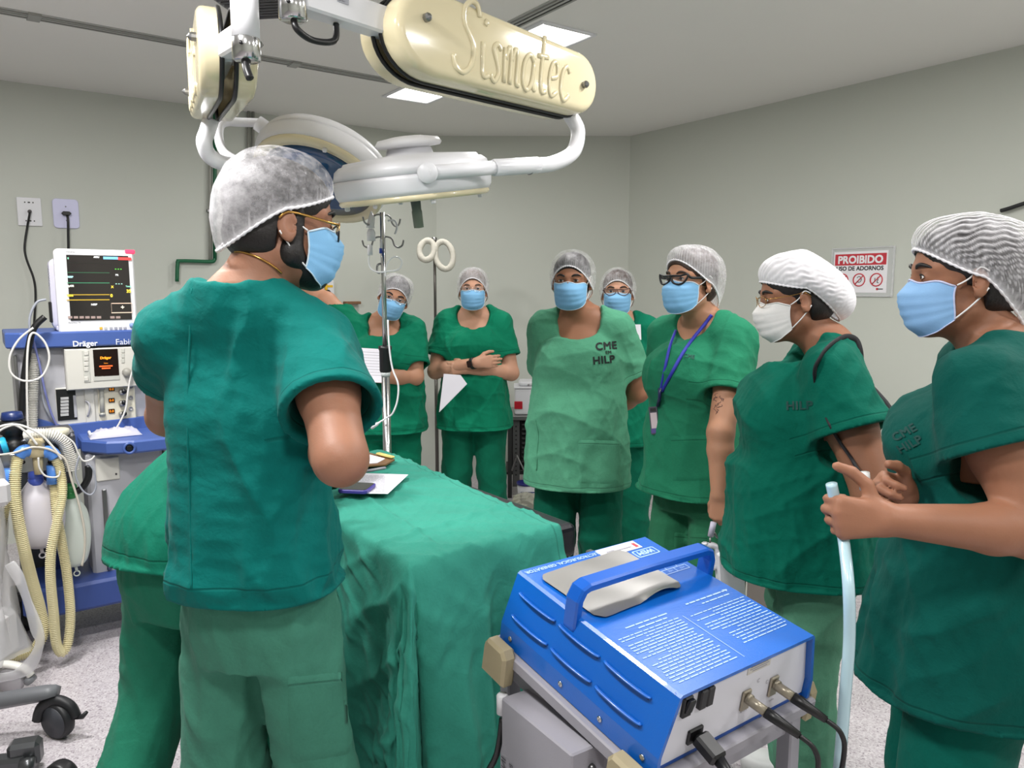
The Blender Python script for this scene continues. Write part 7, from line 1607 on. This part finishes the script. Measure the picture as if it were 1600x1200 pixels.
def dirs(P, px, py):
    o = P['L'](EYEP); c = onp(P, px, py, 0); d = (c - o).normalized(); up = Vector((0, 0, 1)); up = (up - d * up.dot(d)).normalized(); return c, d.cross(up), up, d
def chest_text(P, lines, px, py, size, m_, rot=0, name='chest_print', **kw):
    c, r_, u_, d = dirs(P, px, py); q = Matrix.Rotation(R(rot), 3, d); r_, u_ = q @ r_, q @ u_; b = MB()
    for k, (txt, sc_, dx, dy) in enumerate(lines):
        V, F = text_mesh(txt, size * sc_, space=1.08, bold=kw.get('bold', size * .03) * sc_ ** 2); V, F = decal(P['bvh'], [(v[0] + dx * size, v[1] + dy * size, v[2]) for v in V], F, c, r_, u_, d, .003); b.add(V, F)
    return b.build(name, m_, P['tun'])
def ribbon(P, name, pts, w_, m_, off=.005, on='bvh', parent=None, dflt=None, th=.35, n=6):
    Q = [onp(P, x, y, off, on, dflt) for x, y in pts] if not isinstance(pts[0], Vector) else pts
    Q = spline(Q, n); b = MB(); o = P['L'](EYEP); d = (Q[len(Q) // 2] - o).normalized(); b.tube(Q, w_, 6, flat=(d, th)); return b.build(name, m_, parent or P['root'])
def pock(P, px, py, w_, h_, m_, on='bvh', par='tun', name='pocket', rot=0):
    o = P['L'](EYEP); d = (P['L'](U(px, py, 1.0)) - o).normalized(); c = P[on].ray_cast(o, d)[0]
    if c is None: return
    up = Vector((0, 0, 1)); up = (up - d * up.dot(d)).normalized(); q = Matrix.Rotation(R(rot), 3, d)
    return pocket(P, name, c, q @ d.cross(up), q @ up, w_, h_, d, m_, on, par, t=.0035, nx=14, nz=14)
INK = mat('print_black', (14, 22, 22), .7); DKGREEN = mat('print_dark_green', (6, 66, 60), .7)
P = PEOPLE['pale']; chest_text(P, [('CME', .95, 0, .80), ('EM', .42, .85, .36), ('HILP', .95, -.35, -.45)], 932, 561, .044, INK, -6, bold=.0014)
pock(P, 936, 722, .175, .185, MATS['cotton_pale']); 
b = MB(); b.tube(spline([onp(P, x, y, .002) for x, y in ((836, 655), (841, 680), (839, 705), (838, 735))], 5), .0022, 5); b.build('side_seam', MATS['cotton_pale'], P['tun'])
P = PEOPLE['lanyard']; pock(P, 1082, 716, .150, .165, MATS['cotton_green_i'], rot=-4); pock(P, 1078, 862, .125, .14, MATS['cotton_green_j'], 'tb', 'trs', 'cargo_pocket')
LB = mat('lanyard_blue', (44, 52, 168), .6)
l = ribbon(P, 'lanyard', [(1112, 492), (1100, 508), (1082, 530), (1066, 553), (1050, 582), (1034, 612)], .0065, LB, .007)
ribbon(P, 'lanyard_strand', [(1056, 516), (1047, 540), (1040, 570), (1032, 612)], .0055, LB, .007, parent=l)
b = MB(); q = onp(P, 1031, 612, .008); e = onp(P, 1028, 634, .012); b.tube([q + Vector((0, 0, .012)), q - Vector((0, 0, .02)), e], .0065, 6); b.tube([q + Vector((-.016, .012, .014)), q + Vector((.01, -.01, -.012))], .002, 5, mi=1); b.build('clip', [mat('clip_navy', (34, 36, 84), .4), CHROME], l)
c, r_, u_, d = dirs(P, 1022, 657); Mb = frame(c - d * .012, r_ + u_ * .12, u_ - r_ * .12 + d * -.0); b = MB(); b.prism(rrect(.030, .098, .004), .004, Mb, bev=.001); b.box((0, .0, .0045), (.022, .055, .001), mi=1, mx=Mb); b.box((0, -.036, .0045), (.026, .016, .001), mi=2, mx=Mb); b.box((0, .038, .0045), (.020, .012, .001), mi=3, mx=Mb); b.build('name_badge', [mat('badge_holder', (84, 84, 96), .25), mat('badge_pale', (206, 190, 196), .4), mat('badge_purple', (86, 74, 140), .4), BLACK], l)
chest_text(P, [('CME', .8, 0, 0)], 1068, 558, .022, DKGREEN, 8, 'embroidery')
rg = random.Random(8); b = MB()
for k in range(11):
    x0, y0 = 1117 + rg.uniform(0, 12), 614 + rg.uniform(0, 26); pts = [onp(P, x0 + 3.5 * math.sin(j * .9 + k), y0 + j * 1.6 * rg.uniform(.5, 1.3), .0006, 'bb', 2.6) for j in range(5)]; b.tube(pts, .0009, 4)
b.build('tattoo', mat('tattoo_ink', (92, 66, 66), .6), P['root'])
P = PEOPLE['whitemask']; BS = mat('strap_black', (18, 18, 24), .7)
up_ = [onp(P, x, y, .006) for x, y in ((1402, 602), (1385, 570), (1362, 543), (1340, 529), (1318, 528), (1296, 541), (1281, 560), (1273, 582))]
lo_ = [onp(P, 1283, 628, -.045), onp(P, 1297, 664, -.006)] + [onp(P, x, y, .006) for x, y in ((1312, 690), (1330, 716), (1346, 740))]
ribbon(P, 'bag_strap', [Vector((-.09, -.185, 1.02)), Vector((-.10, -.17, 1.16))] + up_ + lo_ + [Vector((-.15, -.12, 1.02)), Vector((-.09, -.185, 1.0))], .0115, BS, n=5)
chest_text(P, [('HILP', 1, 0, 0)], 1228, 640, .030, DKGREEN, -4)
P = PEOPLE['hose']; chest_text(P, [('CME', 1, 0, 0), ('HILP', 1, -.2, -1.1)], 1398, 690, .022, mat('print_faded', (6, 62, 58), .8), -35)
P = PEOPLE['man']; ribbon(P, 'gold_chain', [(362, 391), (374, 393), (390, 397), (405, 403), (418, 410), (430, 418), (440, 427)], .0022, GOLD, .002, 'bb', dflt=1.45, th=1)
pock(P, 500, 1120, .13, .17, MATS['cotton_washed'], 'tb', 'trs', 'cargo_pocket')
b = MB(); b.tube(spline([onp(P, x, y, .0005) for x, y in ((300, 450), (297, 520), (294, 600), (293, 680), (296, 760), (298, 850), (299, 920))], 6), .0022, 5); b.build('back_seam', MATS['cotton_teal'], P['tun'])
# wristwatch
P = PEOPLE['crossed']; a0 = PEOPLE['crossed']; E_, W_ = Vector((.215, .06, 1.03)), Vector((-.03, .235, 1.095)); ax = (W_ - E_).normalized(); c = E_.lerp(W_, .93)
b = MB(); b.lathe([(.0315, -.011), (.033, -.009), (.033, .009), (.0315, .011)], c, 22, axis=ax); w = b.build('watch_strap', BLACK, P['root']); view = (P['L'](EYEP) - c).normalized(); nn = (view - ax * view.dot(ax)).normalized()
b = MB(); b.prism(rrect(.034, .038, .008), .010, frame(c + nn * .030, ax, nn.cross(ax)), bev=.002); b.build('watch_face', mat('watch_glass', (20, 20, 24), .12), w)
def card(name, label, corners, d0, th=.0015, lines=0, cat='paper', m_=PAPER, parent=None):
    Q = [U(x, y, d) for x, y, d in [(c[0], c[1], c[2] if len(c) > 2 else d0) for c in corners]]; c = sum(Q, Vector()) / 4; t_ = thing(name, label, cat, c); x_ = Q[1] - Q[0]; M_ = frame((0, 0, 0), x_, Q[0] - Q[3]); Mi = M_.inverted(); b = MB()
    b.prism([(Mi @ (q - c)).xy for q in Q], th, M_); b.build('sheet', m_, t_)
    if lines:
        b = MB(); pq = [(Mi @ (q - c)).xy for q in Q]
        for k in range(lines):
            v = .12 + .76 * k / lines; l_ = pq[0].lerp(pq[3], v); r2 = pq[1].lerp(pq[2], v); l2, r2 = l_.lerp(r2, .1), l_.lerp(r2, .88); b.add([(l2.x, l2.y, th + .0006), (r2.x, r2.y, th + .0006), (r2.x, r2.y + .0016, th + .0006), (l2.x, l2.y + .0016, th + .0006)], [[0, 1, 2, 3]], 0, False, M_)
        b.build('printed_lines', mat('ink_grey', (150, 148, 156)), t_)
    return t_
card('paper_sheet', 'printed sheet held by the woman behind the chrome pole', [(552, 543, 3.94), (601, 546, 3.92), (608, 598, 3.85), (562, 597, 3.87)], 3.9, lines=9)
card('paper_sheet', 'folded white sheets hanging under the crossed arms', [(694, 584, 4.16), (720, 586, 4.13), (729, 600, 4.10), (687, 644, 4.14)], 4.15, .004)
card('folded_paper', 'small white paper in the breast pocket behind the pale tunic', [(986, 507, 3.80), (1001, 507, 3.80), (1002, 531, 3.79), (988, 531, 3.79)], 3.8)
# pale hose in the foreground hand
D = 1.235; o = U(1318, 850, D); t = thing('hose', 'pale bluish plastic hose hanging from the foreground woman\'s fist', 'hose', o); T = Matrix.Translation(-o)
m = MB(); m.tube([T @ q for q in spline([U(1299, 756, 1.30), U(1305, 785, 1.302), U(1312, 815, 1.30), U(1319, 850, 1.28), U(1326, 920, D - .01), U(1327, 1000, D - .01), U(1321, 1080, D - .01), U(1312, 1190, D), U(1300, 1300, D), U(1290, 1500, D + .03)], 6)], .0098, 12); m.build('hose_wall', mat('hose_pale', (176, 206, 216), .25, Coat_Weight=.3), t)
m = MB(); m.tube([T @ U(1350, 738, 1.40), T @ U(1352, 765, 1.40)], .010, 10); m.build('hose_end', mat('hose_white', (222, 222, 220), .35), t)
